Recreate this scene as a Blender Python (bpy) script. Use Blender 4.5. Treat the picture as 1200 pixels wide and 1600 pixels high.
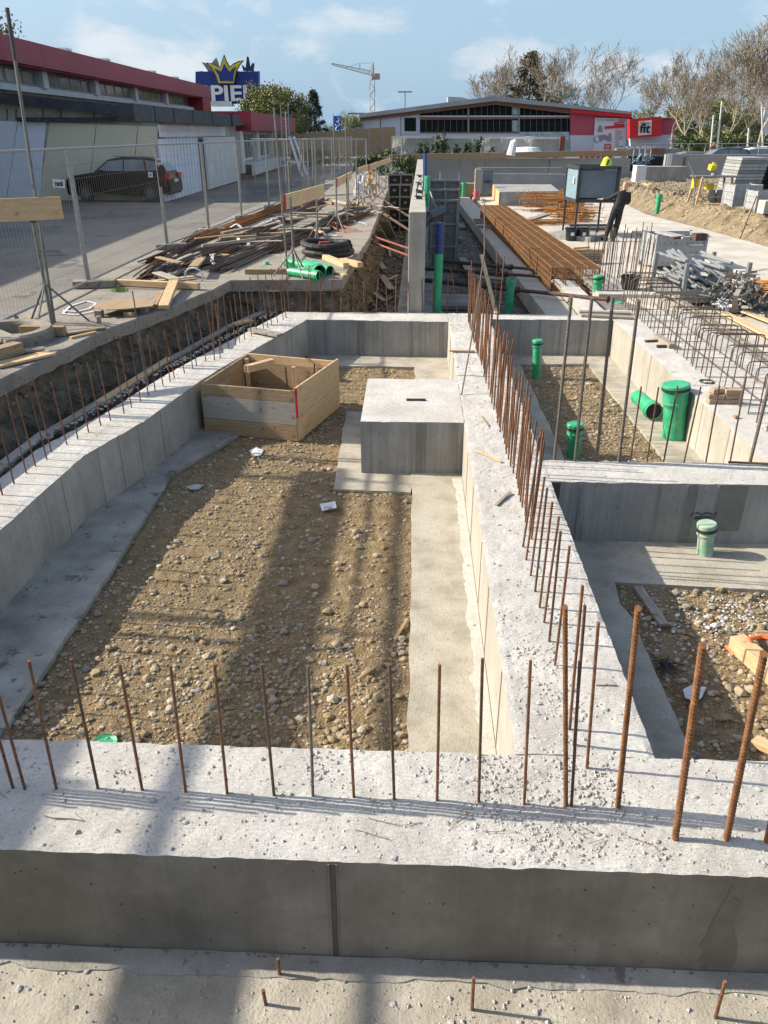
import bpy, math, random
import numpy as np
from mathutils import Vector, Matrix, noise, Euler

for o in list(bpy.data.objects): bpy.data.objects.remove(o)
S = bpy.context.scene
COL = S.collection
R = math.radians
# ------------------------------------------------------------------ camera
F_PX = 1202.0; PITCH = math.atan(592 / F_PX); YAW = R(2.35); CAM_H = 3.0
cd = bpy.data.cameras.new('camera'); cam = bpy.data.objects.new('camera', cd); COL.objects.link(cam)
cam.location = (0, 0, CAM_H); cam.rotation_euler = (math.pi / 2 - PITCH, 0, YAW)
cd.sensor_fit = 'VERTICAL'; cd.sensor_height = 36; cd.lens = F_PX / 1600 * 36
cd.clip_start = 0.05; cd.clip_end = 6000
S.camera = cam
S.render.resolution_x = 768; S.render.resolution_y = 1024
# ------------------------------------------------------------------ sun and sky
SUNV = Vector((1.52, -0.14, -1.0)).normalized()
SUN_EL = math.asin(-SUNV.z); SUN_AZ = math.atan2(-SUNV.x, -SUNV.y)
ld = bpy.data.lights.new('sun', 'SUN'); ld.energy = 5.0; ld.angle = R(0.53); ld.color = (1, .92, .79)
sun = bpy.data.objects.new('sun', ld); COL.objects.link(sun)
sun.rotation_euler = SUNV.to_track_quat('-Z', 'Y').to_euler()
w = bpy.data.worlds.new('World'); S.world = w; w.use_nodes = True
nt = w.node_tree; N = nt.nodes; L = nt.links; N.clear()
sky = N.new('ShaderNodeTexSky'); sky.sky_type = 'NISHITA'; sky.sun_disc = False
sky.sun_elevation = SUN_EL; sky.sun_rotation = SUN_AZ; sky.air_density = 1.0; sky.dust_density = 2.2; sky.ozone_density = 1.0
tc = N.new('ShaderNodeTexCoord'); sp = N.new('ShaderNodeSeparateXYZ'); L.new(tc.outputs['Generated'], sp.inputs[0])
def wm(op, a, b=None, c=None, clamp=False):
    n = N.new('ShaderNodeMath'); n.operation = op; n.use_clamp = clamp
    for i, v in enumerate((a, b, c)):
        if v is None: continue
        if hasattr(v, 'links'): L.new(v, n.inputs[i])
        else: n.inputs[i].default_value = v
    return n.outputs[0]
zc = wm('ADD', wm('MAXIMUM', sp.outputs[2], 0.0), 0.13)
u = wm('DIVIDE', sp.outputs[0], zc); v = wm('DIVIDE', sp.outputs[1], zc)
cb = N.new('ShaderNodeCombineXYZ'); L.new(u, cb.inputs[0]); L.new(v, cb.inputs[1]); L.new(wm('MULTIPLY', sp.outputs[2], 3.0), cb.inputs[2])
n1 = N.new('ShaderNodeTexNoise'); n1.inputs['Scale'].default_value = 8; n1.inputs['Detail'].default_value = 9; n1.inputs['Roughness'].default_value = .56; n1.inputs['Distortion'].default_value = .25
cmap = N.new('ShaderNodeMapping'); cmap.inputs['Scale'].default_value = (1, 1, 1.9); cmap.inputs['Location'].default_value = (2.2, 1.5, .7); L.new(tc.outputs['Generated'], cmap.inputs[0]); L.new(cmap.outputs[0], n1.inputs['Vector'])
cr = N.new('ShaderNodeValToRGB'); cr.color_ramp.elements[0].position = .515; cr.color_ramp.elements[1].position = .68
L.new(n1.outputs[0], cr.inputs[0])
hz = wm('SUBTRACT', 1.0, wm('MULTIPLY', wm('MAXIMUM', sp.outputs[2], 0.0), 1.7), clamp=True)
mx0 = N.new('ShaderNodeMixRGB'); mx0.inputs[2].default_value = (1.5, 2.3, 3.15, 1); L.new(sky.outputs[0], mx0.inputs[1]); L.new(wm('MULTIPLY', hz, .92), mx0.inputs[0])
mx = N.new('ShaderNodeMixRGB'); mx.inputs[2].default_value = (3.4, 3.6, 3.8, 1); L.new(mx0.outputs[0], mx.inputs[1]); L.new(wm('MULTIPLY', cr.outputs[0], .85), mx.inputs[0])
bg = N.new('ShaderNodeBackground'); bg.inputs[1].default_value = .145; L.new(mx.outputs[0], bg.inputs[0])
wo = N.new('ShaderNodeOutputWorld'); L.new(bg.outputs[0], wo.inputs[0])
S.view_settings.view_transform = 'Standard'; S.view_settings.look = 'None'; S.view_settings.gamma = 1; S.view_settings.exposure = 0.74

# ------------------------------------------------------------------ where a point of the photograph lies in the place
_F0 = Vector((-math.sin(YAW), math.cos(YAW), 0)); _Rt = Vector((math.cos(YAW), math.sin(YAW), 0))
_F = _F0 * math.cos(PITCH) - Vector((0, 0, math.sin(PITCH))); _U = _F0 * math.sin(PITCH) + Vector((0, 0, math.cos(PITCH)))
_C = Vector((0, 0, CAM_H))
def ray(x, y): return _F * F_PX + _Rt * (x - 600) + _U * (800 - y)
def at(x, y, z=0.0):
    d = ray(x, y); return _C + d * ((z - CAM_H) / d.z)
def atY(x, y, Y):
    d = ray(x, y); return _C + d * (Y / d.y)
def atX(x, y, X):
    d = ray(x, y); return _C + d * (X / d.x)

# ------------------------------------------------------------------ materials
def new_mat(name):
    m = bpy.data.materials.new(name); m.use_nodes = True
    nt = m.node_tree; b = nt.nodes['Principled BSDF']; return m, nt, b
def nd(nt, t, **k):
    n = nt.nodes.new(t)
    for a, v in k.items():
        if a in n.inputs: n.inputs[a].default_value = v
        else: setattr(n, a, v)
    return n
def coord(nt, world=True, scale=(1, 1, 1)):
    if world: s = nt.nodes.new('ShaderNodeNewGeometry').outputs['Position']
    else: s = nt.nodes.new('ShaderNodeTexCoord').outputs['Object']
    mp = nt.nodes.new('ShaderNodeMapping'); mp.inputs['Scale'].default_value = scale
    nt.links.new(s, mp.inputs[0]); return mp.outputs[0]
def noise_n(nt, vec, sc, det=6, ro=.55, dist=0):
    n = nd(nt, 'ShaderNodeTexNoise', Scale=sc, Detail=det, Roughness=ro, Distortion=dist); nt.links.new(vec, n.inputs['Vector']); return n.outputs[0]
def ramp(nt, fac, stops):
    r = nt.nodes.new('ShaderNodeValToRGB'); e = r.color_ramp.elements
    while len(e) < len(stops): e.new(.5)
    for i, (p, c) in enumerate(stops):
        e[i].position = p; e[i].color = (*c, 1) if len(c) == 3 else c
    nt.links.new(fac, r.inputs[0]); return r.outputs[0]
def mixc(nt, fac, a, b, mode='MIX'):
    m = nt.nodes.new('ShaderNodeMixRGB'); m.blend_type = mode
    for i, v in enumerate((fac, a, b)):
        if hasattr(v, 'links'): nt.links.new(v, m.inputs[i])
        else: m.inputs[i].default_value = (*v, 1) if isinstance(v, tuple) else v
    return m.outputs[0]
def bump(nt, b, h, st=.3, dist=.01, prev=None):
    n = nd(nt, 'ShaderNodeBump', Strength=st, Distance=dist); nt.links.new(h, n.inputs['Height'])
    if prev: nt.links.new(prev, n.inputs['Normal'])
    nt.links.new(n.outputs[0], b.inputs['Normal']); return n.outputs[0]
def g(v): return (v, v, v)
def varied(name, c0, c1, sc=3, rough=.85, bs=.3, bsc=60, bd=.004, world=True, scale=(1, 1, 1), metal=0, c2=None, spots=None, det=7):
    """two-tone surface with noise, fine bump and optional darker spots"""
    m, nt, b = new_mat(name); vec = coord(nt, world, scale)
    n = noise_n(nt, vec, sc, det, .62)
    st = [(.3, c0), (.68, c1)] if c2 is None else [(.28, c0), (.5, c1), (.72, c2)]
    col = ramp(nt, n, st)
    if spots:
        s = noise_n(nt, vec, spots[0], 3, .7); col = mixc(nt, ramp(nt, s, [(spots[1], g(0)), (spots[1] + .05, g(1))]), col, spots[2])
    nt.links.new(col, b.inputs['Base Color']); b.inputs['Roughness'].default_value = rough; b.inputs['Metallic'].default_value = metal
    bump(nt, b, noise_n(nt, vec, bsc, 5, .65), bs, bd); return m
M = {}
# rough upper faces of the cast walls: pale, pitted, with darker crumbs
def mk_top():
    m, nt, b = new_mat('concrete_top'); v = coord(nt)
    n = noise_n(nt, v, 2.2, 8, .65); col = ramp(nt, n, [(.25, (.37, .35, .315)), (.5, (.50, .48, .445)), (.72, (.60, .58, .545))])
    n2 = noise_n(nt, v, 38, 5, .75); col = mixc(nt, ramp(nt, n2, [(.56, g(0)), (.68, g(.6))]), col, (.21, .195, .175))
    n4 = noise_n(nt, v, .9, 4, .5); col = mixc(nt, ramp(nt, n4, [(.5, g(0)), (.7, g(.45))]), col, (.46, .42, .35))
    n5 = noise_n(nt, v, 120, 2, .5); col = mixc(nt, ramp(nt, n5, [(.6, g(0)), (.7, g(.65))]), col, (.17, .16, .145))
    nt.links.new(col, b.inputs['Base Color']); b.inputs['Roughness'].default_value = .9
    vs = coord(nt, True, (1, 2.2, 1))
    p = bump(nt, b, noise_n(nt, vs, 26, 8, .75, .6), .95, .014); bump(nt, b, noise_n(nt, v, 150, 4, .7), .4, .003, p); return m
M['top'] = mk_top()
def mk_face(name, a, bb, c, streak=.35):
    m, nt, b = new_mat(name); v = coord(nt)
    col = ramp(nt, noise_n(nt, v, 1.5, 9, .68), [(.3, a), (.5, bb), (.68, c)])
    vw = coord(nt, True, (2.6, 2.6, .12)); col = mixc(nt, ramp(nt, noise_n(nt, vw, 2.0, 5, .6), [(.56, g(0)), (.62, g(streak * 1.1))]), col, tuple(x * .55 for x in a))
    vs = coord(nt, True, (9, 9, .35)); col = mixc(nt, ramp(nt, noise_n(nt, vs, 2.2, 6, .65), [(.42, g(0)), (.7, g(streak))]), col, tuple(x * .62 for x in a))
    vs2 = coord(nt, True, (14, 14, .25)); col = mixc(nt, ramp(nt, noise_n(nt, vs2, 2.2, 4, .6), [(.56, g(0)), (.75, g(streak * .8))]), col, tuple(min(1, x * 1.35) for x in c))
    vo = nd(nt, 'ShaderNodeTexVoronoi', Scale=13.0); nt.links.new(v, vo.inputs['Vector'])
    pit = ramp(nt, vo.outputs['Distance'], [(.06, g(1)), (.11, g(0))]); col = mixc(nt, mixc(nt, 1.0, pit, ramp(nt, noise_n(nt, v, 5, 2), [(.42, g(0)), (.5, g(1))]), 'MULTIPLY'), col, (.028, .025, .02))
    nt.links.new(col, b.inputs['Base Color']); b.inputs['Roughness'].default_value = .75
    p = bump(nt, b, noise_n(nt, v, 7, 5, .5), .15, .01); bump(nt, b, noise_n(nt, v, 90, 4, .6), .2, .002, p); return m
M['face'] = mk_face('concrete_face', (.27, .248, .212), (.35, .328, .285), (.43, .407, .36), .22)
M['face_far'] = mk_face('concrete_face_far', (.25, .245, .235), (.29, .285, .275), (.33, .325, .315), .07)
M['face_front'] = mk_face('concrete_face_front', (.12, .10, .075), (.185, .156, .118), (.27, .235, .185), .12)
M['face_pale'] = mk_face('concrete_face_pale', (.28, .255, .21), (.355, .328, .275), (.41, .385, .335), .2)
M['face_grey'] = mk_face('concrete_face_grey', (.22, .21, .19), (.29, .28, .255), (.36, .35, .325), .45)
M['blind'] = varied('blinding_concrete', (.24, .215, .165), (.355, .322, .258), 3.5, .92, .9, 60, .008, c2=(.44, .405, .335), spots=(42, .6, (.24, .21, .16)), det=10)
M['blind_grey'] = varied('blinding_grey', (.17, .155, .13), (.29, .27, .235), 2.2, .92, .9, 60, .008, c2=(.42, .395, .345), spots=(5, .6, (.15, .14, .125)), det=10)
M['white_slab'] = varied('pale_slab', (.34, .305, .25), (.44, .405, .345), 1.1, .9, .5, 30, .008, c2=(.52, .485, .425), spots=(4, .62, (.30, .25, .18)), det=10)
M['dirt'] = varied('gravel_dirt', (.12, .078, .034), (.21, .145, .068), 7, .95, 1.0, 45, .03, c2=(.32, .23, .12), spots=(70, .57, (.34, .265, .165)), det=12)
M['dirt_pale'] = varied('pale_dirt', (.12, .085, .045), (.22, .17, .10), 1.8, .95, 1.0, 9, .08, c2=(.31, .25, .16), spots=(9, .58, (.09, .062, .035)), det=12)
M['soil'] = varied('trench_soil', (.065, .05, .034), (.15, .117, .08), 5, .95, 1.0, 28, .04, c2=(.26, .21, .15), spots=(40, .62, (.3, .265, .21)))
M['mud'] = varied('grey_gravel_floor', (.12, .105, .085), (.19, .17, .14), 3, .95, 1.0, 30, .03, c2=(.26, .24, .205), spots=(30, .62, (.36, .34, .31)))
M['asphalt'] = varied('yard_asphalt', (.10, .092, .08), (.16, .148, .128), .35, .93, .6, 40, .006, c2=(.22, .205, .175), spots=(.8, .6, (.085, .078, .068)), det=11)
M['slab_edge'] = varied('dusty_yard_slab', (.16, .14, .113), (.255, .226, .185), 1.8, .92, .9, 40, .012, c2=(.30, .27, .22), spots=(14, .6, (.10, .088, .07)), det=11)
M['grass'] = varied('grass_ground', (.05, .07, .02), (.09, .12, .035), 1.5, .95, .8, 20, .03)
M['far'] = varied('far_ground', (.10, .11, .05), (.2, .19, .13), .05, .95, .2, 2, .05)
M['road_far'] = varied('parking_asphalt', (.10, .10, .10), (.14, .14, .135), .3, .9, .2, 20, .003)
STC = []
for i, c in enumerate([(.31, .25, .165), (.25, .195, .12), (.38, .33, .245), (.235, .21, .17), (.30, .215, .115)]):
    STC.append(varied('stone_%s' % 'abcde'[i], tuple(x * .8 for x in c), tuple(min(1, x * 1.2) for x in c), 18, .88, .5, 70, .004, world=False))
M['crumb'] = varied('concrete_crumb', (.29, .275, .245), (.46, .44, .40), 30, .95, .6, 90, .004)
def mk_rust(name, a, b_, c, rib=True, sc=40):
    m, nt, b = new_mat(name); v = coord(nt, False)
    col = ramp(nt, noise_n(nt, coord(nt, True, (1, 1, .6)), sc, 6, .7), [(.3, a), (.5, b_), (.68, c)])
    nt.links.new(col, b.inputs['Base Color']); b.inputs['Roughness'].default_value = .8; b.inputs['Metallic'].default_value = .15
    if rib:
        wv = nd(nt, 'ShaderNodeTexWave', Scale=22.0); wv.bands_direction = 'Z'; nt.links.new(v, wv.inputs['Vector']); bump(nt, b, wv.outputs[1], .8, .002)
    else: bump(nt, b, noise_n(nt, v, 120, 4, .6), .4, .002)
    return m
M['rust'] = mk_rust('rusty_rebar', (.095, .04, .02), (.17, .075, .035), (.27, .13, .06))
M['rust_dark'] = mk_rust('dark_rusty_rebar', (.06, .035, .025), (.11, .06, .035), (.17, .10, .06))
M['rust_big'] = mk_rust('thick_rusty_rebar', (.10, .042, .018), (.19, .082, .03), (.28, .13, .05), False)
M['rust_grey'] = mk_rust('dull_grey_rebar', (.085, .07, .06), (.13, .108, .09), (.19, .15, .12), False)
M['rust_orange'] = mk_rust('orange_rust', (.22, .085, .02), (.36, .155, .035), (.46, .22, .06), False, 14)
M['cage_rust'] = mk_rust('cage_rust', (.085, .04, .015), (.165, .078, .026), (.25, .125, .043), False, 10)
M['prop'] = mk_rust('brown_steel_prop', (.05, .03, .025), (.085, .045, .035), (.13, .075, .055), False, 12)
M['redprop'] = mk_rust('red_steel_prop', (.17, .05, .04), (.25, .08, .06), (.3, .12, .09), False, 12)
def solid(name, c, rough=.5, metal=0, var=.12, sc=6, bs=.1, bsc=50):
    return varied(name, tuple(x * (1 - var) for x in c), tuple(min(1, x * (1 + var)) for x in c), sc, rough, bs, bsc, .002, world=False, metal=metal)
M['galv'] = solid('galvanised_steel', (.27, .28, .28), .5, .5, .2, 14)
M['galv_dull'] = solid('weathered_steel', (.17, .17, .155), .6, .4, .25, 14)
M['steel_dark'] = solid('dark_steel', (.06, .065, .07), .5, .4, .3)
M['zinc'] = solid('zinc_crate_steel', (.34, .35, .355), .6, .3, .22, 5)
M['form_grey'] = solid('formwork_grey', (.24, .235, .21), .7, .2, .3, 9)
M['pvc'] = varied('green_pvc', (.015, .27, .115), (.03, .33, .15), 7, .42, .08, 60, .002, c2=(.12, .38, .24), world=False, spots=(16, .66, (.26, .36, .27)))
M['pvc_dusty'] = varied('dusty_green_pvc', (.10, .33, .2), (.42, .43, .36), 9, .7, .2, 60, .002, world=False)
M['blue'] = solid('blue_pipe', (.015, .03, .17), .4)
M['blackp'] = solid('black_plastic', (.018, .018, .02), .4, 0, .3)
M['wire'] = solid('dull_fence_wire', (.13, .13, .125), .7)
M['rubber'] = solid('black_rubber', (.02, .02, .02), .7)
M['white'] = varied('white_sheet', (.5, .5, .52), (.72, .72, .74), 12, .7, .3, 25, .01, world=False)
M['white_panel'] = varied('white_wall_panel', (.68, .71, .80), (.78, .81, .88), .8, .7, .1, 20, .003)
M['cream'] = varied('cream_wall_panel', (.62, .57, .42), (.72, .67, .50), .6, .8, .1, 20, .003)
M['plaster'] = varied('old_plaster', (.26, .23, .18), (.42, .39, .32), 1.6, .9, .5, 12, .01, c2=(.5, .47, .41))
M['offwhite'] = varied('painted_concrete', (.52, .52, .50), (.68, .68, .66), 1.5, .8, .2, 20, .004)
M['crimson'] = varied('crimson_fascia', (.27, .02, .035), (.33, .03, .048), .7, .5, .05, 15, .002)
M['bitumen'] = varied('bitumen_flashing', (.02, .024, .032), (.055, .06, .07), 3, .65, .6, 9, .02, spots=(6, .66, (.22, .21, .19)))
M['winframe'] = solid('grey_window_frame', (.26, .26, .25), .6)
M['glass'] = None
def mk_glass(name, c, rough=.08):
    m, nt, b = new_mat(name); v = coord(nt)
    nt.links.new(ramp(nt, noise_n(nt, v, 1.1, 3), [(.3, tuple(x * .6 for x in c)), (.7, tuple(min(1, x * 1.5) for x in c))]), b.inputs['Base Color'])
    b.inputs['Roughness'].default_value = rough; b.inputs['Specular IOR Level'].default_value = .8; return m
M['glass'] = mk_glass('window_glass', (.10, .12, .12)); M['glass_dark'] = mk_glass('dark_glass', (.006, .010, .009), .5)
M['glass_dark'].node_tree.nodes['Principled BSDF'].inputs['Specular IOR Level'].default_value = .15
M['glass_pale'] = mk_glass('milky_glass', (.28, .36, .36), .2)
def mk_wood(name, a, b_, c, sc=1.0, rough=.8, axis=(1, 12, 12)):
    m, nt, b = new_mat(name); v = coord(nt, False, axis)
    col = ramp(nt, noise_n(nt, v, 3.2 * sc, 8, .65, 1.2), [(.28, a), (.5, b_), (.72, c)])
    v2 = coord(nt, False); col = mixc(nt, ramp(nt, noise_n(nt, v2, 9, 2, .4), [(.68, g(0)), (.76, g(.6))]), col, tuple(x * .45 for x in a))
    nt.links.new(col, b.inputs['Base Color']); b.inputs['Roughness'].default_value = rough
    bump(nt, b, noise_n(nt, v, 9, 6, .6), .35, .003); return m
M['wood'] = mk_wood('fresh_timber', (.40, .26, .13), (.52, .36, .195), (.62, .46, .28))
M['wood_grey'] = mk_wood('weathered_timber', (.17, .145, .115), (.27, .235, .19), (.38, .34, .28))
M['wood_brown'] = mk_wood('brown_board', (.20, .135, .075), (.31, .215, .12), (.42, .31, .19))
M['wood_cement'] = mk_wood('cement_stained_board', (.22, .21, .19), (.33, .30, .255), (.42, .38, .31), 1.6)
M['red_paint'] = solid('red_paint', (.42, .02, .035), .5)
M['orange_paint'] = solid('orange_spray', (.75, .16, .05), .6)
M['brick'] = solid('paver_brick', (.34, .24, .16), .9, 0, .25, 20, .4)
M['redbrick'] = solid('reddish_stone', (.33, .2, .17), .9, 0, .3, 14, .5)
M['signblue'] = solid('sign_blue', (.008, .028, .2), .55); M['signblue2'] = solid('sign_blue_light', (.03, .09, .42), .5)
M['yellow'] = solid('sign_yellow', (.66, .50, .03), .45); M['navy'] = solid('outline_navy', (.01, .014, .06), .5)
M['letter'] = solid('letter_white', (.72, .72, .70), .5)
M['black'] = solid('sign_black', (.012, .012, .014), .5)
M['hivis'] = solid('hi_vis_yellow', (.62, .78, .03), .6); M['yellowtool'] = solid('yellow_tool', (.78, .62, .03), .5)
M['roofgrey'] = varied('grey_roof_sheet', (.24, .25, .25), (.33, .34, .34), .3, .6, .1, 8, .01)
M['roofbrown'] = varied('brown_fascia_board', (.16, .07, .045), (.22, .10, .065), .4, .7, .1, 8, .01)
M['signred'] = solid('sign_red', (.55, .012, .02), .4)
M['pinkred'] = varied('magenta_red_wall', (.36, .05, .09), (.42, .07, .11), .3, .6, .05, 8, .01)
M['bldwhite'] = varied('white_hall_wall', (.46, .48, .53), (.54, .56, .61), .3, .7, .05, 8, .01)
M['poster'] = solid('poster_paper', (.58, .62, .66), .5, 0, .06)
M['posterink'] = solid('poster_grey_ink', (.2, .22, .26), .6)
M['skin'] = solid('skin', (.50, .27, .18), .55, 0, .08)
M['cloth_black'] = solid('black_workwear', (.014, .014, .016), .85, 0, .3, 20, .5, 90)
M['carblack'] = solid('black_car_paint', (.004, .004, .005), .3)
M['carblack'].node_tree.nodes['Principled BSDF'].inputs['Specular IOR Level'].default_value = .22
M['carblue'] = solid('dark_blue_car_paint', (.02, .035, .06), .2); M['carwhite'] = solid('white_car_paint', (.6, .62, .62), .3); M['cargrey'] = solid('grey_car_paint', (.2, .22, .23), .3)
M['taillight'] = solid('tail_light_red', (.55, .02, .015), .2)
M['box_blue'] = varied('blue_grey_box_sheet', (.085, .115, .14), (.13, .165, .19), 1.3, .5, .1, 12, .003, c2=(.18, .21, .23))
M['box_side'] = solid('pale_blue_side_sheet', (.19, .27, .31), .5)
M['bark'] = varied('pale_bark', (.20, .16, .11), (.42, .36, .27), 4, .95, .6, 20, .02)
M['twig'] = varied('brown_twigs', (.15, .12, .09), (.27, .225, .17), 2, .95, .1, 20, .01)
M['barkdark'] = varied('dark_bark', (.05, .038, .028), (.11, .085, .06), 4, .95, .6, 20, .02)
def mk_leaf(name, a, b_):
    m, nt, b = new_mat(name); v = coord(nt)
    nt.links.new(ramp(nt, noise_n(nt, v, 1.4, 4, .7), [(.3, a), (.7, b_)]), b.inputs['Base Color']); b.inputs['Roughness'].default_value = .6
    b.inputs['Transmission Weight'].default_value = 0; b.inputs['Subsurface Weight'].default_value = 0
    return m
M['leaf'] = mk_leaf('spring_leaves', (.08, .095, .018), (.20, .20, .045)); M['leaf_dark'] = mk_leaf('dark_needles', (.012, .022, .012), (.035, .05, .022))
M['leaf_olive'] = mk_leaf('bronze_leaves', (.075, .06, .02), (.16, .125, .045)); M['leaf_pale'] = mk_leaf('pale_buds', (.12, .14, .05), (.24, .25, .12))
M['hedge'] = mk_leaf('hedge_leaves', (.022, .04, .01), (.07, .11, .022)); M['conifer_brown'] = mk_leaf('brownish_needles', (.045, .036, .018), (.10, .08, .04))
M['tarp'] = varied('milky_tarpaulin', (.36, .35, .30), (.48, .47, .42), 2, .6, .8, 3, .06)
M['damp'] = varied('damp_concrete_stain', (.06, .048, .036), (.10, .084, .064), 5, .8, .3, 60, .003)
M['damp_soft'] = varied('faint_damp_patch', (.11, .092, .068), (.16, .136, .104), 7, .8, .3, 60, .003)
M['grey_stain'] = varied('grey_joint_band', (.15, .14, .12), (.21, .20, .175), 5, .8, .2, 60, .002)
M['chalk'] = varied('chalky_crust', (.38, .355, .31), (.52, .495, .44), 14, .95, .8, 50, .01)
M['darkvoid'] = solid('dark_interior', (.02, .02, .02), .9)
M['foil'] = solid('blue_clear_foil', (.30, .42, .60), .3)
M['craneyellow'] = solid('pale_crane_steel', (.30, .25, .23), .6)
M['bannerblue'] = solid('banner_blue', (.015, .10, .50), .5)

# ------------------------------------------------------------------ mesh building
class MB:
    def __init__(s): s.v = []; s.f = []; s.m = []
    def add(s, vs, fs, mi=0):
        k = len(s.v); s.v.extend([tuple(p) for p in vs]); s.f.extend([tuple(i + k for i in q) for q in fs]); s.m.extend([mi] * len(fs)); return s
    def box(s, c, d, rz=0, mi=0, rx=0, ry=0):
        E = Euler((rx, ry, rz)).to_matrix(); c = Vector(c); x, y, z = d[0] / 2, d[1] / 2, d[2] / 2
        vs = [c + E @ Vector(p) for p in ((-x, -y, -z), (x, -y, -z), (x, y, -z), (-x, y, -z), (-x, -y, z), (x, -y, z), (x, y, z), (-x, y, z))]
        return s.add(vs, [(0, 3, 2, 1), (4, 5, 6, 7), (0, 1, 5, 4), (1, 2, 6, 5), (2, 3, 7, 6), (3, 0, 4, 7)], mi)
    def bar(s, p, q, w_, h, mi=0, up=(0, 0, 1)):
        p = Vector(p); q = Vector(q); d = (q - p).normalized(); u_ = Vector(up)
        if abs(d.dot(u_)) > .98: u_ = Vector((0, 1, 0))
        r = d.cross(u_).normalized(); t = r.cross(d).normalized(); r *= w_ / 2; t *= h / 2
        vs = [p - r - t, p + r - t, p + r + t, p - r + t, q - r - t, q + r - t, q + r + t, q - r + t]
        return s.add(vs, [(0, 1, 2, 3), (7, 6, 5, 4), (0, 4, 5, 1), (1, 5, 6, 2), (2, 6, 7, 3), (3, 7, 4, 0)], mi)
    def tube(s, pts, r, n=6, mi=0, cap=True):
        pts = [Vector(p) for p in pts]; rs = r if isinstance(r, (list, tuple)) else [r] * len(pts); vs = []; fs = []
        a = None
        for i, p in enumerate(pts):
            d = (pts[min(i + 1, len(pts) - 1)] - pts[max(i - 1, 0)])
            d = d.normalized() if d.length > 1e-9 else Vector((0, 0, 1))
            if a is None:
                a = d.cross(Vector((0, 0, 1)));
                if a.length < .05: a = d.cross(Vector((0, 1, 0)))
            a = (a - d * a.dot(d))
            if a.length < 1e-6: a = d.orthogonal()
            a.normalize(); b = d.cross(a)
            for k in range(n):
                t = 2 * math.pi * k / n; vs.append(p + (a * math.cos(t) + b * math.sin(t)) * rs[i])
        for i in range(len(pts) - 1):
            for k in range(n): fs.append((i * n + k, i * n + (k + 1) % n, (i + 1) * n + (k + 1) % n, (i + 1) * n + k))
        if cap: fs.append(tuple(range(n - 1, -1, -1))); fs.append(tuple((len(pts) - 1) * n + k for k in range(n)))
        return s.add(vs, fs, mi)
    def lathe(s, prof, c=(0, 0, 0), n=24, mi=0, axis=None):
        """profile of (radius, height); axis = direction of height"""
        c = Vector(c); ax = Vector(axis or (0, 0, 1)).normalized(); q = Vector((0, 0, 1)).rotation_difference(ax); vs = []; fs = []
        for (r, z) in prof:
            for k in range(n):
                t = 2 * math.pi * k / n; vs.append(c + q @ Vector((r * math.cos(t), r * math.sin(t), z)))
        for i in range(len(prof) - 1):
            for k in range(n): fs.append((i * n + k, i * n + (k + 1) % n, (i + 1) * n + (k + 1) % n, (i + 1) * n + k))
        return s.add(vs, fs, mi)
    def prism(s, poly, z0, z1, mi=0):
        n = len(poly); vs = [(x, y, z0) for x, y in poly] + [(x, y, z1) for x, y in poly]
        return s.add(vs, [tuple(range(n - 1, -1, -1)), tuple(range(n, 2 * n))] + [(i, (i + 1) % n, n + (i + 1) % n, n + i) for i in range(n)], mi)
    def quadp(s, a, b, c, d, mi=0): return s.add([a, b, c, d], [(0, 1, 2, 3)], mi)
    def rock(s, c, r, rng, mi=0, flat=.7):
        q = Euler((rng.uniform(0, 6), rng.uniform(0, 6), rng.uniform(0, 6))).to_matrix(); c = Vector(c)
        vs = []
        for p in ICO: 
            k = rng.uniform(.72, 1.15); v_ = q @ (p * r * k); vs.append(c + Vector((v_.x * 1.1, v_.y, v_.z * flat)))
        return s.add(vs, ICOF, mi)
    def chip(s, c, r, rng, mi=0):
        q = rng.uniform(0, 6.28); c = Vector(c); vs = []
        for k, p in enumerate(((1, 0, 0), (0, 1, 0), (-1, 0, 0), (0, -1, 0), (0, 0, .8), (0, 0, -.5))):
            a = rng.uniform(.6, 1.2) * r; x, y = p[0] * math.cos(q) - p[1] * math.sin(q), p[0] * math.sin(q) + p[1] * math.cos(q)
            vs.append(c + Vector((x * a, y * a, p[2] * a)))
        return s.add(vs, [(0, 1, 4), (1, 2, 4), (2, 3, 4), (3, 0, 4), (1, 0, 5), (2, 1, 5), (3, 2, 5), (0, 3, 5)], mi)
    def mesh(s, name, mats, off=None, smooth=False):
        me = bpy.data.meshes.new(name); vs = s.v if off is None else [(x - off[0], y - off[1], z - off[2]) for x, y, z in s.v]
        me.from_pydata(vs, [], s.f)
        for m in (mats if isinstance(mats, (list, tuple)) else [mats]): me.materials.append(m)
        if any(s.m): me.polygons.foreach_set('material_index', s.m)
        if smooth: me.polygons.foreach_set('use_smooth', [True] * len(s.f))
        me.update(); return me
    def build(s, name, mats, parent=None, smooth=False, bevel=0, auto=None):
        off = WL(parent) if parent else None
        o = bpy.data.objects.new(name, s.mesh(name, mats, off, smooth)); COL.objects.link(o)
        if parent: o.parent = parent
        if bevel:
            md = o.modifiers.new('bevel', 'BEVEL'); md.width = bevel; md.segments = 2; md.limit_method = 'ANGLE'; md.angle_limit = R(40)
        return o
    def top(s, name, mats, label, cat, group=None, smooth=False, bevel=0, kind=None, origin=None):
        """a thing that is one mesh, with its origin at its base"""
        xs = np.array(s.v); c = Vector(((xs[:, 0].min() + xs[:, 0].max()) / 2, (xs[:, 1].min() + xs[:, 1].max()) / 2, xs[:, 2].min())) if origin is None else Vector(origin)
        o = bpy.data.objects.new(name, s.mesh(name, mats, c, smooth)); COL.objects.link(o); o.location = c
        if bevel:
            md = o.modifiers.new('bevel', 'BEVEL'); md.width = bevel; md.segments = 2; md.limit_method = 'ANGLE'; md.angle_limit = R(40)
        return tag(o, label, cat, group, kind)
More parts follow.
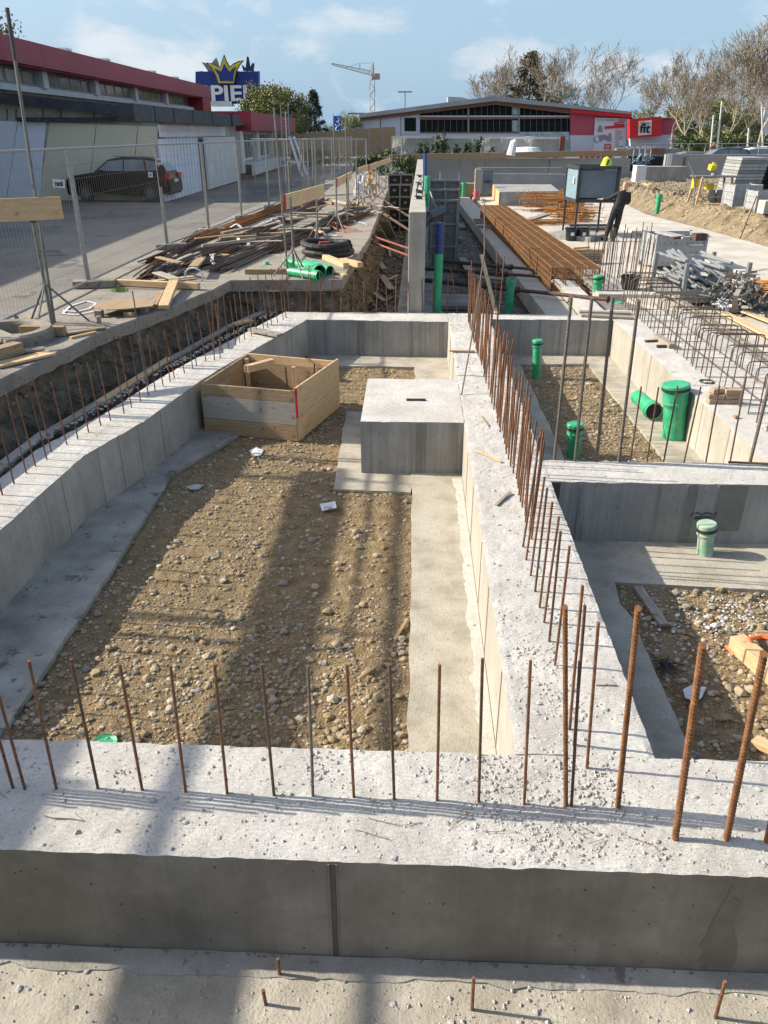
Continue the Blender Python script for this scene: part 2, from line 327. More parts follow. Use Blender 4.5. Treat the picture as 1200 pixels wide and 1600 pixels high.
t_ = (1 + 5 ** .5) / 2
ICO = [Vector(p).normalized() for p in ((-1, t_, 0), (1, t_, 0), (-1, -t_, 0), (1, -t_, 0), (0, -1, t_), (0, 1, t_), (0, -1, -t_), (0, 1, -t_), (t_, 0, -1), (t_, 0, 1), (-t_, 0, -1), (-t_, 0, 1))]
ICOF = [(0, 11, 5), (0, 5, 1), (0, 1, 7), (0, 7, 10), (0, 10, 11), (1, 5, 9), (5, 11, 4), (11, 10, 2), (10, 7, 6), (7, 1, 8), (3, 9, 4), (3, 4, 2), (3, 2, 6), (3, 6, 8), (3, 8, 9), (4, 9, 5), (2, 4, 11), (6, 2, 10), (8, 6, 7), (9, 8, 1)]
def WL(o):
    l = Vector(o.location)
    while o.parent: o = o.parent; l = l + Vector(o.location)
    return l
def tag(o, label=None, cat=None, group=None, kind=None):
    if label: o['label'] = label
    if cat: o['category'] = cat
    if group: o['group'] = group
    if kind: o['kind'] = kind
    return o
def thing(name, loc, label, cat, group=None, rz=0, kind=None):
    o = bpy.data.objects.new(name, None); COL.objects.link(o); o.location = loc; o.rotation_euler = (0, 0, rz); o.empty_display_size = .1
    return tag(o, label, cat, group, kind)
def inst(me, name, parent, loc, rot=(0, 0, 0), sc=(1, 1, 1)):
    o = bpy.data.objects.new(name, me); COL.objects.link(o)
    o.location = Vector(loc) - (WL(parent) if parent else Vector((0, 0, 0))); o.rotation_euler = rot; o.scale = sc
    if parent: o.parent = parent
    return o
def dup(o, loc, rz=None, label=None, group=None, sc=None):
    def cp(x, par):
        c = x.copy(); COL.objects.link(c)
        if par: c.parent = par
        for ch in [k for k in bpy.data.objects if k.parent == x]: cp(ch, c)
        return c
    kids = list(o.children); r = o.copy(); COL.objects.link(r); r.location = loc
    if rz is not None: r.rotation_euler = (0, 0, rz)
    if sc: r.scale = (sc, sc, sc)
    if label: r['label'] = label
    if group: r['group'] = group
    for ch in kids:
        c = ch.copy(); COL.objects.link(c); c.parent = r
        for g2 in ch.children:
            d = g2.copy(); COL.objects.link(d); d.parent = c
    return r
def struct(mb, name, mats, **k): return mb_top(mb, name, mats, **k)
def mb_top(mb, name, mats, smooth=False, bevel=0):
    o = mb.build(name, mats, None, smooth, bevel); o['kind'] = 'structure'; return o
def stuff(mb, name, mats, label, cat, parent=None):
    o = mb.build(name, mats, parent); o['kind'] = 'stuff'
    if not parent: tag(o, label, cat)
    return o
def fn(x, y, s=1.0, seed=0): return noise.noise(Vector((x * s, y * s, seed * 7.3)))
def fbm(x, y, s=1.0, seed=0):
    return noise.noise(Vector((x * s, y * s, seed * 7.3))) + .5 * noise.noise(Vector((x * s * 2.1, y * s * 2.1, seed * 3.1 + 5))) + .25 * noise.noise(Vector((x * s * 4.3, y * s * 4.3, seed * 5.7 + 9)))
def inpoly(x, y, P):
    r = False; j = len(P) - 1
    for i in range(len(P)):
        if (P[i][1] > y) != (P[j][1] > y) and x < (P[j][0] - P[i][0]) * (y - P[i][1]) / (P[j][1] - P[i][1]) + P[i][0]: r = not r
        j = i
    return r
def sheet(x0, x1, y0, y1, nx, ny, zf, mb=None, mi=0):
    mb = mb or MB(); vs = []; fs = []
    for j in range(ny + 1):
        for i in range(nx + 1):
            x = x0 + (x1 - x0) * i / nx; y = y0 + (y1 - y0) * j / ny; vs.append((x, y, zf(x, y)))
    for j in range(ny):
        for i in range(nx): a = j * (nx + 1) + i; fs.append((a, a + 1, a + nx + 2, a + nx + 1))
    return mb.add(vs, fs, mi)
def text_part(txt, size, mat, parent, loc, rot, depth=.02, name='lettering', bold=0.0, sx=1.0, align='CENTER'):
    c = bpy.data.curves.new('text', 'FONT'); c.body = txt; c.size = size; c.extrude = depth / 2; c.offset = bold; c.align_x = align; c.align_y = 'CENTER'
    o = bpy.data.objects.new('text_tmp', c); COL.objects.link(o); bpy.context.view_layer.update()
    me = bpy.data.meshes.new_from_object(o.evaluated_get(bpy.context.evaluated_depsgraph_get())); bpy.data.objects.remove(o); bpy.data.curves.remove(c)
    me.materials.clear(); me.materials.append(mat)
    return inst(me, name, parent, loc, rot, (sx, 1, 1))
# ================================================================== GROUND
YZ = .55                                     # level of the yard on the left
EDGE = [(-4.7, -9), (-4.62, 4), (-4.39, 7.76), (-4.22, 9.25), (-4.11, 10.15), (-3.74, 11.37), (-3.38, 13.1), (-3.3, 13.95), (-1.33, 14.1), (-1.18, 20.2), (-1.37, 37), (-1.45, 56)]
far = MB()
for (x0, x1, y0, y1, z) in ((-2500, -60, -2500, 2500, .6), (-60, 60, 75, 2500, .6), (60, 2500, -2500, 2500, .6), (-60, 60, -2500, -9, .6), (24, 60, -9, 75, .6)):
    far.quadp((x0, y0, z), (x1, y0, z), (x1, y1, z), (x0, y1, z))
struct(far, 'ground', M['far'])
par = MB().quadp((-60, 59, YZ - .02), (60, 59, YZ - .02), (60, 75.5, YZ - .02), (-60, 75.5, YZ - .02)).quadp((-30, 75, .62), (60, 75, .62), (60, 118, .62), (-30, 118, .62))
struct(par, 'parking_lot', M['road_far'])
yard = MB().quadp((-60.5, -9.5, YZ), (-6.0, -9.5, YZ), (-6.0, 76, YZ), (-60.5, 76, YZ))
struct(yard, 'yard', M['asphalt'])
# dusty concrete slab along the excavation, with a raw cut edge
sl = MB(); P_ = [(-6.2, -9)] ; n = 260
def lerp_poly(P, t):
    ls = [math.dist(P[i], P[i + 1]) for i in range(len(P) - 1)]; T = sum(ls) * t
    for i, l in enumerate(ls):
        if T <= l or i == len(ls) - 1: k = T / l; return (P[i][0] + (P[i + 1][0] - P[i][0]) * k, P[i][1] + (P[i + 1][1] - P[i][1]) * k)
        T -= l
EDGE = [(x * 1.0425, y * 1.0425) for x, y in EDGE]
E2 = [EDGE[0]]
for i in range(len(EDGE) - 1):
    k = max(2, int(math.dist(EDGE[i], EDGE[i + 1]) / .12))
    for j in range(1, k + 1): E2.append((EDGE[i][0] + (EDGE[i + 1][0] - EDGE[i][0]) * j / k, EDGE[i][1] + (EDGE[i + 1][1] - EDGE[i][1]) * j / k))
E3 = []
for i, (x, y) in enumerate(E2):
    j = .02 * noise.noise(Vector((x * 3, y * 3, 1))) + .012 * noise.noise(Vector((x * 11, y * 11, 4))); E3.append((x + j, y + j))
vs = []; fs = []
for i, (x, y) in enumerate(E3):
    zt = YZ + .006; vs += [(min(-6.1, x - 1), y if y < 13.75 else max(y, 13.75), zt), (x - .02, y, zt), (x, y, zt - .02), (x + .0, y, YZ - .17 + .02 * noise.noise(Vector((x * 5, y * 5, 0)))), (x - .12, y - .05, YZ - .19)]
for i in range(len(E3) - 1):
    for k in range(4): a = i * 5 + k; fs.append((a, a + 1, a + 6, a + 5))
sl.add(vs, fs); struct(sl, 'yard_slab', M['slab_edge'])
# raw soil face below the slab, uneven, with stones standing out
so = MB(); NR = 12; vs = []; fs = []; rng = random.Random(5)
for i, (x, y) in enumerate(E3):
    a = E3[max(0, i - 3)]; b = E3[min(len(E3) - 1, i + 3)]; d = Vector((b[0] - a[0], b[1] - a[1], 0)).normalized(); nrm = Vector((d.y, -d.x, 0))
    for k in range(NR + 1):
        t = k / NR; z = YZ - .15 - t * 1.0
        off = -.09 + .30 * t ** 1.7 + .11 * fbm(x * 1.0 + y, z * 1.5 + y * .3, 2.4, 3) + .05 * noise.noise(Vector((x * 9, y * 9, z * 9)))
        vs.append((x + nrm.x * off, y + nrm.y * off, z))
for i in range(len(E3) - 1):
    for k in range(NR): a = i * (NR + 1) + k; fs.append((a, a + NR + 1, a + NR + 2, a + 1))
so.add(vs, fs)
struct(so, 'trench_soil_face', M['soil'])
ck = MB(); ck2 = MB()
for i in range(3400):
    p = Vector(vs[rng.randrange(len(vs))]); 
    if p.y < 4 or p.y > 30: continue
    (ck if rng.random() < .7 else ck2).rock(p + Vector((rng.uniform(-.01, .05), rng.uniform(-.06, .06), rng.uniform(-.04, .04))), rng.choice((.012, .018, .022, .035)) * rng.uniform(.7, 1.4), rng)
stuff(ck, 'soil_clods', M['soil'], 'dark earth clods in the cut face of the trench', 'earth clods')
stuff(ck2, 'soil_pebbles', STC[3], 'grey pebbles in the cut face of the trench', 'pebbles')
# floor of the whole excavation
fl = sheet(-6, 30, -9, 59.2, 90, 150, lambda x, y: -.80 + .03 * fn(x, y, 1.2)); struct(fl, 'excavation_floor', M['mud'])

def zfloor(x, y):
    return -.685 + .022 * fbm(x, y, 1.1, 2) + .012 * fbm(x, y, 4.5, 3) + .009 * fbm(x, y, 16, 8)
gf = sheet(-3.5, .62, 3.1, 13.9, 220, 520, zfloor); GF = struct(gf, 'gravel_floor', M['dirt'])
gr = sheet(1.3, 6.0, 3.1, 6.9, 150, 130, lambda x, y: zfloor(x + 9, y)); GR = struct(gr, 'gravel_floor', M['dirt'])
gb = sheet(1.3, 3.65, 7.3, 14.05, 70, 170, lambda x, y: zfloor(x + 19, y)); GB = struct(gb, 'gravel_floor', M['dirt'])
# blinding strips (thin concrete the walls stand on)
def strip_poly(name, P, z=-.64, mat='blind', th=.05, seed=0):
    Q = []
    for i in range(len(P)):
        a = P[i]; b = P[(i + 1) % len(P)]; k = max(1, int(math.dist(a, b) / .08))
        for j in range(k):
            x = a[0] + (b[0] - a[0]) * j / k; y = a[1] + (b[1] - a[1]) * j / k; q = .018 * noise.noise(Vector((x * 2.5, y * 2.5, seed))) + .007 * noise.noise(Vector((x * 12, y * 12, seed)))
            Q.append((x + q, y + q))
    m = MB().prism(Q, z - th, z); return struct(m, name, M[mat])
LF = [(-3.5, 3.15), (-2.75, 3.15), (-2.75, 3.9), (-2.77, 5.64), (-2.83, 7.5), (-2.87, 8.34), (-2.62, 9.0), (-2.34, 9.66), (-2.36, 9.9), (-2.95, 9.9), (-3.1, 8.6), (-3.5, 7.3)]
strip_poly('footing_strip', LF, mat='blind_grey', seed=1)
strip_poly('footing_strip', [(0, 3.15), (.6, 3.15), (.6, 8.5), (-.02, 8.5), (-.01, 8.0), (0, 6)], seed=2)
strip_poly('footing_strip', [(-.9, 7.98), (-.02, 7.93), (-.02, 8.5), (-.62, 8.5), (-.75, 10.7), (-1.0, 10.72)], z=-.652, seed=3, th=.03)
strip_poly('footing_strip', [(-1.95, 13.15), (.0, 13.1), (.03, 10.15), (.6, 10.15), (.6, 13.9), (-1.95, 13.9)], seed=4)
strip_poly('footing_strip', [(1.3, 3.15), (1.86, 3.15), (1.85, 5.44), (1.80, 5.67), (1.84, 6.04), (3.2, 5.96), (6, 5.95), (6, 6.85), (1.3, 6.85)], mat='blind', seed=5)
strip_poly('footing_strip', [(1.3, 7.34), (1.9, 7.34), (1.88, 9.6), (1.85, 13.35), (3.05, 13.4), (3.12, 9.5), (3.15, 7.6), (3.7, 7.34), (3.7, 14.05), (1.3, 14.05)], mat='blind', seed=6)
strip_poly('footing_strip', [(-.42, 14.5), (.55, 14.5), (.5, 42), (-.45, 42)], z=-.66, mat='blind_grey', seed=7)
bl = sheet(-6, 7, .6, 2.5, 260, 40, lambda x, y: -.68 + .008 * fbm(x, y, 2, 5) + .003 * fbm(x, y, 14, 6)); struct(bl, 'blinding_floor', M['blind'])

# ================================================================== CAST WALLS
def rough_wall(A, B, z=0.0, zb=-.66, res=.04, seed=0, edge=.006, amp=.004, jitA=True, jitB=True, name='foundation_wall', label='', mats=('top', 'face', 'face'), cat='wall', group=None):
    """A, B: matching edge lines; the top between them is uneven, faces hang from the four borders"""
    PA = [A[0]]; PB = [B[0]]
    for i in range(len(A) - 1):
        k = max(1, int(max(math.dist(A[i], A[i + 1]), math.dist(B[i], B[i + 1])) / res))
        for j in range(1, k + 1):
            PA.append((A[i][0] + (A[i + 1][0] - A[i][0]) * j / k, A[i][1] + (A[i + 1][1] - A[i][1]) * j / k)); PB.append((B[i][0] + (B[i + 1][0] - B[i][0]) * j / k, B[i][1] + (B[i + 1][1] - B[i][1]) * j / k))
    m = max(2, int(math.dist(A[0], B[0]) / res)); n = len(PA) - 1; vs = []
    for i in range(n + 1):
        for j in range(m + 1):
            t = j / m; x = PA[i][0] + (PB[i][0] - PA[i][0]) * t; y = PA[i][1] + (PB[i][1] - PA[i][1]) * t
            zz = z + amp * fbm(x, y, 3.2, seed) + amp * .9 * fbm(x, y, 13, seed + 1)
            if j in (0, m) and (jitA if j == 0 else jitB):
                c = noise.noise(Vector((x * 7, y * 7, seed))); zz -= edge * (.5 + max(0, c) * 2.2); k = (-1 if j == 0 else 1) * edge * .9 * noise.noise(Vector((x * 13, y * 13, seed + 4)))
                dx, dy = PB[i][0] - PA[i][0], PB[i][1] - PA[i][1]; l = math.hypot(dx, dy); x += dx / l * k; y += dy / l * k
            vs.append((x, y, zz))
    b = MB(); fs = [(i * (m + 1) + j, (i + 1) * (m + 1) + j, (i + 1) * (m + 1) + j + 1, i * (m + 1) + j + 1) for i in range(n) for j in range(m)]
    b.add(vs, fs, 0)
    def side(idx, mi, P):
        v2 = []; f2 = []
        for q, (k, p) in enumerate(zip(idx, P)): v2 += [vs[k], (p[0], p[1], vs[k][2] - .012), (p[0], p[1], zb)]
        for q in range(len(idx) - 1): a = q * 3; f2 += [(a, a + 1, a + 4, a + 3), (a + 1, a + 2, a + 5, a + 4)]
        b.add(v2, f2, mi)
    side([i * (m + 1) for i in range(n + 1)], 1, PA); side([i * (m + 1) + m for i in range(n + 1)], 2, PB)
    L0 = [(PA[0][0] + (PB[0][0] - PA[0][0]) * j / m, PA[0][1] + (PB[0][1] - PA[0][1]) * j / m) for j in range(m + 1)]
    L1 = [(PA[n][0] + (PB[n][0] - PA[n][0]) * j / m, PA[n][1] + (PB[n][1] - PA[n][1]) * j / m) for j in range(m + 1)]
    side([j for j in range(m + 1)], 1, L0); side([n * (m + 1) + j for j in range(m + 1)], 1, L1)
    c = (sum(p[0] for p in A + B) / (2 * len(A)), sum(p[1] for p in A + B) / (2 * len(A)), zb)
    r = thing(name, c, label, cat, group); o = b.build('wall_body', [M[k] for k in mats], r); return r
def joint(par, p, q, n, w_=.012, pr=.004, name='formwork_joint', mat='face'):
    """a thin proud line left by a gap between two form panels"""
    m = MB(); p = Vector(p); q = Vector(q); n = Vector(n).normalized(); c = (p + q) / 2 + n * (pr / 2 - .002)
    m.bar(p + n * pr / 2, q + n * pr / 2, w_, pr + .004, up=n if abs(n.z) < .5 else (0, 1, 0)); return m.build(name, M[mat], par)

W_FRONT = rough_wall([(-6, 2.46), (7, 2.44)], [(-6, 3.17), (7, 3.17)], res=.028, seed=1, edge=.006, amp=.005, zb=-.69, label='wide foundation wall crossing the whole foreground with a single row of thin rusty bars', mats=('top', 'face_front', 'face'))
LI = [(-3.47, 3.17), (-3.47, 5.6), (-3.42, 7.28), (-3.13, 8.4), (-2.9, 9.99), (-2.74, 10.73), (-1.95, 13.85)]
LO = [(-4.05, 3.17), (-4.04, 5.6), (-3.98, 7.45), (-3.70, 8.6), (-3.47, 10.15), (-3.30, 10.95), (-2.45, 14.5)]
W_LEFT = rough_wall(LI, LO, res=.05, seed=2, label='slightly bent foundation wall on the left between the gravel pit and the trench', mats=('top', 'face', 'face'))
W_MID = rough_wall([(.58, 3.17), (.58, 14.48)], [(1.325, 3.17), (1.33, 14.48)], res=.035, seed=3, edge=.007, amp=.006, label='long foundation wall down the middle carrying the dense row of rusty bars', mats=('top', 'face_pale', 'face'))
W_REAR = rough_wall([(-1.95, 13.85), (.58, 13.78)], [(-2.45, 14.5), (.58, 14.5)], res=.05, seed=4, label='short foundation wall closing the far end of the large gravel pit', mats=('top', 'face_grey', 'face'))
W_CR = rough_wall([(1.33, 6.82), (6.6, 6.82)], [(1.33, 7.36), (6.6, 7.36)], res=.05, seed=5, label='cross wall on the right between the two smaller pits with four tall grey bars', mats=('top', 'face_grey', 'face'))
W_RB = rough_wall([(1.33, 14.02), (3.52, 14.02)], [(1.33, 14.46), (3.52, 14.46)], res=.06, seed=6, label='cross wall closing the far end of the right rear pit', mats=('top', 'face_grey', 'face'))
W_R = rough_wall([(3.6, 7.36), (3.53, 14.9)], [(5.0, 7.36), (5.1, 14.9)], res=.06, seed=7, label='broad pale foundation wall on the right with rows of hooped bars', mats=('top', 'face_pale', 'face'))
W_R2 = rough_wall([(3.15, 14.46), (3.15, 18.6)], [(3.55, 14.46), (3.55, 18.6)], res=.08, seed=8, label='pale low wall behind the right rear pit next to the long rusty cage', mats=('top', 'face_pale', 'face'))
bk = rough_wall([(-.62, 8.46), (.58, 8.46)], [(-.64, 10.2), (.58, 10.2)], res=.05, seed=9, edge=.005, amp=.003, name='concrete_block', label='square concrete block joined to the middle wall with a black strip on top', cat='block', mats=('top', 'face_grey', 'face_grey'))
# panel joints on the faces
for x in (-.02, 6): pass
jx = atY(513, 1345, 2.455).x; joint(W_FRONT, (jx, 2.450, -.02), (jx, 2.450, -.68), (0, -1, 0), .008, .004, mat='face_front'); joint(W_FRONT, (jx + .036, 2.450, -.02), (jx + .036, 2.450, -.68), (0, -1, 0), .006, .003, mat='face_front')
def on(P, t):
    return lerp_poly(P, t)
for t in (.06, .2, .33, .40, .435, .47, .52, .60, .93):
    a = on(LI, t); b = on(LI, t + .01); d = Vector((b[0] - a[0], b[1] - a[1], 0)); joint(W_LEFT, (a[0], a[1], -.015), (a[0], a[1], -.66), (d.y, -d.x, 0), .012, .006)
for x in (-1.55, -1.02, -.93, .1): joint(W_REAR, (x, 13.85 - .07 * (x + 1.95) / 2.53, -.015), (x, 13.85 - .07 * (x + 1.95) / 2.53, -.66), (0, -1, 0), .014, .005, mat='face_grey')
for x in (-.02, .12, .51): joint(bk, (x, 8.46, -.01), (x, 8.46, -.655), (0, -1, 0), .01, .005, mat='face_grey')
for x in (1.62, 2.63, 2.74, 2.92): joint(W_CR, (x, 6.82, -.015), (x, 6.82, -.66), (0, -1, 0), .01, .005, mat='face_grey')
for y in (3.9, 4.9, 5.6, 6.7, 7.6, 11.4, 12.6): joint(W_MID, (.58, y, -.015), (.58, y, -.66), (-1, 0, 0), .012, .004, mat='face_pale')
for y in (8.4, 9.3, 10.2, 11.6, 12.7): joint(W_R, (3.6 - .07 * (y - 7.36) / 7.5, y, -.015), (3.6 - .07 * (y - 7.36) / 7.5, y, -.66), (-1, 0, 0), .012, .004, mat='face_pale')
for x in (1.9, 2.5, 3.0): joint(W_RB, (x, 14.02, -.015), (x, 14.02, -.66), (0, -1, 0), .01, .004, mat='face_grey')
MB().box((at(650, 626).x, at(650, 626).y, .012), (.24, .035, .022), .03).top('plastic_spacer', M['blackp'], 'black plastic strip lying on top of the square concrete block', 'strip')

# darker bands and patches the form panels left
def band(par, px0, px1, Y, z1, z0, mat='grey_stain', pr=.0035, name='joint_band'):
    a = atY(px0, 750, Y).x; b = atY(px1, 750, Y).x; m = MB(); m.box(((a + b) / 2, Y - pr / 2 + .002, (z0 + z1) / 2), (b - a, pr + .004, z1 - z0)); return m.build(name, M[mat], par)
def band2(par, x0, x1, Y, z1, z0, mat='grey_stain', pr=.0035): m = MB(); m.box(((x0 + x1) / 2, Y - pr / 2 + .002, (z0 + z1) / 2), (x1 - x0, pr + .004, z1 - z0)); return m.build('joint_band', M[mat], par)
band2(W_FRONT, jx + .008, jx + .031, 2.450, -.022, -.675, 'damp', .0025)
band2(bk, .03, .145, 8.46, -.012, -.65); band2(W_REAR, -1.02, -.93, 13.80, -.012, -.65); band2(W_CR, 2.64, 2.735, 6.82, -.012, -.65); band2(W_CR, 2.93, 3.2, 6.82, -.012, -.5); band2(W_CR, 1.335, 1.42, 6.82, -.012, -.4, 'damp')
def patch(par, pts, Y, mat, pr=.003, name='damp_patch'):
    from mathutils.geometry import tessellate_polygon
    P = [atY(x, y, Y) for x, y in pts]; P = [Vector((p.x, Y, min(p.z, -.014))) for p in P]; T_ = tessellate_polygon([[Vector((p.x, p.z, 0)) for p in P]]); n = len(P); m = MB(); m.add([(p.x, p.y - pr, p.z) for p in P] + [(p.x, p.y + .002, p.z) for p in P], [tuple(t) for t in T_] + [(i, i + n, (i + 1) % n + n, (i + 1) % n) for i in range(n)]); return m.build(name, M[mat], par)
patch(W_FRONT, [(1143, 1383), (1150, 1392), (1145, 1402), (1158, 1410), (1150, 1430), (1146, 1450), (1152, 1475), (1150, 1500), (1140, 1512), (1122, 1510), (1098, 1512), (1090, 1500), (1100, 1488), (1092, 1478), (1104, 1462), (1110, 1445), (1118, 1432), (1126, 1418), (1136, 1402)], 2.447, 'damp_soft', .0015)
sm = MB(); r_ = random.Random(66); x = -2.6
while x < 2.4:
    s_ = r_.uniform(.003, .011) * (1.8 if r_.random() < .06 else 1); sm.rock((x, 2.44 - r_.uniform(0, .012), -.683 + r_.uniform(0, .012)), s_, r_, 0, .6); x += r_.uniform(.008, .03) + (.12 if r_.random() < .12 else 0)
sm.build('mortar_seam', M['face_front'], W_FRONT)['kind'] = 'stuff'
P_ = [(x, 2.445) for x in (-3, 3)]; Q_ = []; x = 3.0
while x > -3: Q_.append((x, 2.33 + .05 * noise.noise(Vector((x * 2.2, 0, 3))) + .03 * noise.noise(Vector((x * 9, 0, 3))))); x -= .05
struct(MB().prism(P_ + Q_, -.69, -.6745), 'cement_film', M['blind_grey'])
Q_ = []; y = 8.3
while y > 3.18: Q_.append((.50 - .06 * abs(noise.noise(Vector((y * 2.5, 0, 1)))) - .05 * abs(noise.noise(Vector((y * 9, 0, 1)))), y)); y -= .04
struct(MB().prism([(.575, 3.18), (.575, 8.3)] + Q_, -.65, -.634), 'chalky_crust', M['chalk'])
# tall free-standing precast wall
TW = thing('tall_concrete_wall', (.03, 28, -.66), 'tall narrow pale concrete wall running away behind the gravel pit', 'wall')
ytw = 14.56; xa = atY(639, 330, ytw).x; xb = atY(666, 330, ytw).x; ztw = atY(652, 331, ytw).z; xc = at(651, 249, ztw); xd = at(664, 249, ztw); yfar = xc.y
m = MB(); m.prism([(xa, ytw), (xb, ytw), (xd.x - .1, yfar), (xc.x + .05, yfar)], -.66, ztw)
o = m.build('wall_body', M['face_pale'], TW, bevel=.012)
for k, yy in enumerate((17.5, 19.3, 22.5, 26.5)):
    q = MB(); zz = ztw; x = .03 + (k % 2) * .02
    if k < 2: q.tube([(x - .06, yy, zz), (x - .07, yy, zz + .18), (x, yy + .05, zz + .3), (x + .07, yy, zz + .2), (x + .05, yy, zz)], .012, 5)
    q.box((x, yy, zz + .02), (.12, .1, .05)); q.tube([(x - .1, yy - .08, zz + .06), (x + .1, yy + .08, zz + .06)], .014, 5); q.tube([(x - .1, yy + .08, zz + .06), (x + .1, yy - .08, zz + .06)], .014, 5)
    q.build('lifting_anchor', M['steel_dark'], TW)

# ================================================================== REINFORCEMENT BARS (cast into the walls: parts of them)
def plain_bar_mesh(name, h, r, mat, n=7, bend=0.0):
    b = MB(); b.tube([(0, 0, -.05), (bend * .2, 0, h * .33), (bend * .6, 0, h * .66), (bend, 0, h)], r, n); return b.mesh(name, mat, smooth=False)
def ribbed_bar_mesh(name, h, r, mat, n=10, pitch=.0165):
    b = MB(); pts = []; rs = []; z = -.04
    while z < h:
        for dz, k in ((0, 1), (.35, 1), (.5, 1.1), (.75, 1.1)): pts.append((0, 0, z + dz * pitch)); rs.append(r * (1 if k == 1 else 1.17))
        z += pitch
    vs = []; fs = []
    for i, p in enumerate(pts):
        for k in range(n):
            t = 2 * math.pi * k / n; tl = .45 * r * math.sin(t) 
            rr = rs[i] * (1 - .035 * (abs(math.cos(t)) > .95)); vs.append((rr * math.cos(t), rr * math.sin(t), p[2] + tl))
    for i in range(len(pts) - 1):
        for k in range(n): fs.append((i * n + k, i * n + (k + 1) % n, (i + 1) * n + (k + 1) % n, (i + 1) * n + k))
    fs.append(tuple((len(pts) - 1) * n + k for k in range(n))); b.add(vs, fs)
    return b.mesh(name, mat)
def aim(a, b_):
    d = (Vector(b_) - Vector(a)).normalized(); return Vector((0, 0, 1)).rotation_difference(d).to_euler()
BARM = [plain_bar_mesh('starter_bar_mesh', 1.0, .0075, M['rust']), plain_bar_mesh('starter_bar_mesh', 1.0, .0075, M['rust_dark']), plain_bar_mesh('starter_bar_mesh', 1.0, .0075, M['rust'], bend=.012), plain_bar_mesh('starter_bar_mesh', 1.0, .0075, M['rust_grey'], bend=-.01)]
def bar_px(par, bx, by, tx, ty, yb=None, r=.0075, me=None, zbase=0.0, name='starter_bar'):
    """bar whose foot and tip were read off the photograph; it stands in the vertical plane across the view"""
    a = at(bx, by, zbase) if yb is None else Vector((at(bx, by, zbase).x, yb, zbase)); b = atY(tx, ty, a.y); b.y += .0
    h = (b - a).length; me = me or BARM[0]
    return inst(me, name, par, a, aim(a, b), (r / .0075, r / .0075, h))
# near row
FB = [(20, 1230, -6, 1140), (88, 1232, 45, 1033), (153, 1232, 111, 1030), (222, 1234, 187, 1038), (290, 1237, 262, 1040), (355, 1240, 335, 1038), (428, 1242, 409, 1038), (489, 1244, 485, 1040), (553, 1246, 542, 1038), (616, 1249, 609, 1038), (683, 1251, 687, 1038), (748, 1254, 754, 1029), (819, 1257, 829, 1032)]
for i, q in enumerate(FB): bar_px(W_FRONT, *q, r=.0078, me=BARM[(0, 0, 1, 0, 2, 0, 1, 3, 0, 1, 0, 1, 0)[i]])
for x in (-1.95, -2.17, -2.4, -2.62, -2.85, -3.05, -3.3): inst(BARM[0], 'starter_bar', W_FRONT, (x, 2.82, 0), (0, 0, 0), (1, 1, .8))
RB1 = ribbed_bar_mesh('ribbed_bar_mesh', 1.0, .0125, M['rust_big'], pitch=.018); RB2 = ribbed_bar_mesh('ribbed_bar_mesh', 1.0, .0145, M['rust_big'], pitch=.02); RB3 = ribbed_bar_mesh('ribbed_bar_mesh', 1.0, .012, M['rust_grey'], pitch=.02)
def rib_px(par, bx, by, tx, ty, me, w_=1.0, yb=None):
    a = at(bx, by, 0) if yb is None else Vector((at(bx, by, 0).x, yb, 0)); b = atY(tx, ty, a.y); h = (b - a).length; return inst(me, 'ribbed_bar', par, a, aim(a, b), (w_, w_, h))
rib_px(W_FRONT, 884, 1258, 883, 948, RB1, .85); rib_px(W_FRONT, 965, 1261, 997, 950, RB1, 1.0); rib_px(W_FRONT, 1055, 1310, 1098, 1006, RB2, 1.0); rib_px(W_FRONT, 1135, 1311, 1194, 1020, RB2, 1.0); rib_px(W_FRONT, 1198, 1315, 1262, 1030, RB2, .9)
bar_px(W_FRONT, 893, 1258, 906, 1033, r=.0078, me=BARM[1])
# middle wall: bars read off near to far, then filled in
NB = [(917, 1200, 935, 972), (897, 1165, 914, 946), (890, 1140, 906, 915), (867, 1040, 890, 853), (858, 1003, 876, 830), (850, 973, 870, 807), (843, 950, 863, 784), (836, 924, 855, 762), (829, 899, 848, 745), (822, 875, 843, 728), (817, 855, 839, 717)]
for i, (bx, by, tx, ty) in enumerate(NB): bar_px(W_MID, bx, by, tx, ty, r=.0085, me=BARM[(0, 1, 2)[i % 3]])
rng = random.Random(11); y = 7.0
y0 = at(817, 855).y
y = y0 + .14
k = 0
while y < 13.9:
    x = .985 + rng.uniform(-.015, .015) - .05 * max(0, (y - 7)) / 7; h = .92 + rng.uniform(-.1, .1) + (.2 if rng.random() < .12 else 0)
    inst(BARM[rng.choice((0, 0, 1, 2))], 'starter_bar', W_MID, (x, y, 0), (rng.uniform(-.02, .02), rng.uniform(-.0, .05), rng.uniform(0, 6)), (1.15, 1.15, h))
    if rng.random() < .45: inst(BARM[rng.choice((0, 1, 2))], 'starter_bar', W_MID, (x + .03, y + .05, 0), (rng.uniform(-.02, .02), rng.uniform(0, .05), 0), (1.1, 1.1, h * .93))
    y += rng.uniform(.11, .19)
# long thin leaning rod on the middle wall
p0 = at(721, 617); p1 = atY(748, 455, p0.y + .5); p2 = atY(757, 395, p0.y + .7); p3 = atY(757, 318, p0.y + .9)
MB().tube([p0, p0.lerp(p1, .5) + Vector((.01, 0, 0)), p1, p2, p3], .009, 6).top('thin_steel_rod', M['rust_grey'], 'long thin pale rod standing askew at the dense row of bars', 'rod')
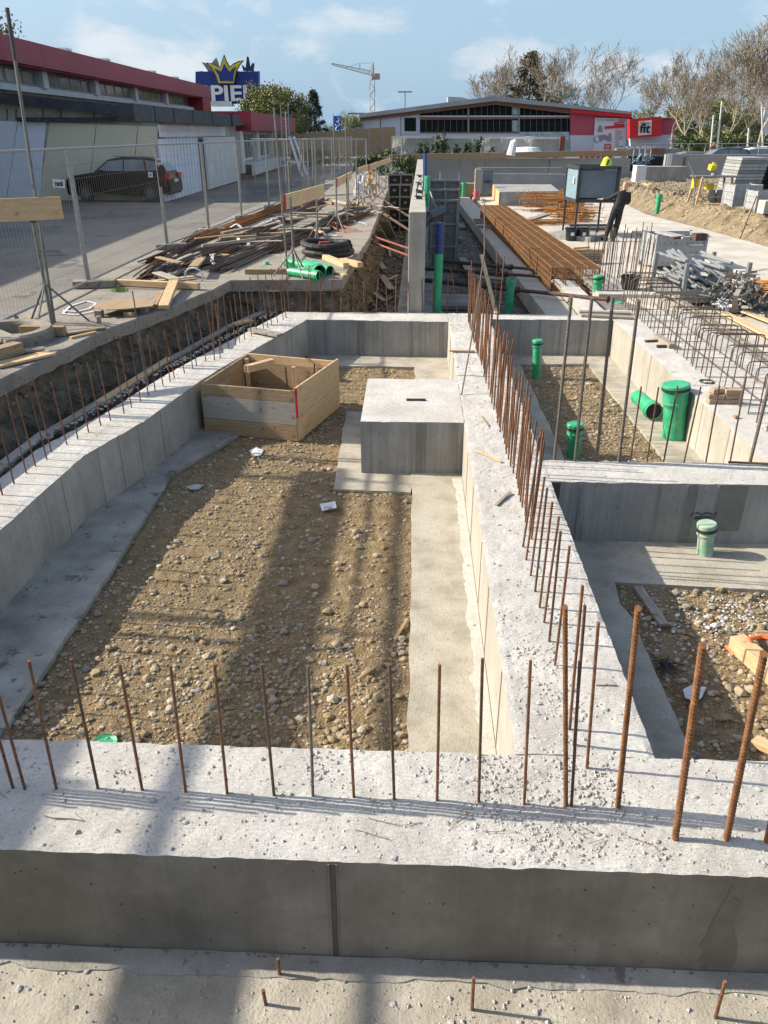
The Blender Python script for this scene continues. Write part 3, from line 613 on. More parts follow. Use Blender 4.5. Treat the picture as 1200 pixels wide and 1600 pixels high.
# left wall
rng = random.Random(4); CL = [((a[0] * .38 + b[0] * .62), (a[1] * .38 + b[1] * .62)) for a, b in zip(LI, LO)]
tot = sum(math.dist(CL[i], CL[i + 1]) for i in range(len(CL) - 1)); s = .35
while s < tot - .1:
    x, y = lerp_poly(CL, s / tot); h = .74 + rng.uniform(-.07, .09)
    if y > 12: h = .62 + rng.uniform(0, .35)
    inst(BARM[rng.choice((0, 0, 1, 2, 3))], 'starter_bar', W_LEFT, (x + rng.uniform(-.02, .02), y, 0), (rng.uniform(-.03, .03), rng.uniform(-.075, .0), 0), (1, 1, h)); s += rng.uniform(.17, .26)
for bx, by, tx, ty in ((335, 563, 331, 463), (344, 560, 340, 461), (478, 487, 483, 414), (452, 487, 447, 420), (232, 603, 208, 455)): bar_px(W_LEFT, bx, by, tx, ty, r=.008, me=BARM[(0 if bx != 232 else 3)])
# rear wall
for i, x in enumerate((485, 502, 517, 533, 552, 570, 588, 606, 618, 640, 661, 676, 698)):
    rng = random.Random(i + 50); bar_px(W_REAR, x, 488, x + rng.uniform(-4, 3), (436 if i > 2 else 425) + rng.uniform(-6, 5), r=.009, me=BARM[i % 3])
# cross wall right: four tall grey ribbed bars, one at the rim, thin ones between
for bx, by, tx, ty in ((866, 718, 893, 462), (898, 720, 925, 464), (932, 721, 958, 462), (967, 721, 998, 467)): rib_px(W_CR, bx, by, tx, ty, RB3, 1.25)
rib_px(W_CR, 1172, 722, 1212, 560, RB3, 1.25)
for bx, by, tx, ty in ((985, 718, 1002, 604), (1011, 720, 1029, 605), (1037, 721, 1059, 603), (1069, 721, 1095, 604), (1103, 721, 1124, 603), (1141, 720, 1166, 588)): bar_px(W_CR, bx, by, tx, ty, r=.0085, me=BARM[1])
MB().tube([at(1138, 722, .02), at(1250, 727, .02)], .012, 6).top('loose_rebar', M['rust_dark'], 'dark loose bar lying along the cross wall at the right rim', 'rod')
MB().tube([at(1075, 1000), at(1076, 1000)], .01).v
# hooped bars on the right wall
def hoop_mesh(w_, h, r, mat):
    b = MB(); c = .05; b.tube([(0, 0, -.03), (0, 0, h - c), (.015, 0, h - .015), (c, 0, h), (w_ - c, 0, h), (w_ - .015, 0, h - .015), (w_, 0, h - c), (w_, 0, -.03)], r, 6); return b.mesh('hoop_bar_mesh', mat)
HM = hoop_mesh(.62, .58, .0085, M['rust_grey']); HM2 = hoop_mesh(.62, .58, .0085, M['rust_dark'])
rng = random.Random(8); k = 0; y = 8.3
while y < 15.6:
    x = 4.0 + .02 * rng.uniform(-1, 1) - .04 * (12 - y) / 4
    inst(rng.choice((HM, HM, HM2)), 'hooped_bar', W_R, (x, y, 0), (rng.uniform(-.05, .05), 0, rng.uniform(-.08, .05)), (1 + rng.uniform(-.05, .05), 1, 1 + rng.uniform(-.09, .09)))
    y += rng.uniform(.13, .23) if y > 10 else rng.uniform(.2, .3)
m = MB()
for xx, zz in ((4.02, .2), (4.62, .3), (4.3, .56), (4.62, .02)): m.tube([(xx, 8.6, zz), (xx + .02, 15.5, zz)], .008, 5)
y = 8.4
while y < 15.4: m.tube([(3.98, y, .015), (4.66, y + .03, .015)], .006, 4); y += .5
o = m.build('longitudinal_bars', M['rust_grey'], W_R)
# cluster of tall bars behind the right rear pit
rng = random.Random(21); SLZ = -.1
CB = thing('bar_cluster_footing', (4.6, 18.2, -.2), 'low footing with a dense cluster of waist high rusty bars in front of the workman', 'footing')
MB().box((4.72, 17.9, -.12), (1.75, 2.3, .16)).build('footing_body', M['white_slab'], CB, bevel=.01)
for row, (ya, n_, x0, x1) in enumerate(((18.9, 12, 4.0, 5.35), (17.9, 11, 3.95, 5.2), (17.2, 9, 4.0, 4.9))):
    for i in range(n_):
        x = x0 + (x1 - x0) * (i + rng.uniform(-.2, .2)) / (n_ - 1); inst(BARM[rng.choice((0, 1, 1, 3))], 'starter_bar', CB, (x, ya + rng.uniform(-.1, .1), -.05), (rng.uniform(-.02, .03), rng.uniform(-.03, .05), 0), (1.3, 1.3, 1.12 + rng.uniform(-.12, .12)))
# bar stubs in the blinding floor in front
for bx, by, tx, ty in ((416, 1570, 411, 1547), (738, 1577, 740, 1528), (1118, 1590, 1133, 1533), (437, 1523, 434, 1498)):
    a = at(bx, by, -.68); b = atY(tx, ty, a.y); m = MB(); m.tube([a - Vector((0, 0, .03)), b], .0085, 7); m.top('bar_stub', M['rust'], {416: 'short rusty bar stub in the floor left of centre in the foreground', 738: 'rusty bar stub standing in the floor at the bottom centre of the photo', 1118: 'leaning rusty bar stub in the floor at the bottom right corner', 437: 'tiny bar stub close to the foot of the foreground wall'}[bx], 'rebar stub')

# ================================================================== STONES AND CRUMBS
rng = random.Random(77)
SM = []
for i in range(8):
    b = MB(); b.rock((0, 0, 0), 1.0, rng, flat=.62); SM.append(b)
def scatter(region, n, sizes, zf, seed, dens=None, mats=STC, name='pebbles', label='', zoff=.2, big=None, par=None):
    r_ = random.Random(seed); x0, x1, y0, y1 = region[:4]; P = region[4] if len(region) > 4 else None; B = [MB() for _ in mats]; nb = 0
    for _ in range(n):
        x = r_.uniform(x0, x1); y = r_.uniform(y0, y1)
        if P and not inpoly(x, y, P): continue
        if dens and r_.random() > dens(x, y): continue
        s_ = sizes(r_, x, y); k = r_.randrange(len(mats))
        if big and s_ > big and nb < 110:
            nb += 1; me = BIGM[(k, r_.randrange(3))]; inst(me, 'stone', par, (x, y, zf(x, y) + s_ * .28), (r_.uniform(-.4, .4), r_.uniform(-.4, .4), r_.uniform(0, 6)), (s_, s_ * r_.uniform(.7, 1), s_)); continue
        if s_ > .011: B[k].rock((x, y, zf(x, y) + s_ * zoff), s_, r_)
        else: B[k].chip((x, y, zf(x, y) + s_ * .15), s_ * 1.2, r_)
    for b, m_ in zip(B, mats):
        if b.v: stuff(b, name, m_, label, 'gravel')
BIGM = {}
for k, m_ in enumerate(STC):
    for j in range(3):
        b = MB(); r_ = random.Random(k * 9 + j); vs = [p * r_.uniform(.7, 1.15) for p in ICO]; 
        # one level of subdivision for rounder stones
        ed = {}; fs2 = []
        def mid(a, c):
            key = (min(a, c), max(a, c))
            if key not in ed: ed[key] = len(vs); vs.append((vs[a] + vs[c]) / 2 * r_.uniform(1.0, 1.14))
            return ed[key]
        for (a, c, d) in ICOF:
            e, f_, h_ = mid(a, c), mid(c, d), mid(d, a); fs2 += [(a, e, h_), (e, c, f_), (h_, f_, d), (e, f_, h_)]
        b.add([(v.x, v.y, v.z * .62) for v in vs], fs2); BIGM[(k, j)] = b.mesh('stone_mesh', m_, smooth=False)
PITP = [(-2.72, 3.17), (0.0, 3.17), (0.0, 7.95), (-.9, 7.98), (-1.0, 10.7), (-.7, 10.8), (0, 10.3), (0, 13.1), (-1.95, 13.1), (-2.3, 11), (-2.3, 9.6), (-2.85, 8.34), (-2.77, 5.6)]
def dens1(x, y): 
    d = .35 + .65 * (y < 5.6) + .5 * fbm(x, y, .9, 6) + (.25 if x < -1.3 else 0); return max(.1, min(1, d))
scatter((-2.8, .05, 3.17, 13.1, PITP), 42000, lambda r, x, y: min(.05, .0042 * math.exp(r.gauss(.25, .62))), zfloor, 1, dens1, label='small loose stones all over the floor of the large pit')
scatter((-2.8, .05, 3.17, 7.5, PITP), 4200, lambda r, x, y: min(.055, .0115 * math.exp(r.gauss(.2, .5))), zfloor, 2, lambda x, y: max(.08, min(1, (5.9 - y) * .33 + .45 + .5 * fn(x, y, 1.3, 9))), label='pebbles strewn over the near part of the large pit', big=.029, par=GF)
scatter((-2.9, .05, 7.5, 13.1, PITP), 1300, lambda r, x, y: min(.05, .012 * math.exp(r.gauss(.2, .5))), zfloor, 3, label='pebbles strewn over the far part of the large pit', big=.035, par=GF)
scatter((-3.4, -2.75, 3.2, 9, None), 160, lambda r, x, y: .004 * math.exp(r.gauss(.3, .6)), lambda x, y: -.64, 4, label='a few stray stones on the grey strip under the left wall')
scatter((0, .57, 3.2, 8.4, None), 420, lambda r, x, y: .003 * math.exp(r.gauss(.2, .6)), lambda x, y: -.64, 44, dens=lambda x, y: .15 + (x > .47) * .8, mats=[M['crumb'], STC[0]], label='crumbs along the foot of the middle wall')
RP = [(1.86, 3.17), (6, 3.17), (6, 5.95), (3.2, 5.96), (1.84, 6.04), (1.80, 5.67), (1.85, 5.44)]
scatter((1.8, 4.2, 3.17, 6.0, RP), 5200, lambda r, x, y: min(.05, .005 * math.exp(r.gauss(.4, .65))), lambda x, y: zfloor(x + 9, y), 5, label='small stones on the floor of the near right pit')
scatter((1.8, 3.6, 3.17, 6.0, RP), 420, lambda r, x, y: min(.06, .014 * math.exp(r.gauss(.3, .55))), lambda x, y: zfloor(x + 9, y), 6, label='pebbles on the floor of the near right pit', big=.027, par=GR)
scatter((1.9, 4.0, 4.6, 6.0, RP), 2600, lambda r, x, y: .007 * math.exp(r.gauss(.3, .4)), lambda x, y: zfloor(x + 9, y) + .005, 7, dens=lambda x, y: max(0, 1 - abs(y - 5.45 - .1 * x + .2) * 2.2), mats=[M['white'], STC[2], M['crumb']], label='white crushed stone in the near right pit')
BP = [(1.88, 7.36), (3.14, 7.36), (3.1, 9.5), (3.05, 13.4), (1.85, 13.35)]
scatter((1.85, 3.2, 7.4, 13.4, BP), 5200, lambda r, x, y: min(.05, .006 * math.exp(r.gauss(.4, .6))), lambda x, y: zfloor(x + 19, y), 8, label='stones on the floor of the right rear pit')
scatter((1.85, 3.2, 7.4, 13.4, BP), 260, lambda r, x, y: min(.05, .014 * math.exp(r.gauss(.2, .5))), lambda x, y: zfloor(x + 19, y), 9, label='larger pebbles on the floor of the right rear pit', big=.03, par=GB)
# mortar crumbs on the wall tops and on the blinding in front
def zt(x, y): return .0
def crumbs(region, n, fz, seed, dens, label, s=.0035, sg=.6, mx=.019):
    r_ = random.Random(seed); b = MB()
    for _ in range(n):
        x = r_.uniform(region[0], region[1]); y = r_.uniform(region[2], region[3])
        if r_.random() > dens(x, y): continue
        q = min(mx, s * math.exp(r_.gauss(.2, sg)))
        (b.rock((x, y, fz(x, y) + q * .1), q, r_, 0, .45) if q > .015 else b.chip((x, y, fz(x, y) + q * .1), q * 1.15, r_))
    stuff(b, 'concrete_crumbs', M['crumb'], label, 'concrete crumbs')
def blob(cx, cy, r): return lambda x, y: math.exp(-((x - cx) ** 2 + (y - cy) ** 2) / (r * r))
Bs = [blob(.95, 2.95, .14), blob(.88, 3.15, .12), blob(.93, 3.6, .14), blob(.85, 4.1, .16), blob(.6, 2.6, .2), blob(1.0, 2.8, .12), blob(.2, 3.0, .06), blob(-.45, 3.02, .1), blob(.15, 2.95, .09), blob(-.1, 2.75, .12), blob(.5, 2.9, .25), blob(-1.5, 2.95, .05)]
crumbs((-3, 2, 2.47, 3.16), 14000, zt, 31, lambda x, y: min(1, .09 + .16 * max(0, fn(x, y, 2.2, 4)) + (.07 if x > -.2 else 0) + .75 * sum(f(x, y) for f in Bs)), 'grey mortar crumbs strewn over the foreground wall')
crumbs((.6, 1.32, 3.18, 14.4), 15000, zt, 32, lambda x, y: min(1, .05 + .3 * max(0, fbm(x, y, 1.6, 4)) * (1 if y < 5.5 or y > 9.5 else .3) + .9 * sum(f(x, y) for f in Bs) + (.25 if (y < 4.6 and x < 1.0) else 0) + (.12 if y > 10.5 else 0)), 'grey mortar crumbs strewn over the middle wall', s=.0045)
crumbs((-4, -1.9, 4.5, 14), 2500, zt, 33, lambda x, y: .5 if (-.58 < x - np.interp(y, [5.6, 7.28, 8.4, 10, 10.7, 13.85], [-3.47, -3.42, -3.13, -2.9, -2.74, -1.95]) < -.3) else 0, 'grey mortar crumbs along the left wall', s=.005)
crumbs((-2.6, 2.4, 1.2, 2.4), 11000, lambda x, y: -.68, 34, lambda x, y: min(1, .05 + .25 * max(0, fn(x, y, 2, 8)) + .9 * (blob(.25, 2.1, .12)(x, y) + .5 * blob(.6, 2.2, .3)(x, y) + .6 * blob(-.7, 2.15, .15)(x, y)) + (.12 if y > 2.2 else 0)), 'crumbs and grit on the concrete floor in the foreground', s=.0035)
crumbs((1.33, 4.5, 6.84, 7.34), 1000, zt, 35, lambda x, y: .15 + .4 * (x < 1.6), 'grit on the right cross wall')
crumbs((3.6, 5, 7.4, 14.8), 2500, zt, 36, lambda x, y: .1 + .2 * max(0, fn(x, y, 1.5)), 'grit on the broad right wall', s=.006)
# tie-wire scraps on the foreground wall
r_ = random.Random(9)
wires = [((575, 1278), (625, 1290), (660, 1285), (640, 1292)), ((555, 1296), (590, 1306), (610, 1312)), ((700, 1290), (720, 1275), (735, 1270), (700, 1298)), ((760, 1300), (800, 1298), (815, 1302)), ((955, 1290), (985, 1308), (1020, 1320), (1033, 1335)), ((880, 1285), (910, 1305), (925, 1300), (905, 1290)), ((482, 1255), (500, 1250), (512, 1246)), ((580, 1258), (600, 1250), (618, 1248)), ((920, 1318), (945, 1310), (930, 1330))]
for i, wv in enumerate(wires):
    m = MB(); m.tube([at(x, y, .006 + .008 * r_.random()) for x, y in wv], .0016, 4)
    m.top('tie_wire', M['rust_big'], 'scrap of thin rusty tie wire lying on the foreground wall', 'wire', 'scraps of tie wire on the foreground wall')
MB().prism([tuple(at(x, y)[:2]) for x, y in ((68, 1276), (95, 1270), (115, 1272), (130, 1284), (108, 1281), (85, 1280))], .004, .012).top('foil_scrap', M['crumb'], 'flat grey scrap lying on the left part of the foreground wall', 'scrap')
# ================================================================== TIMBER HELPERS
def plank(p, q, w_, h, mat, label, name='timber_plank', cat='plank', group=None, bevel=.004, up=(0, 0, 1)):
    """a board between two points, modelled along its own x axis so that the grain runs lengthwise"""
    p = Vector(p); q = Vector(q); d = q - p; L_ = d.length; m = MB(); m.box((0, 0, 0), (L_, w_, h))
    o = bpy.data.objects.new(name, m.mesh(name, M[mat])); COL.objects.link(o); o.location = (p + q) / 2
    x = d.normalized(); z = Vector(up); y = z.cross(x).normalized(); z = x.cross(y); o.rotation_euler = Matrix((x, y, z)).transposed().to_euler()
    if bevel: md = o.modifiers.new('bevel', 'BEVEL'); md.width = bevel; md.segments = 1
    return tag(o, label, cat, group) if label else o
def pboard(par, name, c, d, mat, rot=(0, 0, 0), bevel=.003):
    """board that is a part; centre in world axes of an unrotated thing"""
    m = MB(); m.box((0, 0, 0), d); o = inst(m.mesh(name, M[mat]), name, par, c, rot)
    if bevel: md = o.modifiers.new('bevel', 'BEVEL'); md.width = bevel; md.segments = 1
    return o
# ---------------- timber shaft box in the pit
bx = [(-2.83, 9.78), (-1.53, 9.5), (-1.12, 10.95), (-2.52, 11.35)]; zt0 = .03; zb0 = -.66
BX = thing('timber_formwork_box', (-2.0, 10.4, zb0), 'open square box of nailed boards standing in the far left of the gravel pit', 'formwork box')
def wallboards(a, b, splits, mats, th=.03, zt_=None):
    a = Vector((*a, 0)); b = Vector((*b, 0)); d = b - a; rz = math.atan2(d.y, d.x)
    for (z0, z1), mt in zip(splits, mats): pboard(BX, 'board', ((a.x + b.x) / 2, (a.y + b.y) / 2, (z0 + z1) / 2), (d.length, th, z1 - z0 - .004), mt, (0, 0, rz))
wallboards(bx[0], bx[1], [(-.66, -.44), (-.44, -.13), (-.13, .03)], ['wood_brown', 'wood_cement', 'wood_brown'])
wallboards(bx[1], bx[2], [(-.66, -.33), (-.33, .07)], ['wood', 'wood'])
wallboards(bx[2], bx[3], [(-.66, -.1), (-.1, .03)], ['wood_brown', 'wood'])
wallboards(bx[3], bx[0], [(-.66, -.1), (-.1, .02)], ['wood_brown', 'wood_brown'])
pboard(BX, 'red_board_end', (bx[1][0] + .01, bx[1][1] - .02, -.13), (.03, .012, .4), 'red_paint', (0, 0, -.2), 0)
m = MB(); m.tube([(-1.75, 10.35, -.6), (-1.78, 10.3, .12)], .012, 6); m.tube([(-1.45, 10.6, -.6), (-1.42, 10.62, .08)], .012, 6); m.build('steel_pin', M['rust_dark'], BX)
pboard(BX, 'wood_batten', (-2.25, 10.85, -.02), (.5, .1, .1), 'wood', (0, 0, .9)); pboard(BX, 'wood_batten', (-1.65, 10.2, -.1), (.05, .05, .5), 'wood')
pboard(BX, 'wood_batten', (-2.5, 11.15, -.25), (.06, .06, .5), 'wood'); pboard(BX, 'floor_board', (-1.95, 10.4, -.5), (1.1, 1.2, .02), 'wood_cement', (0, 0, -.25))
# ---------------- small things in the pits
def litter(pts, z, label, mat='white', name='plastic_scrap', cat='litter', h=.012):
    c = [at(x, y, z) for x, y in pts]; cx = sum(p.x for p in c) / len(c); cy = sum(p.y for p in c) / len(c); r_ = random.Random(int(pts[0][0])); m = MB()
    vs = [(p.x, p.y, z + h * r_.uniform(.2, 2)) for p in c] + [(cx, cy, z + h * 3)]; n = len(c)
    m.add(vs, [(i, (i + 1) % n, n) for i in range(n)]); vs2 = [(x, y, z_ - .006) for x, y, z_ in vs]; m.add(vs2, [((i + 1) % n, i, n) for i in range(n)]); m.add(vs[:n] + vs2[:n], [(i, i + n, (i + 1) % n + n, (i + 1) % n) for i in range(n)])
    return m.top(name, M[mat], label, cat)
litter([(389, 706), (400, 700), (412, 705), (408, 712), (396, 714)], -.66, 'crumpled clear plastic scrap lying on the gravel in front of the timber box')
lb = litter([(500, 790), (524, 786), (526, 795), (503, 799)], -.655, 'printed white packaging scrap on the gravel in the middle of the pit'); 
m = MB(); m.box(at(513, 792, -.615), (.1, .012, .003), .1); m.box(at(516, 794, -.614), (.05, .02, .003), .1); m.build('print', M['posterink'], lb)
litter([(290, 762), (305, 757), (318, 759), (312, 764), (298, 766)], -.66, 'flattened grey plastic scrap beside the grey strip in the pit', 'crumb')
litter([(1066, 1083), (1078, 1075), (1103, 1077), (1096, 1092), (1088, 1100), (1070, 1094)], -.655, 'white bag label lying in the shaded near right pit', 'white', h=.02)
mesh_r = random.Random(3)
def tangle(px, py, z, rad, label, n=26, mat='steel_dark', r=.004, h=.05, name='wire_tangle'):
    c = at(px, py, z); m = MB()
    for i in range(n):
        p = [c + Vector((mesh_r.gauss(0, rad), mesh_r.gauss(0, rad), abs(mesh_r.gauss(0, h)))) for _ in range(4)]; m.tube(p, r, 4)
    return m.top(name, M[mat], label, 'wire tangle')
tangle(1040, 1046, -.67, .045, 'small bluish black wire tangle in the shaded near right pit', 22)
plank(at(996, 917, -.64), at(1038, 977, -.64), .085, .03, 'wood_grey', 'grey board lying across the edge of the gravel in the near right pit')
b1 = plank(at(1150, 1003, -.60), at(1262, 1098, -.56), .13, .13, 'wood', 'thick fresh squared timber lying at the right rim of the near right pit', cat='beam')
plank(at(1180, 1000, -.58), at(1240, 1012, -.56), .16, .12, 'wood_brown', 'short brown timber block behind the thick squared timber at the right rim', cat='beam')
plank(at(1178, 1157, -.64), at(1250, 1190, -.6), .09, .05, 'wood', 'pale timber offcut low at the right rim of the near right pit')
m = MB(); m.tube([at(1134, 1010, -.66), at(1140, 1015, -.64), at(1146, 1024, -.655)], .012, 5); m.tube([at(1170, 998, -.5), at(1190, 994, -.49), at(1210, 1000, -.5)], .02, 6); m.top('orange_strap', M['orange_paint'], 'bright orange strap end by the thick squared timber', 'strap')
plank(at(617, 999, -.655), at(637, 967, -.655), .03, .015, 'wood_brown', 'curved brown stick beside the pale strip in the pit', cat='stick', name='wood_stick')
plank(at(560, 1060, -.655), at(597, 1035, -.655), .028, .016, 'wood_brown', 'straight wooden stick on the gravel near the foreground wall', cat='stick', name='wood_stick')
plank(at(745, 704, .015), at(784, 722, .015), .03, .012, 'wood', 'pale stick lying on the middle wall beside the bars', cat='stick', name='wood_stick')
plank(at(775, 789, .012), at(797, 768, .02), .035, .012, 'wood_grey', 'grey stick on the middle wall pointing at the row of bars', cat='stick', name='wood_stick')
plank(at(702, 548, .02), at(742, 549, .02), .05, .02, 'wood_brown', 'splintered brown sticks lying across the middle wall far back', cat='stick', name='wood_stick')
plank(at(752, 650, .01), at(764, 666, .01), .022, .01, 'wood_brown', 'thin brown splinter on the middle wall by the concrete block', cat='stick', name='wood_stick')
MB().prism([tuple(at(x, y)[:2]) for x, y in ((928, 1063), (950, 1062), (962, 1073), (931, 1073))], .008, .016).top('flat_slate', M['face'], 'flat grey chip lying on the middle wall near its near end', 'chip')
m = MB(); m.lathe([(.0, .0), (.06, .0), (.085, .012), (.085, .0)], at(163, 1162, -.66), 20); m.top('green_pipe_end', M['pvc'], 'green pipe end peeping over the foreground wall at the left', 'pipe')
# ---------------- planks beside the left wall
tr = random.Random(5); pts = [(-4.18, 5.6), (-4.16, 7.1), (-4.14, 7.9), (-3.93, 9.1), (-3.66, 11.1), (-3.25, 13.3), (-2.75, 14.9)]
labs = ['cement crusted board beside the near end of the left wall', 'mortar smeared board along the left wall by the nearest bars', 'stained board along the left wall below the round kerb ring', 'pale board lying outside the left wall', 'long pale board outside the far part of the left wall', 'mortar covered board where the left wall meets the far wall']
for i in range(6):
    a, b = pts[i], pts[i + 1]; plank((a[0], a[1] - .05, -.03 + .012 * (i % 2)), (b[0], b[1] + .1, -.03 + .012 * (i % 2)), .12, .035, ('wood_cement', 'wood_cement', 'wood_grey', 'wood', 'wood_grey', 'wood_cement')[i], labs[i])
plank(at(392, 514, .06), at(438, 524, .05), .16, .045, 'wood_grey', 'short grey board lying across the left wall behind the timber box')
plank(at(365, 507, .05), at(392, 500, .05), .1, .04, 'wood', 'small pale board end beside the bars at the far end of the left wall')
ps = MB(); r_ = random.Random(2)
for i in range(420): 
    y = r_.uniform(4, 14.5); x = np.interp(y, [3, 5.6, 7.45, 8.6, 10.15, 10.95, 14.5], [-4.12, -4.12, -4.08, -3.8, -3.57, -3.4, -2.6]) - r_.uniform(0, .12); ps.rock((x, y, -.005), r_.uniform(.008, .03), r_)
stuff(ps, 'mortar_lumps', M['crumb'], 'pale mortar lumps along the boards by the left wall', 'mortar lumps')
# ---------------- yard edge: round concrete ring, boards, timbers
rc = at(40, 532, YZ); RG = thing('concrete_ring', (rc.x - .25, rc.y, YZ), 'round concrete manhole ring lying at the left end of the yard edge', 'manhole ring')
MB().lathe([(.60, 0), (.61, .13), (.57, .16), (.45, .155), (.43, .12), (.43, -.01)], (rc.x - .25, rc.y, YZ), 40).build('ring_body', M['slab_edge'], RG)
tb = random.Random(8)
bl_ = [((-10, 520), (22, 533), .2, .05, 'wood_grey', .16, 'grey board resting on the round ring'), ((-30, 560), (30, 543), .16, .14, 'wood_brown', .1, 'thick brown timber end beside the round ring'), ((-20, 553), (70, 545), .14, .03, 'wood_grey', .05, 'grey board leading to the ring, upper of the pair at the left rim'), ((-10, 572), (80, 551), .22, .03, 'wood', .03, 'wide pale board with bar shadows at the yard edge at the left rim'),
       ((103, 522), (165, 512), .06, .03, 'wood_brown', .03, 'brown lath lying on the yard edge beyond the round ring'), ((110, 528), (150, 519), .05, .03, 'wood', .02, 'pale lath on the yard edge just right of the round ring')]
for a, b, w_, h, mt, z, lb in bl_: plank(at(*a, YZ + z), at(*b, YZ + z), w_, h, mt, lb)
plank(at(33, 516, YZ + .08), at(102, 517, YZ + .08), .1, .13, 'wood_brown', 'brown timber under the tripod foot next to the round ring', cat='beam')
for px, py in ((27, 505), (155, 505)):
    c = at(px, py, YZ); MB().lathe([(0, .1), (.03, .1), (.035, .1), (.035, 0)], c, 10).top('wood_peg', M['wood_grey'], 'short weathered peg in the yard %s' % ('left of the tripod' if px < 100 else 'right of the tripod'), 'peg')
plank(at(183, 441, YZ + .07), at(311, 447, YZ + .07), .11, .1, 'wood', 'long fresh squared timber lying at the yard edge', cat='beam')
plank(at(273, 437, YZ + .16), at(255, 480, YZ + .06), .16, .06, 'wood', 'broad pale board laid over the squared timber, end strapped', cat='plank')
plank(at(252, 455, YZ + .05), at(240, 478, YZ + .05), .1, .03, 'wood_brown', 'brown board under the strapped board')
plank(at(196, 492, YZ + .03), at(208, 493, YZ + .03), .09, .09, 'wood_brown', 'small square timber block at the yard edge', cat='block', name='timber_block')
m = MB(); c0 = at(190, 475, YZ + .1); vs = []
pl = [at(x, y, YZ + .13) for x, y in ((143, 478), (175, 468), (215, 466), (243, 470), (238, 478), (200, 482), (165, 484))]; m.add([tuple(p) for p in pl] + [(p.x, p.y, p.z - .012) for p in pl], [tuple(range(7)), tuple(range(13, 6, -1))] + [(i, i + 7, (i + 1) % 7 + 7, (i + 1) % 7) for i in range(7)])
m.top('rusty_sheet', M['wood_brown'], 'flat rusty brown sheet propped on blocks at the yard edge', 'sheet')
for i, (px, py) in enumerate(((155, 490), (225, 483))): MB().box(at(px, py, YZ + .055), (.1, .12, .1)).top('timber_block', M['wood_grey'], 'dark block under the rusty sheet, %s end' % ('left' if i == 0 else 'right'), 'block')
def strap(pts, label, z=.02, w_=.035, mat='white', name='white_strap', zs=None):
    m = MB(); P = [at(x, y, YZ + (zs[i] if zs else z)) for i, (x, y) in enumerate(pts)]
    for i in range(len(P) - 1): m.bar(P[i], P[i + 1], w_, .006)
    return m.top(name, M[mat], label, 'strap')
strap([(98, 485), (120, 487), (140, 482), (150, 474), (135, 470), (110, 478), (98, 490), (118, 492), (150, 486)], 'white tape lying in loops behind the tripod')
gr_ = MB(); r_ = random.Random(3); gc = at(188, 456, YZ)
for i in range(260):
    a = r_.uniform(0, 6.28); d = abs(r_.gauss(0, .1)); p = gc + Vector((math.cos(a) * d, math.sin(a) * d * .6, 0)); q = p + Vector((r_.gauss(0, .04), r_.gauss(0, .04), r_.uniform(.04, .1))); gr_.add([p + Vector((-.004, 0, 0)), p + Vector((.004, 0, 0)), q], [(0, 1, 2)])
stuff(gr_, 'weed_tuft', mk_leaf('weed_green', (.10, .20, .02), (.2, .34, .05)), 'bright green weed tuft beside the fence foot', 'weed')
# ---------------- bundles of reinforcing bars on the yard
def bundle(a, b, n, rad, r, mat, label, spread=1.0, sag=0.0, seed=1, z=YZ, curve=0.0):
    a = at(*a, z); b = at(*b, z); d = (b - a); s_ = Vector((d.y, -d.x, 0)).normalized(); r_ = random.Random(seed); m = MB()
    T = thing('rebar_bundle', (a + b) / 2, label, 'rebar bundle')
    for i in range(n):
        o0 = s_ * r_.gauss(0, rad) + Vector((0, 0, abs(r_.gauss(0, rad * .6)) + .02)); o1 = s_ * r_.gauss(0, rad * spread) + Vector((0, 0, abs(r_.gauss(0, rad * .6)) + .02)); t0 = r_.uniform(-.03, .06); t1 = r_.uniform(-.06, .03)
        pp = []
        for k in range(7):
            t = t0 + (1 + t1 - t0) * k / 6; pp.append(a + d * t + o0.lerp(o1, k / 6) + s_ * curve * math.sin(math.pi * k / 6) + s_ * .02 * r_.uniform(-1, 1))
        m.tube(pp, r * r_.uniform(.8, 1.1), 5)
    m.build('bars', M[mat], T)['kind'] = 'stuff'; return T
bundle((258, 432), (480, 330), 90, .13, .015, 'rust_grey', 'thick bundle of dark grey bars on the yard tied with white strap', 1.2, seed=1, curve=.12)
bundle((285, 425), (505, 315), 60, .13, .015, 'rust_dark', 'rusty brown bundle of bars beside the dark grey bundle', 1.2, seed=2, curve=.1)
bundle((305, 380), (455, 322), 40, .12, .014, 'rust_orange', 'flat orange brown bundle of bars nearest the fence', 1.3, seed=3)
bundle((222, 438), (325, 362), 20, .07, .016, 'rust_dark', 'loose dark bars lying askew in front of the big bundles', 2.2, seed=4)
bundle((232, 412), (330, 370), 18, .08, .016, 'rust_dark', 'short dark bundle of bars beside the fence foot', 1.6, seed=6)
bundle((340, 425), (560, 325), 46, .12, .014, 'rust_grey', 'long grey brown bars fanning out beyond the boards', 1.0, seed=5, curve=.1)
bundle((430, 395), (575, 335), 28, .1, .013, 'rust_dark', 'brown bars lying between the profile boards', 1.4, seed=7)
mt = MB(); c = at(303, 431, YZ + .1); ax = (at(480, 330, YZ) - at(258, 432, YZ)).normalized(); q = Vector((0, 0, 1)).rotation_difference(ax)
mt.tube([c + q @ Vector((.17 * math.cos(t), .14 * math.sin(t), 0)) for t in [k * math.pi / 8 for k in range(17)]], .018, 5); mt.top('white_strap', M['white'], 'white strap looped round the end of the dark grey bundle', 'strap')
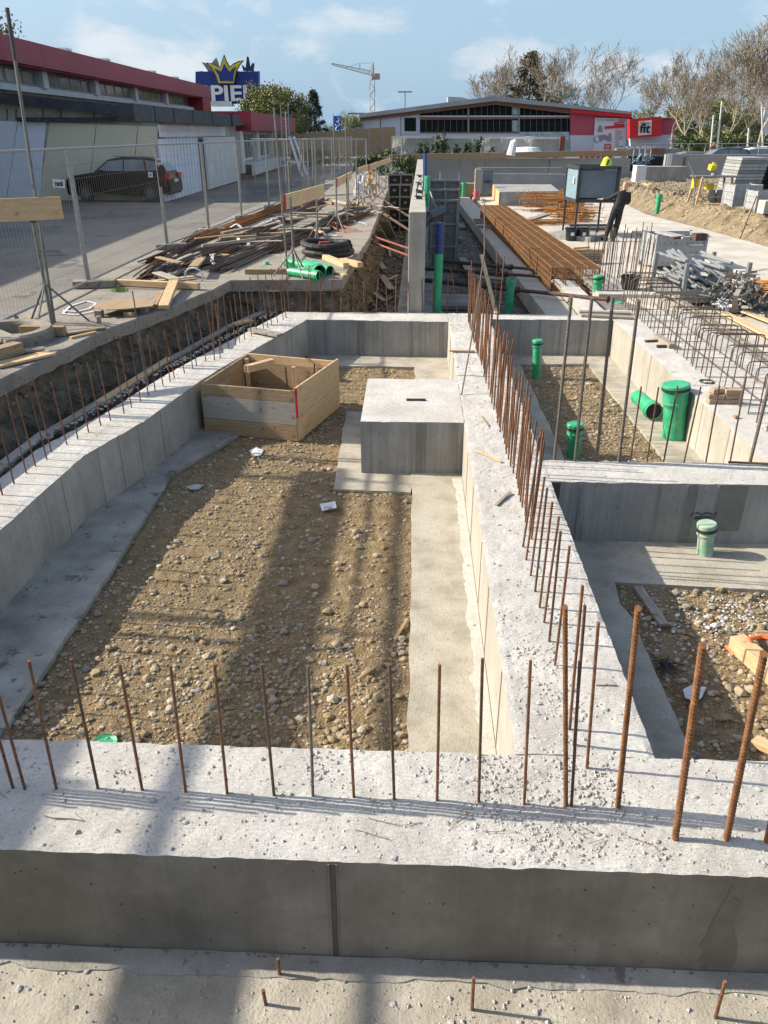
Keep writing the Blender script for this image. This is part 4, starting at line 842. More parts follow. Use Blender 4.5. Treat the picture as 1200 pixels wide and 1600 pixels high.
for i, (px, py, zz) in enumerate(((372, 372, .25), (405, 350, .25), (432, 338, .28), (330, 398, .2), (300, 395, .1), (262, 395, .15), (437, 424, .03), (470, 385, .1), (540, 345, .05), (560, 348, .04), (575, 330, .05), (590, 322, .05), (505, 365, .04), (360, 355, .15))):
    r_ = random.Random(i + 4); P = [at(px, py, YZ + zz)]
    for k in range(5): P.append(P[-1] + Vector((r_.uniform(-.02, .22), r_.uniform(-.18, .14), r_.uniform(-.08, .06))))
    P = [Vector((p.x, p.y, max(YZ + .015, p.z))) for p in P]; m = MB()
    for k in range(5): m.bar(P[k], P[k + 1], .07, .012)
    m.top('white_strap', M['white'], ('crumpled white strap on the bar bundles, nearest the fence', 'white strap across the grey bundle', 'curled white strap at the far part of the bundle', 'white rag on the middle of the bundles', 'white strap between fence foot and bundle', 'small white rag by the fence foot', 'white scrap in front of the tied bundle end', 'white strap in front of the second profile board', 'long white sheet scrap by the red props', 'white folded strap beside the red props', 'white scrap further along the yard edge', 'white scrap near the far profile boards', 'white wood splinter pile by the black coil', 'white strap over the orange brown bundle')[i], 'strap')
for i, (a, b, w_, h, mt_, lb) in enumerate([((245, 432), (275, 400), .09, .08, 'wood', 'fresh squared timber lying askew among the bars'), ((265, 422), (330, 392), .1, .09, 'wood_brown', 'brown bearer under the bundles'), ((335, 390), (400, 385), .09, .08, 'wood_brown', 'second brown bearer further along under the bundles'), ((383, 424), (450, 424), .1, .09, 'wood_brown', 'brown bearer behind the green pipes'), ((460, 290 + 20), (520, 318), .12, .1, 'wood_brown', 'brown beam behind the profile board'), ((452, 322), (500, 326), .12, .1, 'wood_brown', 'brown beam by the fence behind the profile board'), ((405, 335), (470, 338), .1, .07, 'wood_grey', 'grey timber by the fence foot behind the bars'), ((505, 400), (541, 415), .13, .1, 'wood', 'pale timber block by the black coil'), ((535, 407), (563, 414), .13, .1, 'wood', 'second pale timber block at the slab corner'), ((520, 425), (540, 430), .1, .03, 'wood', 'thin pale offcut in front of the green pipes')]):
    plank(at(*a, YZ + h / 2 + .01), at(*b, YZ + h / 2 + .01), w_, h, mt_, lb, cat='beam' if h > .05 else 'plank', name='squared_timber' if h > .05 else 'timber_plank')
for i in range(44):
    rr = random.Random(900 + i); t = rr.random(); px = 235 + 345 * t + rr.uniform(-25, 25); py = 432 - 112 * t + rr.uniform(-14, 16); a = at(px, py, YZ)
    an = rr.gauss(1.25, .7); L_ = rr.uniform(.5, 1.9); z0 = rr.uniform(.04, .3); d = Vector((math.cos(an), math.sin(an), rr.uniform(-.05, .05))) * L_ / 2; q0, q1 = a - d, a + d
    lim = np.interp(a.y, [8, 12, 14, 14.8, 20, 60], [-4.5, -3.8, -3.6, -1.5, -1.4, -1.6])
    if max(q0.x, q1.x) > lim: continue
    q0.z = YZ + z0; q1.z = YZ + z0 + d.z
    plank(q0, q1, rr.choice((.06, .09, .12, .18)), rr.choice((.025, .04, .06)), rr.choice(('wood_grey', 'wood_grey', 'wood_cement', 'wood_brown', 'wood')), 'weathered offcut in the heap of boards and bars on the yard', name='board_offcut', cat='offcut', group='board offcuts in the heap on the yard')
# coil of black corrugated pipe
cc = at(513, 393, YZ + .1); m = MB()
for k, (rr, zz, ox) in enumerate(((.52, .0, 0), (.46, .09, .02), (.50, .17, -.05))):
    P = [cc + Vector((ox + rr * math.cos(t), rr * .95 * math.sin(t), zz + .02 * math.sin(t * 2 + k))) for t in [j * 2 * math.pi / 40 for j in range(39 if k else 41)]]; m.tube(P, [.062 + .006 * (j % 2) for j in range(len(P))], 8)
CL_ = m.top('corrugated_pipe_coil', M['rubber'], 'coil of black corrugated drain pipe lying on the yard corner', 'pipe coil', origin=(cc.x, cc.y, YZ))
MB().box(cc + Vector((-.1, .1, .16)), (.22, .1, .07), .4).top('red_plug', M['red_paint'], 'small red plastic cap lying inside the black coil', 'cap')
def pipe(a, b, r, mat, label, sock=True, parent_cat='pipe', wall=.9):
    a = Vector(a); b = Vector(b); d = b - a; L_ = d.length; m = MB()
    prof = [(r * wall, 0), (r, 0), (r, L_ * .78), (r * 1.0, L_ - r * 1.7), (r * 1.16, L_ - r * 1.6), (r * 1.16, L_ - r * .9), (r * 1.24, L_ - r * .8), (r * 1.24, L_ - r * .45), (r * 1.16, L_ - r * .4), (r * 1.16, L_), (r * 1.05, L_), (r * 1.0, L_ - r * 2)] if sock else [(r * wall, 0), (r, 0), (r, L_), (r * wall, L_), (r * wall, 0)]
    m.lathe(prof, a, 24, axis=d); return m.top('drain_pipe', M[mat], label, parent_cat, smooth=False)
for i, (a, b, r) in enumerate((((447, 409), (500, 421), .085), ((452, 424), (499, 431), .08), ((489, 412), (516, 423), .075), ((478, 413), (500, 424), .1))):
    pipe(at(*a, YZ + .09), at(*b, YZ + .09 + (.05 if i == 3 else 0)), r, 'pvc', ['upper left green pipe of the heap on the yard corner', 'lowest green pipe of the heap, nearest the slab edge', 'rightmost green pipe end of the heap on the yard corner', 'wide green pipe collar in the middle of the heap'][i])
m = MB(); m.lathe([(0, .05), (.05, .05), (.075, 0)], at(416, 413, YZ + .01), 14); m.top('green_plug', M['pvc'], 'small green cap lying left of the green pipes', 'cap')
# ---------------- profile boards (batter boards) on tripods
def tripod(base, ztop, par, r=.022, hz=.55, spread=.42, rot=0.3):
    m = MB(); m.tube([base, (base[0], base[1], ztop)], r, 8); o = m.build('post', M['galv_dull'], par)
    for k in range(3):
        t = rot + k * 2.094; q = MB(); q.tube([(base[0], base[1], base[2] + hz), (base[0] + math.cos(t) * spread, base[1] + math.sin(t) * spread, base[2] + .01)], .016, 6); q.build('leg', M['galv_dull'], par)
    MB().lathe([(0, .03), (.035, .03), (.035, -.03), (0, -.03)], (base[0], base[1], base[2] + hz), 8).build('clamp', M['galv'], par)
def rail(par, p, q, h=.14, mat='wood', name='profile_board', th=.03, red=True, mark=False):
    p = Vector(p); q = Vector(q); d = q - p; m = MB(); m.box((0, 0, 0), (d.length, th, h)); e = Vector((d.x, d.y, d.z)).normalized(); y = Vector((0, 0, 1)).cross(e).normalized(); z = e.cross(y)
    E_ = Matrix((e, y, z)).transposed().to_euler(); o = inst(m.mesh(name, M[mat]), name, par, (p + q) / 2, E_)
    if red: m = MB(); m.box((0, 0, 0), (.055, th + .006, h + .004)); inst(m.mesh('red_end', M['red_paint']), 'red_end', par, p + e * .02, E_)
    if mark: m = MB(); m.box((0, 0, 0), (.05, th + .005, h * .9)); inst(m.mesh('orange_mark', M['orange_paint']), 'orange_mark', par, p.lerp(q, .52), E_)
    return o
# nearest one, cut by the left rim
tp = at(82, 508, YZ); T1 = thing('profile_board_stand', tp, 'profile board of fresh wood on a steel tripod at the left rim of the yard', 'profile board'); tripod(tp, atY(68, 345, tp.y).z, T1, .026, .58, .5, .5)
ze = atY(84, 325, tp.y); rail(T1, (ze.x - 1.9, ze.y - 1.25, ze.z), (ze.x + .1, ze.y + .03, ze.z), .28, red=False)
MB().box((tp.x + .03, tp.y - .03, ze.z - .1), (.07, .09, .16)).build('bracket', M['steel_dark'], T1)
# tall weathered post crossing into the sky
pb = at(100, 516, YZ); pt = atY(11, 12, pb.y); m = MB(); 
TP = thing('tall_wooden_post', tp + Vector((-.02, .12, 0)), 'tall weathered post rising above the fence at the left rim', 'post'); q = tp + Vector((-.02, .12, 0)); tt = atY(11, 12, q.y); t2 = q.lerp(tt, .86); m.tube([q, t2], .022, 8); m.build('post_shaft', M['galv_dull'], TP); MB().tube([t2 - Vector((0, 0, .02)), tt], .026, 8).build('dark_tip', M['steel_dark'], TP)
def profile_stand(p0, p1, px0, px1, py0, py1, Yd, label, mark=False, h=.16):
    a = at(p0[0], p0[1], YZ); T = thing('profile_board_stand', a, label, 'profile board'); e0 = atY(px0, py0, a.y); b = at(p1[0], p1[1], YZ); e1 = atY(px1, py1, b.y)
    tripod(a, e0.z + .1, T, .02, .5, .4, 1.1); tripod(b, e1.z + .1, T, .02, .5, .4, .4); rail(T, e0, e1, h, mark=mark); return T
profile_stand((460, 432), (497, 382), 445, 506, 316, 297, 0, 'profile board with red end and orange mark between two tripods above the green pipes', True, .26)
profile_stand((527, 362), (545, 338), 526, 549, 286, 274, 0, 'second profile board with red end, behind the black coil', False, .22)
profile_stand((560, 325), (570, 318), 558, 575, 268, 262, 0, 'third profile board with red end, half wrapped in cloth', False, .22)
profile_stand((578, 312), (588, 305), 576, 592, 262, 256, 0, 'fourth profile board in the row along the trench', False, .2)
profile_stand((592, 300), (603, 293), 592, 610, 256, 250, 0, 'farthest profile board in the row along the trench', False, .2)
# bare tall posts standing along the trench
for i, (bx_, by_, tx_, ty_) in enumerate(((497, 382, 492, 217), (449, 420, 428, 168), (527, 360, 521, 183), (543, 352, 540, 185), (557, 330, 557, 218), (454, 330, 446, 174), (478, 322, 470, 216), (613, 300, 612, 215))):
    a = at(bx_, by_, YZ); b = atY(tx_, ty_, a.y); MB().tube([a, b], .02, 7).top('steel_post', M['galv_dull' if i != 5 else 'wood_grey'], ['upright steel post behind the second tripod of the marked board', 'tall leaning post left of the marked profile board', 'tall post behind the black coil, left of a close pair', 'tall post behind the black coil, right of a close pair', 'upright post among the wrapped boards', 'tall pale leaning post by the small red fascia', 'post by the fence corner in front of the small building', 'thin post where the profile boards end'][i], 'post')
# cloth on the third board
for i, (x, y) in enumerate(((563, 268), (578, 262))):
    c = atY(x, y, at(566, 322, YZ).y if i == 0 else at(582, 309, YZ).y); m = MB(); r_ = random.Random(i)
    for k in range(10): m.box(c + Vector((r_.uniform(-.15, .15), r_.uniform(-.08, .08), -.1 - .16 * k * .5)), (.22, .12, .2), r_.uniform(0, 3), 0, r_.uniform(-.4, .4), r_.uniform(-.4, .4))
    m.top('hanging_cloth', M['white' if i == 0 else 'wood'], ['dirty white cloth wrapped over the third profile board', 'beige cloth hanging from the fourth profile board'][i], 'cloth')
# ---------------- mobile construction fence
def fence_panel(A, B, label, h=2.11, foot=True, seed=0):
    A = Vector((A[0], A[1], YZ)); B = Vector((B[0], B[1], YZ)); T = thing('mobile_fence', (A + B) / 2, label, 'fence', 'mobile fence panels along the yard'); z0 = .12; z1 = z0 + h
    d = (B - A); u_ = d.normalized(); Lp = d.length; a = A + u_ * .04; b = B - u_ * .04
    m = MB(); r = .025
    for p in (a, b): m.tube([p + Vector((0, 0, .04)), p + Vector((0, 0, z1))], r, 7)
    for zz in (z0, z1 - .01): m.tube([a + Vector((0, 0, zz)), b + Vector((0, 0, zz))], r * .85, 7)
    m.build('frame', M['galv'], T); m = MB(); k = max(2, int(Lp / .105))
    for i in range(1, k): p = a + (b - a) * (i / k); m.tube([p + Vector((0, 0, z0)), p + Vector((0, 0, z1))], .002, 3, cap=False)
    for zz in (.35, .62, .9, 1.18, 1.46, 1.74, 1.95): m.tube([a + Vector((0, 0, zz + z0 - .1)), b + Vector((0, 0, zz + z0 - .1))], .0022, 3, cap=False)
    m.build('wire_mesh', M['wire'], T); return T
FP = [(-5.7, 5.2), (-5.72, 9.3), tuple(at(140, 450, YZ)[:2]), tuple(at(262, 390, YZ)[:2]), tuple(at(327, 365, YZ)[:2]), tuple(at(378, 343, YZ)[:2]), tuple(at(421, 327, YZ)[:2])]
FP[0] = (-5.75, 5.4)
x_ = FP[-1][0]; y_ = FP[-1][1]
for i in range(8): x_ += .10; y_ += 3.5; FP.append((x_, y_))
where = ['cut off by the left rim', 'behind the tripod with the wooden board', 'in front of the car bonnet', 'in front of the rear of the car', 'in front of the white gate', 'in front of the small building windows', 'second before the small building corner', 'beyond the red fascia building', 'in the far row, first', 'in the far row, second', 'in the far row, third', 'in the far row, fourth', 'in the far row, fifth', 'last of the far row']
for i in range(len(FP) - 1):
    fence_panel(FP[i], FP[i + 1], 'galvanised mesh fence panel %s' % where[min(i, 13)], seed=i)
for i in range(1, 7):
    p = FP[i]; m = MB(); m.prism([(-.36, -.11), (.36, -.11), (.36, .11), (-.36, .11)], 0, .13); o = m.top('concrete_foot_block', M['slab_edge'], 'concrete fence foot %s' % ['below the tripod board', 'with a green weed beside it', 'at the near end of the dark bars', 'behind the bar bundles', 'by the grey timbers', 'at the corner before the small building'][i - 1], 'fence foot', bevel=.02, origin=(0, 0, 0)); o.location = (p[0] + .1, p[1], YZ + .007); o.rotation_euler = (0, 0, .1 * i)
# return run of the fence across the yard, behind
q0 = at(452, 312, YZ); q1 = at(600, 275, YZ)
fence_panel((-4.6, 33.5), (-2.2, 36), 'fence panel standing across the yard behind the profile boards'); fence_panel((-7.2, 36.5), (-4.7, 36), 'fence panel across the yard near the brown hoarding')
# plates on the fence
for i, (px, py, w_, h_, lb) in enumerate(((92, 287, .19, .12, 'white fence sign with dark letters below the nearest tall post'), (248, 252, .16, .13, 'tilted white sign plate on the fence in front of the car'), (235, 273, .1, .1, 'small white plate on the fence below the tilted one'))):
    c = at(px, 450, YZ); ref = FP[2] if i == 0 else FP[3]; c = atX(px, py, ref[0] + .05); T = thing('fence_sign', c, lb, 'sign'); MB().box(c, (w_, .006, h_), .0, ry=.05).build('plate', M['poster'], T)
    if i == 0: text_part('nni', .11, M['black'], T, c + Vector((0, -.008, 0)), (math.pi / 2, 0, 0), .003, bold=.004)
    else: MB().box(c + Vector((0, -.008, 0)), (w_ * .6, .004, h_ * .4)).build('print', M['posterink'], T)
MB().box(atX(253, 276, FP[3][0] + .1), (.16, .03, .42)).top('brown_board_tag', M['prop'], 'narrow brown board hung on the fence post in front of the car', 'board')
# ================================================================== BUILDING ON THE LEFT
# its long side runs along the yard; positions by distance y along the wall line
Bth = math.atan2((615 - 655), 1340)          # turned slightly against the walls of the pit
bd = Vector((math.sin(Bth), math.cos(Bth), 0)); bn = Vector((bd.y, -bd.x, 0))       # along / outward (towards the trench)
B0 = at(300, 303, YZ); 
def line_pt(px, py, off=0.0):
    """point of the facade plane (shifted outwards by off) seen at a pixel"""
    d = ray(px, py); P0 = B0 + bn * off; t = (P0 - _C).dot(bn) / d.dot(bn); return _C + d * t
def coord_on(p): return (p - B0).dot(bd)
LB = thing('shop_building', B0 + bd * -14, 'long flat shop building with crimson roof band and ribbon windows on the left', 'building')
def slab_on(par, name, s0, s1, z0, z1, off, th, mat, bevel=0):
    """box on the facade from s0 to s1 along, outer face at off"""
    c = B0 + bd * (s0 + s1) / 2 + bn * (off - th / 2); c.z = (z0 + z1) / 2; m = MB(); m.box((0, 0, 0), (th, s1 - s0, z1 - z0), -Bth); o = inst(m.mesh(name, M[mat] if isinstance(mat, str) else mat), name, par, c)
    return o
OFFM = (at(0, 302, YZ) - B0).dot(bn) + .5          # the tall part stands further back
def cM(px, py): p = line_pt(px, py, OFFM); return coord_on(p), p.z
cF = lambda px, py: (lambda p: (coord_on(p), p.z))(line_pt(px, py, OFFM + 1.1)); sE, zFT = cF(328, 136)[0], cF(200, 103)[1]; zFB = cF(200, 130)[1]; zWB = cM(135, 147)[1]; zWT = zFB - .02; zS = cM(100, 158)[1]
sA = cM(0, 60)[0] - 48
LB['label'] = LB['label']; c0 = OFFM
slab_on(LB, 'wall', sA, sE - .3, YZ, zWB - .25, c0 - .15, .4, 'plaster')
slab_on(LB, 'wall', sA, sE - .3, zWB - .25, zWB, c0 + .25, .9, 'offwhite')
# crimson roof band in panels
xs = [0, 64, 145, 205, 253, 292, 328]; ss = [sA] + [cF(x, 60 + x * .25)[0] for x in xs]; ss[-1] = sE
for i in range(len(ss) - 1): slab_on(LB, 'roof_band', ss[i] + .01, ss[i + 1] - .01, zFB, zFT, c0 + 1.1, .25, 'crimson')
slab_on(LB, 'roof_soffit', sA, sE, zFB - .06, zFB + .06, c0 + .86, 1.6, 'crimson'); slab_on(LB, 'roof', sA, sE - .1, zFT - .3, zFT - .02, c0 + .82, 14, 'roofgrey')
slab_on(LB, 'end_pier', sE - 3.2, sE, zS - .6, zFB, c0 + 1.05, 1.6, 'crimson')
slab_on(LB, 'back_wall', sA, sE - 3, zWB - .3, zFB, c0 - .6, .3, 'darkvoid')
# ribbon windows: five groups between white piers
groups = [(-60, 52), (64, 135), (143, 197), (205, 247), (252, 287)]
for (a, b) in groups:
    s0 = cM(a, 120)[0]; s1 = cM(b, 120)[0]; F_ = slab_on(LB, 'window', s0, s1, zWB, zWT, c0 + .12, .12, 'winframe')
    nn = 4
    for k in range(nn):
        w0 = (s1 - s0) / nn; p = B0 + bd * (s0 + w0 * (k + .5)) + bn * (c0 + .125); p.z = (zWB + zWT) / 2; m = MB(); m.box((0, 0, 0), (.05, w0 * .80, (zWT - zWB) * .74), -Bth); inst(m.mesh('pane', M['glass']), 'pane', F_, p)
    F_.rotation_euler
for a in (58, 139, 201, 249.5): s0 = cM(a, 120)[0]; slab_on(LB, 'pier', s0 - .3, s0 + .3, zWB - .02, zWT + .02, c0 + .4, .5, 'offwhite')
for a in (100, 160, 232, 268): s0 = cM(a, 85)[0]; slab_on(LB, 'roof_hood', s0 - .4, s0 + .4, zFT, zFT + .3, c0 + .3, .5, 'offwhite')
# ---- low end wall in front of it
YW = 33.2; LW = thing('low_storage_wing', Vector((-13, YW + 4, YZ)), 'low wing with peeling bitumen edge, cream and white wall sheets behind the parked car', 'building')
def faceY(par, name, pts, Y, mat, th=.2):
    P = [atY(x, y, Y) if not isinstance(y, tuple) else atY(x, 300, Y) for x, y in pts]; P = [Vector((p.x, Y, (max(p.z, YZ)) if p.z > YZ - 5 else YZ)) for p in P]; n = len(P)
    m = MB(); m.add([tuple(p) for p in P] + [(p.x, p.y + th, p.z) for p in P], [tuple(range(n)), tuple(range(2 * n - 1, n - 1, -1))] + [(i, i + n, (i + 1) % n + n, (i + 1) % n) for i in range(n)]); return m.build(name, M[mat], par)
faceY(LW, 'bitumen_edge', [(-45, 158), (100, 172), (207, 181), (207, 166), (100, 155), (-45, 139)], YW - .35, 'bitumen', .5)
faceY(LW, 'upper_wall', [(-45, 192), (247, 200), (247, 178), (207, 178), (-45, 155)], YW + .02, 'plaster', .3)
for a, b in ((-45, -12), (-11, 27), (28, 72)): faceY(LW, 'white_panel', [(a, 400), (b + (6 if b == 72 else 0), 400), (b, 189 + .03 * b), (a, 189 + .03 * a)], YW - .04, 'white_panel', .08)
faceY(LW, 'brick_strip', [(76, 400), (100, 400), (92, 195), (76, 195)], YW + .0, 'redbrick', .1)
for a, b in ((77, 150), (151, 215), (216, 247)): faceY(LW, 'cream_panel', [(a, 400), (b, 400), (b, 191 + .04 * (b - 76)), (a, 191 + .04 * (a - 76))], YW - .03, 'cream', .08)
for i, x in enumerate((10, 24, 66, 94, 146)): faceY(LW, 'crack_strip', [(x, 188), (x + 2, 188), (x + 2, 170), (x, 170)], YW, 'soil', .05)
sC = coord_on(Vector((0, YW, 0)) - Vector((0, 0, 0))) ; sC = (YW - B0.y) / bd.y
for (a, b) in ((210, 242), (243, 271), (272, 301), (302, 331), (332, 360), (361, 372)):
    s0 = coord_on(line_pt(a, 180, .9)); s1 = coord_on(line_pt(b, 180, .9)); slab_on(LW, 'canopy_panel', s0 + .02, s1 - .02, 3.34, 3.84, .9 if b < 361 else .95, .5, 'bitumen')
slab_on(LW, 'roof', sC - .1, 12.2, 3.4, 3.55, .6, 6.2, 'bitumen')
slab_on(LW, 'side_wall', sC + .3, 12.5, YZ, 3.4, 0, .3, 'plaster'); 
s0, s1 = coord_on(line_pt(249, 205)), coord_on(line_pt(351, 205)); k = 0; w0 = (s1 - s0) / 8
for i in range(8):
    for j in range(2): slab_on(LW, 'white_tile_panel', s0 + w0 * i + .01, s0 + w0 * (i + 1) - .01, 2.86 + j * .22, 3.07 + j * .22, .03, .06, 'white_panel')
s0, s1 = coord_on(line_pt(249, 250)), coord_on(line_pt(308, 250)); nn = 22
for i in range(nn): slab_on(LW, 'corrugated_panel', s0 + (s1 - s0) * i / nn + .01, s0 + (s1 - s0) * (i + 1) / nn - .01, YZ + .02, 2.8, .06 + .03 * (i % 2), .06, 'white_panel')
s0, s1 = coord_on(line_pt(312, 250)), coord_on(line_pt(361, 250)); G_ = slab_on(LW, 'gate', s0, s1, YZ + .05, 2.82, .3, .06, 'white_panel')
for i in range(10): slab_on(LW, 'gate_board', s0 + (s1 - s0) * i / 10 + .02, s0 + (s1 - s0) * (i + 1) / 10 - .02, YZ + .07, 2.8, .33, .03, 'offwhite')
# ---- small building with crimson fascia
SB = thing('small_shop_annex', B0 + bd * 22, 'small white annex with crimson fascia and tall windows beside the low wing', 'building')
slab_on(SB, 'wall', 12.6, 34, YZ - .1, 3.2, 0, .3, 'plaster'); s_f = [12.0, 17, 22.5, 28, 33.9]
for i in range(4): slab_on(SB, 'fascia', s_f[i] + .01, s_f[i + 1] - .01, 3.12, 4.1, .9, 1.0, 'crimson')
slab_on(SB, 'roof', 12, 34, 4.0, 4.12, .8, 6, 'crimson')
for (a, b) in ((374, 394), (399, 418)):
    s0, s1 = coord_on(line_pt(a, 230)), coord_on(line_pt(b, 230)); F_ = slab_on(SB, 'window', s0, s1, 1.5, 3.0, .08, .1, 'offwhite')
    for k in range(4): w0 = (s1 - s0) / 4; p = B0 + bd * (s0 + w0 * (k + .5)) + bn * .09; p.z = 2.3; m = MB(); m.box((0, 0, 0), (.05, w0 * .7, 1.3), -Bth); inst(m.mesh('pane', M['glass']), 'pane', F_, p)
for a in (371, 397, 421): s0 = coord_on(line_pt(a, 230)); slab_on(SB, 'pier', s0 - .5, s0 + .5, .9, 3.1, .3, .4, 'offwhite')
s0, s1 = coord_on(line_pt(376, 265)), coord_on(line_pt(436, 265)); slab_on(SB, 'apron_panel', s0, s1, .75, 1.35, .75, .08, 'offwhite'); slab_on(SB, 'apron_shelf', s0, s1, 1.33, 1.42, .75, .7, 'offwhite')
for k in range(3): slab_on(SB, 'vent', s1 - 4 + k * 1.2, s1 - 3.4 + k * 1.2, .9, 1.15, .77, .03, 'darkvoid')
slab_on(SB, 'dark_plinth', 12.5, 34, YZ - .15, .75, .35, .4, 'soil')
# leaning strips and ladder against the annex
for i, (a, b, mt_, lb) in enumerate((((452, 213), (472, 282), 'white', 'pale strip leaning at the end of the annex, left one'), ((459, 213), (480, 280), 'white', 'pale strip leaning at the end of the annex, right one'))):
    pb_ = at(b[0], b[1] - 6, YZ); pt_ = atY(a[0], a[1], pb_.y + .5); plank(pb_, pt_, .22, .04, mt_, lb, name='leaning_strip', cat='strip')
la = at(444, 290, YZ); lt = atY(438, 160, la.y + .6); T = thing('ladder', la, 'aluminium ladder standing against the annex end', 'ladder'); d_ = Vector((.38, 0, 0)); m = MB(); m.bar(la, lt, .05, .03); m.build('rail', M['galv'], T); m = MB(); m.bar(la + d_, lt + d_, .05, .03); m.build('rail', M['galv'], T)
for k in range(1, 12): p = la.lerp(lt, k / 12.5); MB().tube([p, p + d_], .016, 5).build('rung', M['galv'], T)
# ================================================================== PARKED BLACK CAR
cw0 = at(137, 316, YZ); cw1 = at(238, 316.5, YZ)
def make_car(loc, rz, label, paint='carblack', name='parked_car', sc=1.0, simple=False):
    """estate car; local x runs from the nose (+) to the tail (-)"""
    T = thing(name, loc, label, 'car', None, rz); T.scale = (sc,) * 3
    prof = [(2.2, .28), (2.27, .55), (2.2, .78), (1.95, .9), (1.05, 1.02), (.35, 1.42), (-.2, 1.52), (-1.3, 1.5), (-1.85, 1.40), (-2.18, 1.0), (-2.25, .8), (-2.27, .5), (-2.2, .28)]
    hw = lambda z, x: (.90 - .06 * max(0, (abs(x) - 1.7))) * (1 if z < .95 else 1 - .30 * (z - .95) / .57) * (.96 if z < .4 else 1)
    def P(v): return (v[0] * 1.0, v[1], v[2])
    def part(m, nm, mt, smooth=False, parent=T): o = bpy.data.objects.new(nm, m.mesh(nm, M[mt], None, smooth)); COL.objects.link(o); o.parent = parent; return o
    # lower body with wheel arches
    m = MB(); low = [(2.2, .24), (1.82, .22)] + [(1.42 + .38 * math.cos(t), .32 + .38 * math.sin(t)) for t in [math.pi * k / 8 for k in range(9)]] + [(-1.0, .2)] + [(-1.40 + .38 * math.cos(t), .32 + .38 * math.sin(t)) for t in [math.pi * k / 8 for k in range(9)]] + [(-2.2, .26), (-2.27, .5), (-2.25, .8), (-2.15, .96), (-1.4, .98), (1.05, .99), (1.95, .88), (2.2, .76), (2.27, .55)]
    n = len(low); Lf = [(x, -hw(z, x), z) for x, z in low]; Rt = [(x, hw(z, x), z) for x, z in low]; m.add(Lf + Rt, [tuple(range(n - 1, -1, -1)), tuple(range(n, 2 * n))] + [(i, (i + 1) % n, n + (i + 1) % n, n + i) for i in range(n)])
    o = part(m, 'body', paint); md = o.modifiers.new('b', 'BEVEL'); md.width = .012; md.segments = 2; md.limit_method = 'ANGLE'; md.angle_limit = R(35)
    # cabin
    m = MB(); cab = [(1.05, .97), (.35, 1.42), (-.2, 1.50), (-1.3, 1.48), (-1.82, 1.39), (-2.16, .96)]; n = len(cab); hb = [.80, .64, .62, .62, .64, .8]
    m.add([(x, -b, z) for (x, z), b in zip(cab, hb)] + [(x, b, z) for (x, z), b in zip(cab, hb)], [tuple(range(n - 1, -1, -1)), tuple(range(n, 2 * n))] + [(i, (i + 1) % n, n + (i + 1) % n, n + i) for i in range(n)])
    o = part(m, 'cabin', paint); md = o.modifiers.new('b', 'BEVEL'); md.width = .04; md.segments = 2; md.limit_method = 'ANGLE'; md.angle_limit = R(30)
    for s in (-1, 1):
        for (a, b, c, d) in (((.82, 1.05), (.33, 1.36), (-.28, 1.42), (-.28, 1.05)), ((-.34, 1.05), (-.34, 1.42), (-1.15, 1.41), (-1.25, 1.05)), ((-1.32, 1.05), (-1.22, 1.41), (-1.62, 1.36), (-1.85, 1.08))):
            yy = lambda z: s * (.805 - .17 * (z - .97) / .45 + .008); m = MB(); q = [(x, yy(z), z) for x, z in (a, b, c, d)]; q2 = [(x, y - s * .02, z) for x, y, z in q]; m.add(q + q2, [(0, 1, 2, 3), (7, 6, 5, 4), (0, 4, 5, 1), (1, 5, 6, 2), (2, 6, 7, 3), (3, 7, 4, 0)]); part(m, 'side_window', 'glass')
    def plate(nm, x0, z0, x1, z1, hy0, hy1, mt, off): 
        d = Vector((z1 - z0, 0, x0 - x1)).normalized() * off; m = MB(); q = [Vector((x0, -hy0, z0)), Vector((x0, hy0, z0)), Vector((x1, hy1, z1)), Vector((x1, -hy1, z1))]; m.add([p + d for p in q] + [p - d for p in q], [(0, 1, 2, 3), (7, 6, 5, 4), (0, 4, 5, 1), (1, 5, 6, 2), (2, 6, 7, 3), (3, 7, 4, 0)]); return part(m, nm, mt)
    plate('windscreen', .97, 1.03, .40, 1.39, .68, .58, 'glass', .015); plate('rear_window', -2.12, 1.03, -1.87, 1.34, .66, .56, 'glass', .02)
    for s in (-1, 1):
        m = MB(); m.box((2.12, s * .66, .72), (.22, .34, .14), s * .25); part(m, 'headlight', 'galv'); m = MB(); m.box((-2.12, s * .68, .88), (.34, .38, .17)); part(m, 'tail_light', 'taillight')
        m = MB(); m.box((.62, s * .92, 1.03), (.12, .2, .13)); part(m, 'mirror', paint)
        m = MB(); m.tube([(.1, s * .6, 1.53), (-1.4, s * .6, 1.51)], .02, 5); part(m, 'roof_rail', 'galv')
        for x in (1.42, -1.40):
            W_ = MB(); W_.lathe([(.2, -.11), (.30, -.11), (.33, -.08), (.33, .08), (.30, .11), (.2, .11)], (x, s * .8, .33), 24, axis=(0, 1, 0)); w_ = part(W_, 'wheel', 'rubber')
            rm = MB(); rm.lathe([(0, .02), (.05, .03)], (x, s * .8, .33), 10, axis=(0, s, 0)); 
            for k in range(10):
                t = k * math.pi / 5; rm.bar((x, s * .9, .33), (x + .21 * math.cos(t), s * .89, .33 + .21 * math.sin(t)), .03, .02, up=(0, 1, 0))
            rm.lathe([(.20, .08), (.225, .105), (.2, .11)], (x, s * .8, .33), 24, axis=(0, s, 0)); rm.lathe([(0, .03), (.2, .03)], (x, s * .8, .33), 20, axis=(0, s, 0)); part(rm, 'rim', 'galv_dull', parent=w_)
    m = MB(); m.box((-2.285, 0, .72), (.02, .52, .11)); part(m, 'number_plate', 'poster'); m = MB(); m.box((-2.24, 0, .45), (.1, 1.6, .2)); part(m, 'rear_bumper', 'blackp'); m = MB(); m.box((2.24, 0, .5), (.08, 1.2, .22)); part(m, 'grille', 'blackp')
    return T
